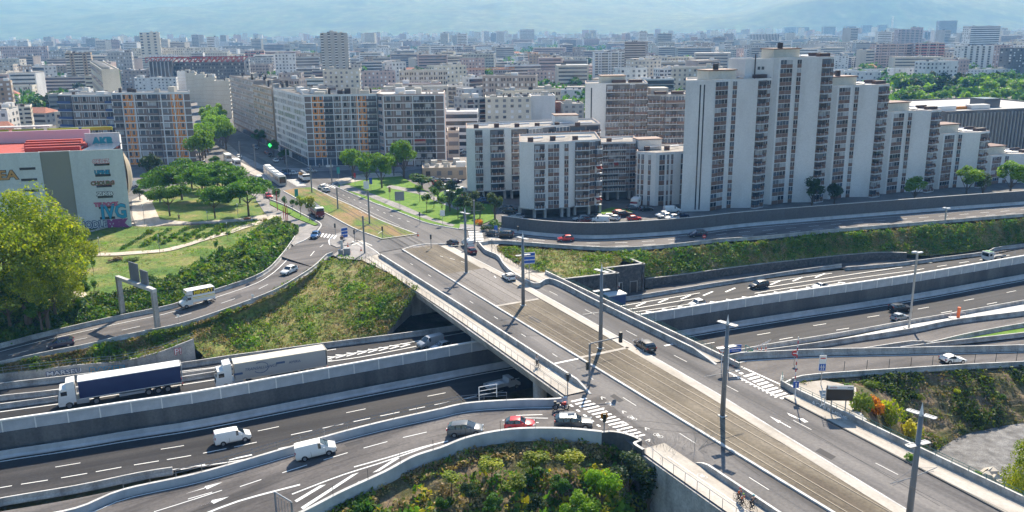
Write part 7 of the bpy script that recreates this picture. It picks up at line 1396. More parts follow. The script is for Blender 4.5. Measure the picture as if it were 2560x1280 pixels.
def car_protos(kind, paint, panel=False, sunroof=False, top=None):
 """meshes of one car, x forwards, centred; panel van sides stay closed behind the front door"""
 L, W, st, ax, r = KIND[kind]; parts = {}; ring = lambda x, zb, zt, zr, hw: [(L / 2 - x, s * y, z) for s, seq in ((1, ((hw * .86, zb), (hw, zb + .18), (hw, (zb + zt) / 2), (hw * .96, zt), ((hw * .78, zr) if zr else (hw * .9, zt + .02)), (hw * .5, (zr + .05) if zr else zt + .05))), ) for y, z in seq] + [(L / 2 - x, -y, z) for y, z in reversed([(hw * .86, zb), (hw, zb + .18), (hw, (zb + zt) / 2), (hw * .96, zt), ((hw * .78, zr) if zr else (hw * .9, zt + .02)), (hw * .5, (zr + .05) if zr else zt + .05)])]
 rings = [ring(*s_) for s_ in st]; body = MB(); glass = {}; n = 12
 def fadd(which, f):
  q = parts.setdefault(which, MB()); q.add(f, [tuple(range(len(f)))])
 for i in range(len(rings) - 1):
  a, b = rings[i], rings[i + 1]; h0, h1 = bool(st[i][3]), bool(st[i + 1][3])
  for j in range(n):
   k = (j + 1) % n; f = [a[j], a[k], b[k], b[j]][::-1]
   side = j in (3, 7); topf = j in (4, 5, 6); w = 'body'
   if side and h0 and h1 and not (panel and st[i][0] > 2.0): w = 'side_window'
   if (topf or side) and h0 != h1 and (not (panel and i > 4)): w = ('windscreen' if h1 else 'rear_window') if topf else 'body'
   if topf and h0 and h1 and st[i + 1][0] > L * .9 and not panel and kind != 'van': w = 'rear_window'
   if j == 11: w = 'underbody'
   if topf and h0 and h1 and top and w == 'body': w = 'roof_panel'
   fadd(w, f)
 fadd('body', rings[0]); fadd('body', rings[-1][::-1])
 mats = dict(body='paint_' + paint, side_window='car_glass', windscreen='car_glass', rear_window='car_glass', underbody='trim_black', roof_panel='paint_' + (top or paint)); me = []
 for w, q in parts.items():
  m_ = q.mesh(w, mats[w], smooth=False)
  if w in ('body', 'roof_panel'):
   import bmesh as bm_; bmm = bm_.new(); bmm.from_mesh(m_); bm_.ops.remove_doubles(bmm, verts=bmm.verts, dist=.001); bm_.ops.recalc_face_normals(bmm, faces=bmm.faces); bmm.to_mesh(m_); bmm.free(); m_.polygons.foreach_set('use_smooth', [True] * len(m_.polygons)); m_.update()
   try: m_.set_sharp_from_angle(angle=R(38))
   except Exception: pass
  me.append((w, m_, (0, 0, 0), []))
 hw = W / 2 - .02; f0 = L / 2; zb = st[2][1]
 def p(name, m_, boxes, subs=()):
  q = MB(); [q.box(c, d) for c, d in boxes]; me.append((name, q.mesh(name, m_), (0, 0, 0), []))
 zt = st[1][2]
 for s in (1, -1): p('headlight', 'lamp_clear', [((f0 - .12, s * hw * .74, zt - .06), (.22, .34, .15))]); p('tail_light', 'lamp_red', [((-f0 + .06, s * hw * .86, zt + .12 + (.2 if kind in ('van', 'suv', 'mpv') else 0)), (.14, .2, .4 if kind == 'van' else .22))]); p('mirror', 'paint_' + paint, [((f0 - st[4][0] + .35, s * (hw + .1), st[4][2] + .06), (.16, .2, .14))])
 p('bumper', 'trim_black', [((f0 - .02, 0, .38), (.12, W * .8, .2))]); p('bumper', 'trim_black', [((-f0 + .02, 0, .36), (.12, W * .8, .2))]); p('number_plate', 'plate', [((-f0 - .05, 0, .62), (.03, .5, .11)), ((f0 + .05, 0, .42), (.03, .5, .11))])
 p('door_seams', 'trim_black', [((f0 - x, s * (hw + .012), .7), (.025, .02, .75)) for s in (1, -1) for x in (st[4][0] - .45, (st[4][0] + st[-4][0]) / 2 - .1)] + [((f0 - ax[0] - 1.35, 0, .26), (L * .42, W - .02, .16))])
 for x in (st[4][0] + .75, st[-4][0] - .5):
  if not panel: p('pillar', 'trim_black', [((f0 - x, s * (hw * .93), (st[4][2] + st[5][3]) / 2), (.09, .12, st[5][3] - st[4][2] - .04)) for s in (1, -1)])
 if sunroof: p('sunroof', 'sunroof', [((f0 - 2.7, 0, st[5][3] + .045), (.9, .8, .04))]); p('roof_rail', 'rim', [((f0 - 3.2, s * hw * .76, st[5][3] + .06), (2.0, .05, .05)) for s in (1, -1)])
 w = wheel_mesh(r); return me, [(f0 - a_, s * (W / 2 - .1), r) for a_ in ax for s in (1, -1)], w
WHM = {}
def wheel_mesh(r, wd=.22):
 k = (round(r, 2), wd)
 if k not in WHM:
  mb = MB(); mb.tube([(0, -wd / 2, 0), (0, wd / 2, 0)], r, 18); a = mb.mesh('wheel', 'tyre'); mb = MB(); mb.tube([(0, -wd / 2 - .012, 0), (0, wd / 2 + .012, 0)], r * .62, 10); b = mb.mesh('rim', 'rim')
  mb = MB(); mb.tube([(0, -wd / 2 - .006, 0), (0, wd / 2 - .02, 0)], r * 1.16, 18); WHM[k] = (a, b, mb.mesh('wheel_arch', 'trim_black'))
 return WHM[k]
PRO = {}
def vehicle(kind, paint, p, ang, label, cat='car', group=None, scale=.95, name=None, panel=False, sunroof=False, top=None, pitch=0.):
 key = (kind, paint, panel, sunroof, top)
 if key not in PRO: PRO[key] = car_protos(kind, paint, panel, sunroof, top)
 me, wh, w = PRO[key]; root = empty(name or ('van' if kind == 'van' else 'car'), p, 0, label, cat, group); root.rotation_euler = (0, -pitch, ang); root.scale = (scale,) * 3
 for n_, m_, l_, _ in me: link(n_, m_, root, l_)
 for l_ in wh:
  ar = link('wheel_arch', w[2], root, (l_[0], l_[1] - .015 * (1 if l_[1] > 0 else -1), l_[2] + .02)); q = link('wheel', w[0], root, l_); link('rim', w[1], q)
 return root
def veh_px(kind, paint, a, b, label, **k):
 """a car whose rear is seen at photo pixel a and front at b, wheels on the road"""
 A_, B_ = G(*a), G(*b); d = B_ - A_; p = (A_ + B_) / 2; L = KIND[kind][0] * k.get('scale', .95); pt_ = math.atan2(d.z, d.xy.length) if abs(d.z) < 1 else 0
 return vehicle(kind, paint, p + Vector((0, 0, .03)), math.atan2(d.y, d.x), label, pitch=pt_, **k)
V = veh_px
V('van', 'white', (543, 1112), (622, 1096), 'white panel van alone on the dark near carriageway', panel=True, cat='van', scale=.98); V('van', 'white', (745, 1150), (838, 1127), 'white panel van on the near ramp, casting a big shadow', panel=True, cat='van', scale=1.0)
V('mpv', 'grey', (1125, 1088), (1205, 1082), 'dark grey people carrier, last in the queue at the zebra', scale=.98); V('hatch', 'red', (1266, 1072), (1334, 1069), 'red hatchback in the middle of the queue at the zebra', scale=.95); V('suv', 'darkgrey', (1388, 1070), (1478, 1068), 'dark blue grey off-roader with silver roof and sunroof at the zebra', sunroof=True, top='silver', scale=.96)
V('coupe', 'white', (2351, 907), (2409, 905), 'white coupe on the right hand ramp', scale=.95, top=None); V('suv', 'black', (2228, 780), (2270, 776), 'black off-roader on the near carriageway behind the lamp pole', scale=.9); V('hatch', 'silver', (2228, 804), (2270, 796), 'silver hatchback on the near carriageway beside the lamp pole', scale=.95)
V('estate', 'bronze', (1632, 886), (1592, 858), 'dark brown people carrier driving away over the bridge', scale=1.0); V('hatch', 'white', (1283, 706), (1261, 693), 'white hatchback driving away on the far roadway of the bridge', scale=.95); V('hatch', 'red', (1430, 602), (1398, 603), 'red hatchback on the upper road beside the noise wall', scale=.95); V('mpv', 'navy', (1763, 590), (1724, 593), 'dark blue people carrier on the upper road', scale=.95)
V('hatch', 'darkgrey', (1245, 592), (1217, 586), 'rear one of two dark cars waiting at the noise wall end', scale=.95); V('mpv', 'darkgrey', (1277, 593), (1247, 592), 'front one of two dark cars waiting at the noise wall end', scale=.95); V('hatch', 'bronze', (1139, 616), (1124, 609), 'brown grey hatchback queuing left of the white van at the lights', scale=.95); V('van', 'white', (1177, 622), (1162, 611), 'white delivery van queuing at the lights', panel=True, cat='van', scale=.95); V('hatch', 'darkred', (1184, 637), (1170, 629), 'dark red car behind the white van at the lights', scale=.95)
V('hatch', 'blue', (795, 589), (783, 599), 'dark blue car turning down onto the left ramp', scale=1.0); V('hatch', 'white', (735, 678), (712, 688), 'white hatchback coming down the curve of the left ramp', scale=1.0); V('mpv', 'navy', (183, 862), (124, 872), 'dark blue car on the lower left ramp', scale=.9)
V('van', 'silver', (1105, 858), (1048, 872), 'grey van emerging from under the bridge on the far carriageway', panel=True, cat='van', scale=.95); V('hatch', 'silver', (1125, 868), (1080, 880), 'silver car half hidden by the median wall under the bridge', scale=.95); V('mpv', 'darkgrey', (1918, 716), (1876, 722), 'dark grey car on the far carriageway right of the bridge', scale=.95); V('hatch', 'white', (1762, 762), (1722, 769), 'white car almost hidden by the median wall right of the bridge', scale=.9); V('coupe', 'silver', (2065, 718), (2030, 725), 'silver car roof just above the median wall', scale=.9)
def body(mb_list, name, p, ang, label, cat, wheels=(), r=.5, group=None, scale=.97, pitch=0.):
 root = empty(name, p, 0, label, cat, group); root.rotation_euler = (0, -pitch, ang); root.scale = (scale,) * 3
 for n_, m_, boxes in mb_list:
  q = MB()
  for b_ in boxes:
   if len(b_) == 2: q.box(*b_)
   else: q.add(b_[0], b_[1]) if b_[2] == 'mesh' else q.tube([b_[0], b_[1]], b_[2], 12)
  ob(q, n_, m_, root)
 w = wheel_mesh(r, .3)
 for l_ in wheels: q = link('wheel', w[0], root, l_); link('rim', w[1], q)
 return root
def artic(a, b, side, label, roofc='paint_white', logo=None):
 """tractor and curtain-sided semi-trailer, x forwards"""
 A_, B_ = G(*a), G(*b); d = B_ - A_; p = (A_ + B_) / 2; x0 = 8.2
 ext = [([(x0 - 1.2, y, z) for y, z in ((-1.2, 3.0), (1.2, 3.0), (1.15, 3.85), (-1.15, 3.85))] + [(x0 - 2.3, y, z) for y, z in ((-1.2, 3.0), (1.2, 3.0), (1.15, 3.95), (-1.15, 3.95))], [(0, 1, 2, 3)[::-1], (4, 5, 6, 7), (0, 4, 7, 3), (1, 2, 6, 5), (2, 3, 7, 6)], 'mesh')]
 pr = [(x0 - .05, .5), (x0 - .0, 1.1), (x0 - .12, 1.9), (x0 - .35, 3.0), (x0 - 2.3, 3.05), (x0 - 2.3, .9), (x0 - 1.9, .9), (x0 - 1.9, .5)]
 vs = [(x, -1.23, z) for x, z in pr] + [(x, 1.23, z) for x, z in pr]; n = len(pr); fs = [tuple(range(n)), tuple(range(2 * n - 1, n - 1, -1))] + [(i, n + i, n + (i + 1) % n, (i + 1) % n) for i in range(n)]
 root = body([('cab', 'paint_white', [(vs, fs, 'mesh')] + ext), ('windscreen', 'car_glass', [([(x0 - .1, -1.1, 2.0), (x0 - .1, 1.1, 2.0), (x0 - .3, 1.08, 2.8), (x0 - .3, -1.08, 2.8)], [(0, 1, 2, 3)], 'mesh')]), ('side_window', 'car_glass', [((x0 - .85, 0, 2.35), (.8, 2.5, .6))]),
     ('grille', 'trim_black', [((x0 + .0, 0, 1.35), (.06, 1.7, .7)), ((x0 - .75, 0, .62), (1.4, 2.3, .3))]), ('headlight', 'lamp_clear', [((x0 - .02, s * .9, .75), (.12, .4, .22)) for s in (1, -1)]), ('side_tank', 'paint_silver', [((x0 - 3.1, 0, .85), (1.6, 2.4, .7))]), ('side_fairing', 'paint_silver', [((x0 - 9.5, 0, .75), (3.4, 2.5, .35))]), ('chassis', 'trim_black', [((x0 - 4.0, 0, 1.0), (5, .9, .3)), ((x0 - 10.3, 0, 1.15), (11.5, 1.2, .3)), ((-x0 + .1, 0, .7), (.15, 2.4, .3))]),
     ('curtain_side', side, [((x0 - 9.5, 0, 2.5), (13.5, 2.5, 2.5))]), ('trailer_roof', roofc, [((x0 - 9.5, 0, 3.8), (13.6, 2.54, .1)), ((x0 - 9.5, 0, 1.22), (13.6, 2.52, .1)), ((-x0 - .04, 0, 2.5), (.06, 2.5, 2.6))]), ('tail_light', 'lamp_red', [((-x0 - .02, s * 1.0, .9), (.1, .3, .16)) for s in (1, -1)])],
    'articulated_lorry', p, math.atan2(d.y, d.x), label, 'lorry', [(x, s * 1.08, .5) for x in (x0 - 1.35, x0 - 4.8, -x0 + 2.1, -x0 + 3.4, -x0 + 4.7) for s in (1, -1)], scale=1.06)
 if logo:
  t = text(logo, .62, 'spray_navy', root, (x0 - 6.5, 1.28, 2.45), math.pi, ext=.004, name='lettering', shear=.3); t = text(logo, .62, 'spray_navy', root, (x0 - 6.5, -1.28, 2.45), 0, ext=.004, name='lettering', shear=.3)
  for s in (1, -1):
   mb = MB(); mb.tube([(x0 - 6.5 + 1.1 * math.cos(k * math.pi / 10), s * 1.275, 2.65 + .85 * math.sin(k * math.pi / 10)) for k in range(3, 19)], .05, 4); ob(mb, 'logo_ring', 'spray_navy', root)
   text('AMIRA', .6, 'spray_navy', root, (x0 - 11.5, s * 1.28, 2.5), math.pi if s > 0 else 0, ext=.004, name='lettering');
   for bx_ in (((x0 - 3.2, s * 1.26, 2.2), (1.3, .03, .32)), ((x0 - 9.4, s * 1.26, 2.9), (1.3, .03, .3))): mb = MB(); mb.box(*bx_); ob(mb, 'blue_stripe', 'spray_navy', root)
 return root
mat('curtain_navy', (.012, .03, .11), .45); mat('curtain_grey', (.36, .36, .36), .6)
artic((449, 968), (158, 1017), 'curtain_navy', 'long lorry with navy blue curtain trailer and white cab'); artic((808, 926), (548, 970), 'curtain_grey', 'long lorry with pale grey trailer and blue lettering', 'wall_cream', logo='TRANSALLIANCE')
A_, B_ = G(530, 752), G(455, 772); d = B_ - A_; an = math.atan2(d.y, d.x)
mv = body([('box_body', 'paint_white', [((-1.1, 0, 2.15), (4.4, 2.2, 2.4)), ((1.55, 0, 2.95), (.9, 2.1, .8))]), ('black_band', 'trim_black', [((-1.1, 0, 2.85), (4.1, 2.24, .85))]), ('yellow_stripe', 'paint_yellow', [((-1.1, 0, 1.9), (4.3, 2.24, .14)), ((-1.1, 0, 1.6), (4.3, 2.24, .08)), ((2.01, 0, 3.0), (.03, 1.0, .25))]),
     ('cab', 'paint_white', [([(x, y * w_, z) for y in (-1, 1) for x, z, w_ in ((3.2, .5, .95), (3.25, 1.0, .95), (2.5, 1.35, .95), (1.8, 2.2, .85), (1.0, 2.3, .9), (1.0, .5, .95))], [tuple(range(6)), tuple(range(11, 5, -1))] + [(i, 6 + i, 6 + (i + 1) % 6, (i + 1) % 6) for i in range(6)], 'mesh')]), ('windscreen', 'car_glass', [([(2.44, -.85, 1.45), (2.44, .85, 1.45), (1.86, .78, 2.15), (1.86, -.78, 2.15)], [(0, 1, 2, 3)], 'mesh')]), ('side_window', 'car_glass', [((1.65, 0, 1.75), (.7, 1.86, .5))]),
     ('bumper', 'trim_black', [((3.2, 0, .55), (.2, 1.9, .35))]), ('rear_bumper', 'trim_black', [((-3.3, 0, .6), (.15, 2.1, .2))]), ('headlight', 'lamp_clear', [((3.1, s * .7, 1.0), (.25, .35, .2)) for s in (1, -1)]), ('mirror', 'trim_black', [((2.2, s * 1.1, 1.6), (.12, .25, .35)) for s in (1, -1)])], 'removals_van', (A_ + B_) / 2, an, 'white removals box van with a black and yellow name band on the left ramp', 'lorry', [(x, s * .9, .36) for x in (2.35, -2.0) for s in (1, -1)], r=.36)
for s in (1, -1): text('MINGAT', .98, 'paint_yellow', mv, (-1.1, s * 1.14, 2.5), math.pi if s > 0 else 0, ext=.006, name='lettering', off=.04)
A_, B_ = G(1210, 985), G(1302, 962); d = B_ - A_
body([('load_bed', 'paint_silver', [((-1.2, 0, .95), (3.6, 2.0, .12)), ((-1.2, 1.0, 1.2), (3.6, .06, .45)), ((-1.2, -1.0, 1.2), (3.6, .06, .45)), ((-3.0, 0, 1.2), (.06, 2.0, .45)), ((.65, 0, 1.5), (.08, 2, 1.1))]), ('load', 'frame_white', [((-1.3, .2, 1.15), (2.4, 1.0, .3)), ((-.6, -.4, 1.3), (1, .6, .3)), ((-2.2, -.3, 1.2), (.8, .8, .25))]),
   ('cab', 'paint_silver', [([(x, y * w_, z) for y in (-1, 1) for x, z, w_ in ((2.9, .5, .92), (2.9, .95, .92), (2.2, 1.25, .92), (1.6, 2.05, .8), (.75, 2.1, .85), (.75, .5, .92))], [tuple(range(6)), tuple(range(11, 5, -1))] + [(i, 6 + i, 6 + (i + 1) % 6, (i + 1) % 6) for i in range(6)], 'mesh')]), ('windscreen', 'car_glass', [([(2.15, -.82, 1.35), (2.15, .82, 1.35), (1.66, .74, 2.0), (1.66, -.74, 2.0)], [(0, 1, 2, 3)], 'mesh')]), ('side_window', 'car_glass', [((1.45, 0, 1.65), (.7, 1.76, .45))]), ('bumper', 'trim_black', [((2.9, 0, .5), (.15, 1.8, .3))])], 'flatbed_truck', (A_ + B_) / 2, math.atan2(d.y, d.x), 'silver flatbed pickup with rubble load in the shade under the bridge', 'pickup', [(x, s * .85, .35) for x in (2.1, -1.7) for s in (1, -1)], r=.35)
A_, B_ = G(2520, 645), G(2440, 657); d = B_ - A_
body([('load_bed', 'concrete', [((-1.4, 0, 1.0), (3.8, 2.1, .15)), ((-1.4, 1.0, 1.2), (3.8, .06, .3)), ((-1.4, -1.0, 1.2), (3.8, .06, .3))]), ('cab', 'paint_white', [((1.7, 0, 1.5), (1.7, 2.1, 1.9))]), ('windscreen', 'car_glass', [((2.56, 0, 1.8), (.05, 1.8, .8)), ((1.9, 0, 1.8), (.8, 2.14, .6))]), ('cab_roof', 'spray_green', [((1.7, 0, 2.5), (1.2, 1.8, .1))])], 'flatbed_truck', (A_ + B_) / 2, math.atan2(d.y, d.x), 'white cabbed flatbed lorry on the far carriageway at the right', 'lorry', [(x, s * .9, .42) for x in (1.7, -2.2) for s in (1, -1)], r=.42)
A_, B_ = P(778, 525, 0), P(808, 552, 0); d = B_ - A_; an = math.atan2(d.y, d.x)
body([('tank', 'paint_silver', [((-4.2, 0, 2.2), (2.6, 0, 2.2), 1.1)]), ('tank_skirt', 'paint_darkred', [((-.8, 0, 1.3), (6.6, 2.3, .8))]), ('cab', 'paint_darkred', [((4.1, 0, 1.3), (1.9, 2.4, 1.5))]), ('cab_top', 'paint_white', [((4.05, 0, 2.55), (1.8, 2.35, 1.0))]), ('windscreen', 'car_glass', [((5.0, 0, 2.35), (.08, 2.1, .9)), ((4.4, 0, 2.35), (.8, 2.42, .6))]), ('headlight', 'lamp_clear', [((5.07, s * .9, .85), (.06, .4, .2)) for s in (1, -1)]), ('roof_rack', 'trim_black', [((-.8, s * .4, 3.35), (5.4, .08, .1)) for s in (1, -1)] + [((-3 + i * 1.1, 0, 3.33), (.1, .9, .08)) for i in range(5)])], 'tanker_lorry', (A_ + B_) / 2, an, 'tanker lorry with white topped dark red cab on the boulevard', 'lorry', [(x, s, .48) for x in (3.9, -2.2, -3.6) for s in (1, -1)], r=.48, scale=.92)
tp = catmull([P(668, 435, 0), P(685, 450, 0), P(708, 466, 0)], 9); mat('tram_grey', (.5, .5, .5), .35, .2)
root = empty('tram', tp[4], 0, 'silver grey tram with dark front arriving at the junction', 'tram')
for i in range(4):
 a, b = tp[i * 2], tp[i * 2 + 2]; c = (a + b) / 2 - tp[4]; an = math.atan2((b - a).y, (b - a).x); L = (b - a).length - .4
 for n_, m_, boxes in (('body', 'tram_grey', [((0, 0, 1.75), (L, 2.4, 3.0))]), ('window_band', 'car_glass', [((0, 0, 2.1), (L * .88, 2.44, 1.1))] + ([((L / 2, 0, 2.0), (.1, 2.0, 2.0))] if i == 3 else [])), ('roof_unit', 'paint_white', [((0, 0, 3.4), (L * .7, 1.7, .35))]), ('bellows', 'trim_black', [((-L / 2 - .2, 0, 1.7), (.5, 2.1, 2.8)), ((0, 0, .3), (L * .9, 2.2, .3))])):
  q = MB(); [q.box(*bb) for bb in boxes]; ob(q, n_, m_, root, loc=c, rz=an)
A_, B_ = P(745, 440, 0), P(778, 462, 0); d = B_ - A_; an = math.atan2(d.y, d.x)
body([('carrier', 'paint_white', [((0, 0, 1.1), (8, 2.4, .8)), ((3.4, 0, 2.0), (1.4, 2.3, 1.2))]), ('boom', 'paint_silver', [((-1, 0, 2.7), (7, .7, .6))]), ('operator_cab', 'car_glass', [((3.5, 0, 2.1), (1.3, 2.34, .6)), ((.8, .9, 2.4), (1.2, .8, 1.1))]), ('counterweight', 'spray_orange', [((-2.6, 0, 2.0), (1.6, 2.2, .9))])], 'mobile_crane', (A_ + B_) / 2, an, 'white mobile crane lorry waiting at the cross street', 'lorry', [(x, s * 1.05, .5) for x in (2.8, 1.3, -1.6, -3.0) for s in (1, -1)], r=.5)
for x, y, lab in ((570, 403, 'white box bus on the avenue, rear one of two'), (592, 417, 'white box bus on the avenue, front one of two')): body([('body', 'paint_white', [((0, 0, 1.7), (6, 2.3, 2.7))]), ('window_band', 'car_glass', [((0, 0, 2.0), (5, 2.34, .8)), ((3.0, 0, 1.9), (.06, 2, 1.2))])], 'bus', P(x, y, 0), BR, lab, 'bus', [(2, s, .45) for s in (1, -1)] + [(-2, s, .45) for s in (1, -1)], r=.45)
body([('body', 'paint_white', [((-.6, 0, 1.7), (4.2, 2.1, 2.3)), ((2.1, 0, 1.1), (1.6, 1.9, 1.1))]), ('windscreen', 'car_glass', [((1.9, 0, 1.9), (.9, 1.8, .5)), ((-.6, 0, 2.0), (1.4, 2.14, .5))])], 'camper_van', P(1588, 520, 0), R(250), 'white camper van parked by the low white corner block', 'camper', [(x, s * .9, .33) for x in (2, -1.6) for s in (1, -1)], r=.33)
r = random.Random(4)
FAR = [(805, 472, 125, 'white', 'hatch', 'white car, rear one of two leaving the junction'), (815, 479, 125, 'white', 'hatch', 'white car, front one of two leaving the junction'), (672, 494, 300, 'brightred', 'hatch', 'red car at the start of the green strip'), (650, 453, 300, 'white', 'van', 'white and blue van left of the tram'), (737, 437, 10, 'white', 'hatch', 'white car right of the tram at the cross street'), (708, 440, 30, 'blue', 'mpv', 'blue car in the shade behind the tram'), (720, 433, 10, 'darkgrey', 'mpv', 'dark car in the shade behind the tram'), (780, 431, 5, 'silver', 'hatch', 'silver car in the shade of the corner block'), (700, 398, -60, 'grey', 'hatch', 'grey car parked at the shop fronts'), (690, 405, -60, 'white', 'hatch', 'white car parked at the shop fronts'), (668, 385, -60, 'darkred', 'hatch', 'dark red car parked along the avenue'), (675, 391, -60, 'black', 'hatch', 'black car parked along the avenue'),
 (508, 410, 120, 'white', 'hatch', 'white car parked in the left avenue row, furthest'), (513, 417, 120, 'red', 'hatch', 'red car parked in the left avenue row'), (521, 423, 120, 'white', 'hatch', 'white car parked in the left avenue row, middle'), (533, 430, 120, 'silver', 'mpv', 'silver car parked in the left avenue row'), (541, 436, 120, 'white', 'mpv', 'white car parked in the left avenue row, nearest'),
 (1166, 492, 150, 'brightred', 'hatch', 'red car parked at the corner of the white complex'), (1192, 499, 150, 'black', 'estate', 'black car parked under the rear wing'), (1205, 505, 150, 'blue', 'hatch', 'blue car parked under the rear wing'), (1220, 509, 150, 'navy', 'hatch', 'navy car parked under the rear wing'), (1265, 525, 160, 'grey', 'hatch', 'grey car in the shade between the wings'), (1275, 533, 160, 'black', 'mpv', 'black car in the shade between the wings'), (1293, 546, 160, 'silver', 'hatch', 'silver car behind the noise wall end'),
 (1462, 557, 200, 'darkred', 'hatch', 'dark red car by the near white block'), (1452, 551, 200, 'silver', 'estate', 'silver car by the near white block'), (1500, 556, 170, 'white', 'van', 'white van close to the noise wall'), (1490, 547, 170, 'darkgrey', 'estate', 'dark grey car in the row behind the noise wall'), (1517, 546, 170, 'white', 'estate', 'white car in the row behind the noise wall'), (1533, 550, 140, 'white', 'hatch', 'white hatchback with its nose to the noise wall'), (1558, 541, 20, 'black', 'suv', 'black off-roader beside the little lawn'), (1550, 536, 20, 'red', 'estate', 'red car behind the black off-roader'), (1586, 551, 10, 'brightred', 'hatch', 'bright red car by itself on the parking lot'), (1582, 524, 10, 'grey', 'hatch', 'grey car below the camper'), (1615, 527, 10, 'black', 'hatch', 'black car at the white corner block'),
 (1655, 541, 200, 'white', 'hatch', 'white car, left one of the parked trio'), (1662, 545, 200, 'silver', 'hatch', 'silver car, middle one of the parked trio'), (1680, 549, 200, 'white', 'hatch', 'white car, right one of the parked trio'), (1680, 531, 10, 'white', 'van', 'white van at the foot of the first tower'), (1705, 543, 10, 'navy', 'hatch', 'navy car at the foot of the first tower'),
 (1085, 452, 15, 'white', 'hatch', 'white car in the shopping car park, front row left'), (1110, 455, 15, 'grey', 'hatch', 'grey car in the shopping car park, front row'), (1125, 456, 15, 'silver', 'hatch', 'silver car in the shopping car park, front row'), (1141, 457, 15, 'navy', 'hatch', 'navy car in the shopping car park, front row right'), (1095, 462, 15, 'red', 'hatch', 'red car in the shopping car park'), (1115, 472, 15, 'white', 'mpv', 'white car in the shopping car park, second row'), (1145, 473, 15, 'silver', 'hatch', 'silver car in the shopping car park, second row'), (1125, 487, 15, 'white', 'hatch', 'white car in the shopping car park, last row'), (1160, 484, 15, 'white', 'van', 'white van in the shopping car park'), (1152, 380, 70, 'white', 'hatch', 'white car on the side street behind the shops'), (1157, 388, 70, 'grey', 'hatch', 'grey car on the side street behind the shops'), (1160, 372, 70, 'blue', 'mpv', 'blue car on the side street behind the shops'), (352, 466, 10, 'white', 'van', 'white van parked behind the graffitied building'), (598, 395, -60, 'white', 'hatch', 'white car far down the avenue'), (640, 372, -60, 'grey', 'van', 'grey van far down the avenue')]
for x, y, a, c, k, lab in FAR: vehicle(k, c, P(x, y, .04), R(a), lab, scale=.93, panel=(k == 'van'), cat='van' if k == 'van' else 'car')
# ================================================================= STREET FURNITURE
mat('pole_grey', (.2, .215, .235), .5, .2); mat('galvanised', (.38, .39, .4), .45, .5); mat('lamp_white', (.7, .71, .72), .4); mat('sign_blue', (.01, .09, .42), .4); mat('sign_red', (.5, .02, .03), .4); mat('sign_white', (.75, .75, .75), .5); mat('screen_dark', (.015, .014, .013), .3); mat('cone_orange', (.75, .14, .03), .6)
mat('signal_black', (.02, .025, .025), .5); mat('sign_back', (.25, .27, .3), .5, .4); mat('sign_teal', (.03, .3, .28), .5); mat('green_cross', (.02, .5, .08), .5, emit=(.03, 1, .12, 2.5)); mat('wood', (.3, .2, .12), .8)
def multi(name, p, ang, label, cat, parts, group=None):
 """parts: (part name, material, [boxes (c, size) or tubes (a, b, r)])"""
 root = empty(name, p, ang, label, cat, group)
 for n_, m_, sh in parts:
  q = MB()
  for s_ in sh:
   if len(s_) == 2: q.box(*s_)
   else: q.tube([s_[0], s_[1]], s_[2], 10)
  ob(q, n_, m_, root)
 return root
def bridge_lamp(p, label, h=12.4, arms=True):
 root = empty('tram_lamp_post', p, BR, label, 'lamp post', 'lamp posts along the tram track'); mb = MB(); mb.tube([(0, 0, 0), (0, 0, h * .5), (0, 0, h)], [.34, .28, .22], 14); ob(mb, 'pole', 'pole_grey', root, smooth=True)
 mb = MB(); mb.tube([(0, 0, h), (0, 0, h + 1.35)], [.22, .01], 8); ob(mb, 'spike', 'lamp_white', root)
 for z, rot in ((h, 0), (h - 3.1, R(90) - 2 * R(10))):
  for s in (1, -1):
   mb = MB();
   for a, b_ in (((.25, -.3), (1.35, -.3)), ((.25, .3), (1.35, .3)), ((1.35, -.32), (1.35, .32))): mb.box(((a[0] + b_[0]) / 2 * s, (a[1] + b_[1]) / 2, .18), (abs(b_[0] - a[0]) + .1, abs(b_[1] - a[1]) + .16, .07))
   o = ob(mb, 'lamp_frame', 'pole_grey', root, loc=(0, 0, z), rz=rot + .25); mb = MB(); mb.box((.62 * s, 0, .12), (.75, .5, .1)); mb.box((1.2 * s, 0, .16), (.25, .5, .05)); ob(mb, 'lamp_head', 'lamp_white', o)
 if arms:
  for s in (1, -1): mb = MB(); mb.tube([(0, s * .2, 6.0), (0, s * 3.3, 6.15)], .045, 5); mb.tube([(0, s * .2, 6.9), (0, s * 3.0, 6.2)], .015, 4); mb.tube([(0, s * 1.4, 6.0), (.0, s * 2.9, 5.85)], .025, 4); ob(mb, 'bracket_arm', 'pole_grey', root)
 mb = MB(); mb.box((0, 0, .15), (.9, .9, .12)); ob(mb, 'foot_plate', 'concrete_white', root)
for p, lab in ((P(1166, 683), 'grey lamp and tram post, furthest of those on the bridge'), (P(1308, 765), 'grey lamp and tram post beside the white hatchback'), (P(1501, 872), 'grey lamp and tram post where the traffic light arm crosses it'), (P(1806, 1042), 'grey lamp and tram post before the right hand zebra crossing'), (P(2268, 1330), 'nearest grey lamp and tram post, cut by the bottom edge')): bridge_lamp(p, lab)
for (x, y, h, lab) in ((912, 634, 8.6, 'plain grey tram post beside the utility cabinets'), (924, 560, 8.6, 'plain grey tram post on the far side of the tram lawn'), (845, 523, 6, 'plain tram post in the middle of the tram lawn'), (1187, 605, 10, 'plain tall grey post at the corner by the delivery van'), (780, 482, 8.5, 'grey tram post where the tram crosses'), (719, 438, 9, 'pale tram post right of the tram'), (602, 405, 8, 'thin post at the tram stop, rear'), (640, 425, 8, 'thin post at the tram stop, front'), (830, 455, 7.5, 'grey post at the junction corner')):
 multi('tram_post', P(x, y), 0, lab, 'post', [('pole', 'pole_grey', [((0, 0, 0), (0, 0, h), .2)]), ('bracket', 'pole_grey', [((-1.5, 0, h * .75), (1.5, 0, h * .75), .04)])])
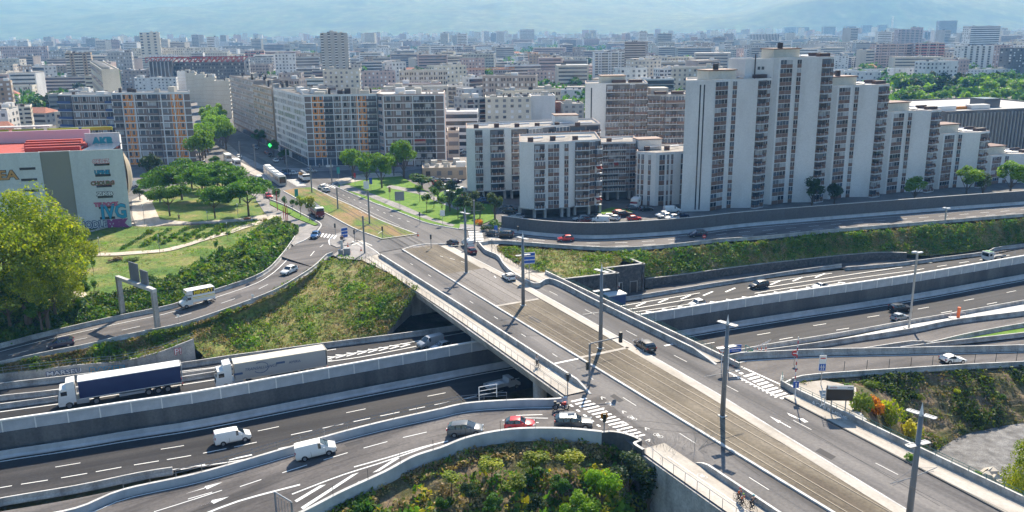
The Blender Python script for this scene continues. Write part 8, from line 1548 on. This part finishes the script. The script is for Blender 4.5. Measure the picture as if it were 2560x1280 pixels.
for v in (-2.5, 1.3): mb = MB(); mb.tube([UV(-130, v, 5.9), UV(-60, v, 5.9), UV(0, v, 5.9), UV(60, v, 5.9), UV(112, v, 5.9)], .018, 3); o = ob(mb, 'contact_wire', 'signal_black'); tag(o, 'thin tram contact wire, ' + ('near' if v < 0 else 'far') + ' track', 'cable')
for (x, y, yt, lab) in ((2272, 822, 628, 'tall grey motorway lamp post behind the silver hatchback'), (2352, 640, 518, 'tall grey motorway lamp post on the right embankment')):
 p = G(x, y); h = 0
 while proj(p + Vector((0, 0, h)))[1] > yt + 4: h += .1
 multi('motorway_lamp_post', p, R(20), lab, 'lamp post', [('pole', 'galvanised', [((0, 0, 0), (0, 0, h), .2)]), ('lamp_head', 'lamp_white', [((.6, 0, h), (1.1, .5, .2)), ((-.6, .1, h + .15), (.9, .5, .3))]), ('base_plate', 'concrete_white', [((0, 0, .1), (1.4, 1.4, .2))])])
a, b = P(308, 790, -2.4), P(396, 832, -2.8); d = b - a; an = math.atan2(d.y, d.x); W_ = d.length; hg = 7.4
g = multi('sign_gantry', a, an, 'pale steel gantry over the left ramp with the backs of two direction signs', 'gantry', [('post', 'concrete', [((0, 0, hg / 2), (.7, .8, hg))]), ('post', 'concrete', [((W_, 0, hg / 2), (.7, .8, hg))]), ('beam', 'concrete_white', [((W_ / 2, 0, hg), (W_ + 1, .7, .6))]), ('catwalk', 'galvanised', [((W_ * .55, .7, hg - .1), (W_ * .55, .8, .08)), ((W_ * .55, 1.1, hg + .5), (W_ * .55, .05, .05))])])
for cx, w, z0, z1 in ((W_ * .42, 3.4, hg - .3, hg + 3.6), (W_ * .70, 2.8, hg - .4, hg + 2.8)):
 mb = MB(); mb.box((cx, .55, (z0 + z1) / 2), (w, .1, z1 - z0)); o = ob(mb, 'sign_panel', 'sign_back', g);
 for k in range(int(w / .35)): mb = MB(); mb.box((cx - w / 2 + .2 + k * .35, .45, (z0 + z1) / 2), (.06, .1, z1 - z0)); ob(mb, 'rib', 'galvanised', o)
def signal(p, ang, label, h=3.0, heads=1, arm=None, board=None):
 pt_ = [('pole', 'pole_grey', [((0, 0, 0), (0, 0, h), .07)]), ('signal_head', 'signal_black', [((0, -.12, h - .35), (.36, .3, 1.05))])]
 if arm: pt_ += [('arm', 'pole_grey', [((0, 0, h), (arm, 0, h + .35), .09)]), ('signal_head', 'signal_black', [((arm + .1, 0, h + .3), (.4, .4, 1.5))]), ('signal_head', 'signal_black', [((-.35, 0, 3.1), (.3, .3, 1.2))])]; pt_[0] = ('pole', 'pole_grey', [((0, 0, 0), (0, 0, h), .15)]); pt_.pop(1)
 if board: pt_.append(('round_back_plate', board, [((0, .05, h - .2), (0, .12, h - .2), .48)]))
 multi('traffic_light', p, ang, label, 'traffic light', pt_)
signal(P(1473, 966), R(20), 'traffic light on a long mast arm reaching over the near roadway', 6.3, arm=4.6)
signal(P(1419, 992), 0, 'traffic light with a round back plate at the end of the cycle path railing', 3.2, board='sign_back'); signal(P(1510, 1092), 0, 'traffic light with an amber back plate at the corner above the hollow', 2.9, board='orange_panel'); signal(P(1078, 622), 0, 'signal on the rounded nose of the tram bed', 3.2); signal(P(957, 596), 0, 'signal at the lower tip of the tram lawn', 2.8); signal(P(839, 590), 0, 'signal on the left tip of the traffic island', 3.0); signal(P(887, 607), 0, 'signal on the right side of the traffic island', 3.0); signal(P(1050, 560), 0, 'dark signal on the grass verge of the boulevard', 3); signal(P(1295, 598), 0, 'signal by the two waiting dark cars', 3)
def stripes(w, h, z, n, m1='sign_blue'): return [('blue_board', m1, [((0, -.05, z + (i + .5) * h / n), (w, .06, h / n * .72)) for i in range(n)][i:i + 1]) for i in range(n)]
multi('direction_sign', P(1323, 700), R(12), 'blue and white direction sign on a pole behind the far parapet', 'sign', [('pole', 'galvanised', [((0, 0, 0), (0, 0, 4.6), .08)]), ('board', 'sign_white', [((0, 0, 4.5), (2.4, .06, 2.3))])] + stripes(2.3, 2.2, 3.4, 3))
multi('direction_sign', P(862, 600), R(40), 'blue and white striped sign on the traffic island', 'sign', [('pole', 'galvanised', [((0, 0, 0), (0, 0, 2.4), .06)]), ('board', 'sign_white', [((0, 0, 1.8), (1.7, .06, 2.5))])] + stripes(1.6, 2.4, .6, 3))
s_ = multi('arrow_sign', P(1820, 924), R(10), 'two blue arrow signs on a white pole by the right hand zebra', 'sign', [('pole', 'sign_white', [((0, 0, 0), (0, 0, 3.7), .07)])] + [('arrow_board', 'sign_blue', [((.9, 0, z), (1.9, .06, .5))]) for z in (3.5, 2.9)]);
for z, t_ in ((3.35, 'GRENOBLE'), (2.75, 'CENTRE')): text(t_, .3, 'sign_white', s_, (.9, -.05, z), 0, ext=.004, name='lettering')
s_ = multi('speed_sign', P(1803, 925), 0, 'round speed limit sign left of the blue arrows', 'sign', [('pole', 'sign_white', [((0, 0, 0), (0, 0, 3.2), .06)]), ('red_ring', 'sign_red', [((0, -.02, 3.2), (0, .02, 3.2), .55)]), ('white_disc', 'sign_white', [((0, -.04, 3.2), (0, 0, 3.2), .42)])]); text('50', .5, 'spray_black', s_, (0, -.06, 3.02), 0, ext=.004, name='lettering')
for x, y, h, lab in ((1985, 910, 1.7, 'red no entry sign beside the striped barrier pole'), (1760, 606, 1.4, 'no entry sign near the dark blue people carrier'),):
 multi('no_entry_sign', G(x, y), 0, lab, 'sign', [('pole', 'galvanised', [((0, .05, -1.0), (0, .05, h), .04)]), ('disc', 'sign_red', [((0, -.02, h), (0, .02, h), .45)]), ('bar', 'sign_white', [((0, -.04, h), (.6, .03, .14))])])
rb = empty('striped_barrier_pole', P(1985, 985, 0), 0, 'raised red and white barrier pole at the ramp entrance', 'barrier pole')
for i in range(14): mb = MB(); mb.tube([(0, 0, 1.2 + i * .5), (0, 0, 1.7 + i * .5)], .07, 6); ob(mb, 'stripe', ['sign_red', 'sign_white'][i % 2], rb)
multi('cycle_sign', P(1987, 1000, 0), 0, 'square blue sign on a white post at the ramp entrance', 'sign', [('pole', 'sign_white', [((0, 0, 0), (0, 0, 2.0), .08)]), ('board', 'sign_blue', [((0, -.03, 2.2), (.75, .05, .9))]), ('symbol', 'sign_white', [((0, -.06, 2.1), (.12, .02, .4)), ((0, -.06, 2.4), (.2, .02, .15))])])
multi('motorway_sign', P(2052, 960, -.2), 0, 'white and blue motorway symbol sign on two posts by the ramp', 'sign', [('post', 'galvanised', [((0, 0, 0), (0, 0, 2.4), .06)]), ('white_board', 'sign_white', [((0, 0, 3.1), (1.0, .05, 2.3))]), ('blue_field', 'sign_blue', [((0, -.04, 2.5), (.9, .03, 1.0))]), ('symbol', 'sign_white', [((-.16, -.07, 2.5), (.08, .02, .8)), ((.16, -.07, 2.5), (.08, .02, .8)), ((0, -.07, 2.55), (.7, .02, .08))]), ('red_line', 'sign_red', [((0, -.04, 3.85), (.7, .03, .14))])])
s_ = multi('information_screen', P(2094, 1040, -.3), R(-3), 'dark electronic information screen on posts beside the orange shrub', 'screen', [('cabinet', 'screen_dark', [((0, 0, 3.2), (3.3, .35, 2.0))]), ('header', 'sign_white', [((0, -.2, 4.0), (3.2, .04, .45))]), ('post', 'galvanised', [((-.9, .1, 0), (-.9, .1, 2.3), .08)]), ('post', 'galvanised', [((.9, .1, 0), (.9, .1, 2.3), .08)]), ('ladder', 'sign_white', [((-2.2, 0, 2.6), (.06, .06, 2.6)), ((-1.75, 0, 2.6), (.06, .06, 2.6))] + [((-1.97, 0, 1.6 + k * .5), (.45, .05, .05)) for k in range(5)])]); text('infotrafic', .26, 'sign_red', s_, (-.9, -.23, 3.92), 0, ext=.004, name='lettering'); text('A480', .3, 'spray_black', s_, (1.15, -.23, 3.92), 0, ext=.004, name='lettering')
multi('plinth', P(2100, 1045, -.3), R(-3), 'white concrete plinth under the information screen', 'plinth', [('block', 'concrete', [((1.0, -.4, -.1), (3.6, 2.4, 1.2))])])
for x, y, w, h, m_, lab in ((1000, 520, 2.6, 2.6, 'sign_back', 'large grey back of a direction sign on the lawn'), (917, 490, 1.6, 2.4, 'sign_white', 'white traffic panel on two posts on the lawn'), (928, 478, .9, 2, 'sign_blue', 'small blue sign near the white panel'), (847, 450, 1.0, 2.2, 'sign_teal', 'teal banner at the junction corner'), (743, 510, 1.0, 2.2, 'sign_teal', 'teal banner between the street trees'), (1107, 562, 1.2, 1.5, 'sign_white', 'small white sign on the lawn near the footpath'), (1240, 600, .8, 1.1, 'sign_blue', 'small blue sign beside the first waiting car'), (825, 435, 2.4, .8, 'sign_white', 'white board at the cross street'), (975, 500, .6, 1.6, 'wood', 'brown board on the lawn'), (888, 462, .6, 1.6, 'darkred' if False else 'sign_red', 'red advertising column on the lawn'), (1644, 1165, .9, .9, 'sign_back', 'round grey sign back beside the bottom railing')):
 multi('street_sign', G(x, y), R(8), lab, 'sign', [('pole', 'galvanised', [((0, 0, -.2), (0, 0, 2.6), .06)]), ('board', m_, [((0, 0, 2.6 + h * .3), (w, .08, h))] if 'round' not in lab else [((0, -.03, 3), (0, .03, 3), .5)])])
for i, (x, y) in enumerate(((448, 816), (549, 790), (634, 764))): multi('marker_sign', G(x, y, .4), 0, f'small white marker plate on the ramp barrier, {["leftmost", "middle", "rightmost"][i]} of three', 'sign', [('pole', 'galvanised', [((0, 0, 0), (0, 0, 1.6), .03)]), ('plate', 'sign_white', [((0, 0, 1.6), (.5, .04, .4))])])
k_ = P(672, 390); multi('pharmacy_cross', P(677, 395, 0), R(-20), 'glowing green pharmacy cross at the foot of the tan avenue house', 'sign', [('pole', 'signal_black', [((0, 0, 0), (0, 0, 4.0), .08)]), ('cross', 'green_cross', [((0, 0, 5.0), (1.3, .2, .45)), ((0, 0, 5.0), (.45, .22, 1.3))])])
multi('utility_cabinet', P(861, 637), R(10), 'pair of grey utility cabinets at the corner of the left ramp', 'cabinet', [('cabinet', 'sign_back', [((.6, 0, .75), (1.5, .9, 1.5))]), ('cabinet', 'sign_back', [((-.8, 0, .6), (1.0, .8, 1.2))]), ('side_box', 'concrete_white', [((-.5, 1.2, 1.6), (.5, .3, 3.0))])])
multi('utility_cabinet', G(2333, 641), R(15), 'pair of white cabinets by the lamp post on the right embankment', 'cabinet', [('cabinet', 'sign_white', [((-.5, 0, 1.0), (1.0, .8, 2.0))]), ('cabinet', 'sign_white', [((.6, -.1, .6), (.8, .7, 1.2))])])
multi('utility_box', P(1535, 750, -5.2), R(24), 'white roofed blue container under the far bridge railing', 'container', [('box', 'blind_blue', [((0, 0, .2), (4, 2.5, 2.2))]), ('lid', 'paint_white', [((0, 0, 1.4), (4.4, 2.8, .2))])])
for x, lab in ((1534, 'small white sign at the foot of the dark stone wall, left'), (1544, 'white and red sign at the foot of the dark stone wall, right')): multi('small_sign', P(x, 742, -6), 0, lab, 'sign', [('pole', 'sign_white', [((0, 0, 0), (0, 0, 2.4), .08)]), ('board', 'sign_white', [((0, 0, 2.6), (.8, .06, 1.0))]), ('board', 'sign_red', [((0, -.05, 2.2), (.6, .03, .25))])])
gt = multi('gate', P(692, 1290, -4.4), R(-42), 'steel portal gate with mesh wings at the bottom edge by the hatched area', 'gate', [('post', 'sign_back', [((0, 0, 0), (0, 0, 3.0), .12)]), ('post', 'sign_back', [((3.2, 0, 0), (3.2, 0, 3.0), .12)]), ('beam', 'galvanised', [((0, 0, 3.0), (3.2, 0, 3.0), .09)])] + [('bar', 'sign_back', [((x, 0, .3), (x, 0, 2.6), .03)]) for x in (.6, 1.2, 1.8, 2.4)])
multi('stair_gate', P(1198, 1000, -1.4), R(18), 'white steel gate frame at the stair behind the near ramp wall', 'gate', [('frame', 'sign_white', [((0, 0, 0), (0, 0, 1.9), .06), ((0, 0, 1.9), (2.6, .2, 1.9), .05), ((2.6, .2, 0), (2.6, .2, 1.9), .06), ((0, 0, 1.3), (2.6, .2, 1.3), .04), ((0, 0, .7), (2.6, .2, .7), .04)])])
multi('site_gate', P(1862, 892, 0), R(20), 'green mesh gate wing leaning at the work site on the right', 'gate', [('frame', 'sign_teal', [((0, 0, 0), (0, 0, 1.9), .05), ((0, 0, 1.9), (1.4, 0, .9), .05), ((1.4, 0, 0), (1.4, 0, .9), .05), ((0, 0, .1), (1.4, 0, .1), .05)]), ('sheet', 'spray_green', [((.9, 0, .5), (1.0, .03, .8))])])
fr = multi('site_fence', P(1880, 884, -.3), R(15), 'stack of pale site fences behind the junction barrier', 'fence', [('panel', 'sign_white', [((i * .6, i * .3, .7), (i * .6 + .5, i * .3 - .3, 1.3), .04), ((i * .6, i * .3, .7), (i * .6, i * .3, 0), .03)]) for i in range(7)])
def cone(p, label, h=.9):
 r_ = empty('traffic_cone', p, 0, label, 'traffic cone', 'red and white cones'); mb = MB(); mb.tube([(0, 0, .05), (0, 0, h)], [.2, .04], 10); mb.box((0, 0, .03), (.5, .5, .06)); ob(mb, 'cone', 'cone_orange', r_); mb = MB(); mb.tube([(0, 0, h * .5), (0, 0, h * .68)], [.13, .1], 10); ob(mb, 'white_band', 'sign_white', r_)
for x, y, z, lab in ((1893, 885, -.2, 'left cone behind the junction barrier'), (1903, 884, -.2, 'middle cone behind the junction barrier'), (1914, 883, -.2, 'right cone behind the junction barrier'), (1836, 914, 0, 'red cone in front of the junction barrier'), (870, 617, 0, 'red and white cone at the traffic island'), (903, 628, 0, 'cone beside the plain tram post'), (875, 632, 0, 'cone right of the utility cabinets'), (1045, 590, 0, 'cone at the right tip of the tram lawn')): cone(P(x, y, z), lab, 1.0)
multi('site_pump', G(2395, 795), 0, 'orange machine post within white rails beside the motorway', 'machine', [('post', 'cone_orange', [((0, 0, 0), (0, 0, 2.2), .3)]), ('rail', 'sign_white', [((-1.3, .4, .9), (1.5, .4, .9), .04), ((-1.3, .4, 0), (-1.3, .4, .9), .04), ((1.5, .4, 0), (1.5, .4, .9), .04)]), ('plate', 'concrete_white', [((0, 0, .05), (3.4, 1.6, .1))])])
for i, (x, y) in enumerate(((770, 540), (775, 543), (852, 560) if False else (694, 527), (716, 552), (720, 555))): multi('red_post', P(x - 60 if i < 2 else x, y + (8 if i < 2 else 0)), 0, f'tall thin dark red post by the footpath fork, {names_[i]} from the left', 'post', [('pole', 'sign_red', [((0, 0, 0), (0, 0, 3.5 + (i % 3)), .09)])], 'tall thin red posts by the footpath fork')
for i, (x, y, h) in enumerate(((400, 634, 4), (405, 634, 0), (570, 600, 4), (251, 640, 4), (362, 562, 5), (597, 560, 5), (520, 560, 3), (1305, 660, 3.5), (1230, 640, 3.5))):
 if h: multi('park_lamp', G(x, y), 0, ['slim park lamp beside the sandy path, middle', '', 'slim park lamp at the upper end of the sandy path', 'slim park lamp at the left of the sandy path', 'lamp on the forecourt beside the parking building', 'lamp beside the dark umbrella tree', 'short lamp among the umbrella trees', 'pale post on the footpath inside the parapet bend', 'pale post at the terrace fence'][i], 'lamp', [('pole', 'pole_grey', [((0, 0, 0), (0, 0, h), .05)]), ('lamp_head', 'lamp_white', [((0, 0, h), (0, 0, h + .4), .12)])])
for x, y, lab in ((240, 745, 'sapling guarded by a wooden frame on the meadow'), (235, 690, 'thin young tree with bare twigs on the meadow'), (640, 700, 'slim young tree by the ramp barrier'), (556, 655, 'leafy young tree near the planted band'), (545, 640, 'young dark green tree near the planted band')):
 tree('young', G(x, y), 4.2, lab, w=1.0)
mb = MB(); r2_ = empty('tree_guard', G(240, 748), 0, 'square wooden tree guard on the meadow', 'tree guard')
for sx in (-.5, .5):
 for sy in (-.5, .5): mb.tube([(sx, sy, 0), (sx, sy, 1.8)], .05, 4)
mb.box((0, -.5, 1.4), (1, .05, .1)); mb.box((0, .5, 1.4), (1, .05, .1)); ob(mb, 'frame', 'wood', r2_)
railing([p + Vector((0, 0, .95)) for p in offs(tn, .35)[8:]], 'row of thin dark posts on the barrier of the coupe\'s ramp', bars=(), h=1.5, step=4, m='signal_black', pw=.06, name='fence')
railing([P(x, y, -.02) for x, y in ((905, 650), (960, 683), (1045, 728))], 'thin post fence at the top of the left bank beside the cycle path', bars=(), h=1.4, step=2.2, m='signal_black', pw=.05, name='fence')
railing([P(x, y, -.02) for x, y in ((1212, 600), (1246, 640), (1290, 665), (1322, 690))], 'dark mesh fence along the footpath of the terrace', bars=(1.4, .1), h=1.4, step=1.5, m='signal_black', name='fence')
railing([Vector((p.x, p.y, p.z + .25)) for p in rw[2:]], 'two bar railing on top of the graffitied retaining wall', bars=(1.0, .55), h=1.0, step=2.5, m='galvanised')
railing([p + Vector((0, 0, .9)) for p in offs(g_near, .35)[12:46]], 'row of thin dark posts on the curved near ramp wall', bars=(), h=1.3, step=4, m='signal_black', pw=.05, name='fence')
def tagwall(s, size, m1, m2, i, dz, off=.1, sx=1.):
 a, b = rw[i], rw[i + 1]; an = math.atan2((b - a).y, (b - a).x); n_ = Vector((math.sin(an), -math.cos(an), 0))
 for k, m_ in enumerate((m1, m2)): text(s, size, m_, RW, a + n_ * (.26 + .03 * k) + Vector((0, 0, dz)), an, off=off * (1 - k * .8), sx=sx)
tagwall('MARSEU', 1.0, 'spray_navy', 'spray_white', 17, -1.05, sx=1.4); tagwall('RAZEE', 1.15, 'spray_blue', 'wall_tan', 24, -1.2, sx=1.6); tagwall('P!', 1.5, 'spray_red', 'spray_white', 36, -1.3)
i = 13; a, b = cw[i], cw[i + 3]; an = math.atan2((b - a).y, (b - a).x); n_ = Vector((math.sin(an), -math.cos(an), 0)); t = text('SAVAGES', 1.0, 'spray_white', None, b + n_ * .26 + Vector((0, 0, -1.2)), an, off=.01); tag(t, 'white graffiti word on the curved dark wall below the corner', 'graffiti')
t = text('ACOUPHENE', .9, 'spray_white', None, UV(58, 13.6, -.35), BR, off=.01, tilt=90); tag(t, 'faded pale graffiti on the low wall beside the information screen', 'graffiti'); t.location.z = .0; t.scale = (1.1, .8, 1)
# ================================================================= PEOPLE
S2 = bpy.data.scenes.new('workbench')
mat('skin', (.45, .28, .2), .6); mat('cloth_white', (.65, .66, .7), .8); mat('cloth_orange', (.75, .12, .02), .8); mat('cloth_navy', (.03, .035, .06), .8); mat('cloth_dark', (.03, .03, .035), .8); mat('helmet_red', (.55, .03, .03), .4); mat('helmet_green', (.35, .5, .05), .4); mat('helmet_teal', (.2, .5, .5), .4); mat('hair', (.03, .02, .015), .7)
def skin_mesh(name, nodes, edges, m, parent, sub=1):
 me = bpy.data.meshes.new(name); me.from_pydata([n_[:3] for n_ in nodes], edges, []); o = bpy.data.objects.new(name, me); S2.collection.objects.link(o); s = o.modifiers.new('s', 'SKIN'); s.branch_smoothing = .6
 for i, n_ in enumerate(nodes): me.skin_vertices[0].data[i].radius = (n_[3], n_[3])
 me.skin_vertices[0].data[0].use_root = True
 u = o.modifiers.new('u', 'SUBSURF'); u.levels = u.render_levels = sub; VL = S2.view_layers[0]
 with bpy.context.temp_override(scene=S2, view_layer=VL): VL.update(); dg = bpy.context.evaluated_depsgraph_get(); m2 = bpy.data.meshes.new_from_object(o.evaluated_get(dg))
 bpy.data.objects.remove(o); m2.materials.clear(); m2.materials.append(M[m]); m2.polygons.foreach_set('use_smooth', [True] * len(m2.polygons)); return link(name, m2, parent)
def person(p, ang, label, pose, shirt, trousers, head, group=None, s=1., bare=True):
 """x forwards; pose: (hip z, knees, feet, hands, lean)"""
 root = empty('person', p, ang, label, 'person', group); root.scale = (s,) * 3; hz_, kn, ft, hd, ln = pose
 sh = (ln, hz_ + .5); N = [(0, 0, hz_, .13), (ln * .5, 0, hz_ + .25, .13), (sh[0], 0, sh[1], .12), (sh[0] + .02, 0, sh[1] + .12, .055), (sh[0] + .05, 0, sh[1] + .27, .095)]; E_ = [(0, 1), (1, 2), (2, 3), (3, 4)]
 for k, sd in enumerate((1, -1)):
  b_ = len(N); el = ((sh[0] + hd[k][0]) / 2 - .03, sd * .24, (sh[1] + hd[k][1]) / 2 - .06); h_ = (hd[k][0], sd * .2, hd[k][1]); N += [(sh[0], sd * .19, sh[1], .06), (*el, .042), (*h_, .028), (h_[0] + .06, h_[1], h_[2] - .02, .03)]; E_ += [(2, b_), (b_, b_ + 1), (b_ + 1, b_ + 2), (b_ + 2, b_ + 3)]
  b_ = len(N); N += [(0, sd * .1, hz_ - .04, .09), (kn[k][0], sd * .11, kn[k][1], .06), (ft[k][0], sd * .1, ft[k][1] + .08, .042), (ft[k][0] + .14, sd * .1, ft[k][1] + .04, .04)]; E_ += [(0, b_), (b_, b_ + 1), (b_ + 1, b_ + 2), (b_ + 2, b_ + 3)]
 skin_mesh('body', N, E_, 'skin', root, 1)
 f = lambda n_, dr: (n_[0], n_[1], n_[2], n_[3] + dr)
 skin_mesh('shirt', [f(N[0], .012), f(N[1], .016), f(N[2], .016), f(N[5], .014), f(N[6], .012), f(N[13], .014), f(N[14], .012)], [(0, 1), (1, 2), (2, 3), (3, 4), (2, 5), (5, 6)], shirt, root); skin_mesh('trousers', [f(N[0], .02), f(N[9], .014), f(N[10], .014), f(N[11], .012), f(N[17], .014), f(N[18], .014), f(N[19], .012)], [(0, 1), (1, 2), (2, 3), (0, 4), (4, 5), (5, 6)], trousers, root)
 hx, hz2 = N[4][0], N[4][2]
 for k, sd in enumerate((1, -1)):
  w_ = N[8 + 8 * k]; mb = MB()
  for j in range(4): y = w_[1] + (j - 1.5) * .022; mb.tube([(w_[0], y, w_[2]), (w_[0] + .045 + .006 * (1.5 - abs(j - 1.5)), y, w_[2] - .012), (w_[0] + .06, y, w_[2] - .045)], [.01, .009, .007], 5)
  mb.tube([(w_[0] - .02, w_[1] - sd * .03, w_[2]), (w_[0] + .03, w_[1] - sd * .05, w_[2] - .03)], [.011, .008], 5); ob(mb, 'fingers', 'skin', root)
  mb = MB(); mb.tube([(hx + .085, sd * .033, hz2 + .01), (hx + .1, sd * .033, hz2 + .01)], .011, 6); ob(mb, 'eye', 'spray_black', root); mb = MB(); mb.tube([(hx - .01, sd * .09, hz2), (hx - .01, sd * .108, hz2)], .024, 6); ob(mb, 'ear', 'skin', root); mb = MB(); mb.box((N[12 + 8 * k][0] - .04, sd * .1, N[12 + 8 * k][2] - .01), (.27, .1, .08)); ob(mb, 'shoe', 'trim_black', root)
 mb = MB(); mb.tube([(hx + .09, 0, hz2 - .0), (hx + .125, 0, hz2 - .02)], [.012, .016], 6); ob(mb, 'nose', 'skin', root); mb = MB(); mb.box((hx + .09, 0, hz2 - .055), (.02, .05, .012)); ob(mb, 'mouth', 'spray_red', root)
 mb = MB(); vs = [(hx - .02 + .118 * math.sin(a) * math.cos(b_) * 1.12, .118 * math.sin(a) * math.sin(b_), hz2 + .015 + .125 * math.cos(a)) for a in (0.05, .5, .95, 1.35, 1.6) for b_ in [k * math.pi / 6 for k in range(12)]]; mb.add(vs, [(i * 12 + j, (i + 1) * 12 + j, (i + 1) * 12 + (j + 1) % 12, i * 12 + (j + 1) % 12) for i in range(4) for j in range(12)] + [tuple(range(12))]); ob(mb, 'hair' if head == 'hair' else 'helmet', head, root, smooth=True); return root
def bicycle(p, ang, label, col='signal_black', motor=False, s=1.):
 root = empty('motorcycle' if motor else 'bicycle', p, ang, label, 'motorbike' if motor else 'bicycle', None); root.scale = (s,) * 3; r_ = .32 if motor else .34
 for x in (-.52 if not motor else -.68, .52 if not motor else .72):
  mb = MB(); mb.tube([(x + r_ * math.cos(k * math.pi / 10), 0, r_ + r_ * math.sin(k * math.pi / 10)) for k in range(21)], .07 if motor else .022, 5, cap=False); q = ob(mb, 'wheel', 'tyre', root); mb = MB(); [mb.tube([(x, 0, r_), (x + r_ * math.cos(k * math.pi / 4), 0, r_ + r_ * math.sin(k * math.pi / 4))], .012 if motor else .006, 3) for k in range(8)]; ob(mb, 'spokes', 'rim', q)
 mb = MB(); k = .06 if motor else .018
 for a, b_ in (((-.52, .34), (-.1, .3)), ((-.1, .3), (-.2, .82)), ((-.52, .34), (-.2, .78)), ((-.2, .75), (.38, .82)), ((-.1, .3), (.38, .78)), ((.52, .34), (.36, .98))): mb.tube([(a[0], 0, a[1]), (b_[0], 0, b_[1])], k, 5)
 ob(mb, 'frame', col, root); mb = MB(); mb.tube([(.36, -.3, 1.0), (.36, .3, 1.0)], .02, 5); ob(mb, 'handlebar', 'signal_black', root); mb = MB(); mb.box((-.22, 0, .85), (.26, .14, .06) if not motor else (.7, .28, .12)); ob(mb, 'saddle', 'trim_black', root)
 if motor: mb = MB(); mb.box((.25, 0, .85), (.5, .32, .3)); mb.box((.55, 0, .9), (.3, .34, .35)); ob(mb, 'tank', 'paint_red', root); mb = MB(); mb.box((0, 0, .45), (.5, .3, .35)); ob(mb, 'engine', 'rim', root); mb = MB(); mb.box((-.75, 0, 1.0), (.35, .4, .35)); ob(mb, 'top_box', 'trim_black', root)
RIDE = (.92, ((.3, .72), (.22, .5)), ((.05, .22), (-.05, .1)), ((.32, 1.02), (.32, 1.02)), .22)
for x, y, a, sh, tr, hd, lab, s_ in ((1845, 1252, BR, 'cloth_orange', 'cloth_dark', 'helmet_red', 'rearmost child cyclist in an orange vest and red helmet', .85), (1853, 1266, BR, 'cloth_orange', 'cloth_dark', 'helmet_green', 'middle child cyclist in an orange vest and yellow green helmet', .85), (1877, 1275, BR, 'cloth_navy', 'cloth_dark', 'helmet_teal', 'cyclist in a dark jacket and pale teal helmet, right of the two children', 1.), (1344, 918, BR + math.pi, 'cloth_white', 'cloth_dark', 'hair', 'cyclist in a white shirt riding over the bridge path', 1.)):
 p = G(x, y, .02); person(p, a, lab, RIDE, sh, tr, hd, s=s_ * 1.05); bicycle(p, a, 'bicycle ridden by the ' + lab.split(' in a')[0] + (' in the dark jacket' if 'dark jacket' in lab else ' in the white shirt' if 'white shirt' in lab else ''), s=s_ * 1.05)
p = G(1402, 1024, .02); person(p, 0, 'motorcyclist in a white top waiting at the zebra', (.95, ((.35, .75), (.35, .75)), ((.1, .3), (.1, .3)), ((.34, 1.02), (.34, 1.02)), .12), 'cloth_white', 'cloth_dark', 'hair'); bicycle(p, 0, 'red motorcycle with a black top box waiting at the zebra', 'trim_black', True)
WALK = (.92, ((.12, .5), (-.02, .5)), ((.22, 0), (-.25, .03)), ((.2, .95), (-.15, .95)), .03)
for x, y, sh, lab in ((853, 606, 'cloth_dark', 'person in dark clothes on the traffic island, left one'), (857, 606, 'cloth_navy', 'person in navy on the traffic island, right one'), (606, 424, 'cloth_dark', 'person waiting at the tram stop'), (609, 427, 'cloth_navy', 'second person at the tram stop in navy'), (799, 420, 'cloth_white', 'person in white before the corner shops'), (448, 551, 'cloth_dark', 'person sitting near the trees of the dry plot')): person(P(x, y, .14), R(-50), lab, WALK, sh, 'cloth_dark', 'hair')
bpy.data.scenes.remove(S2)
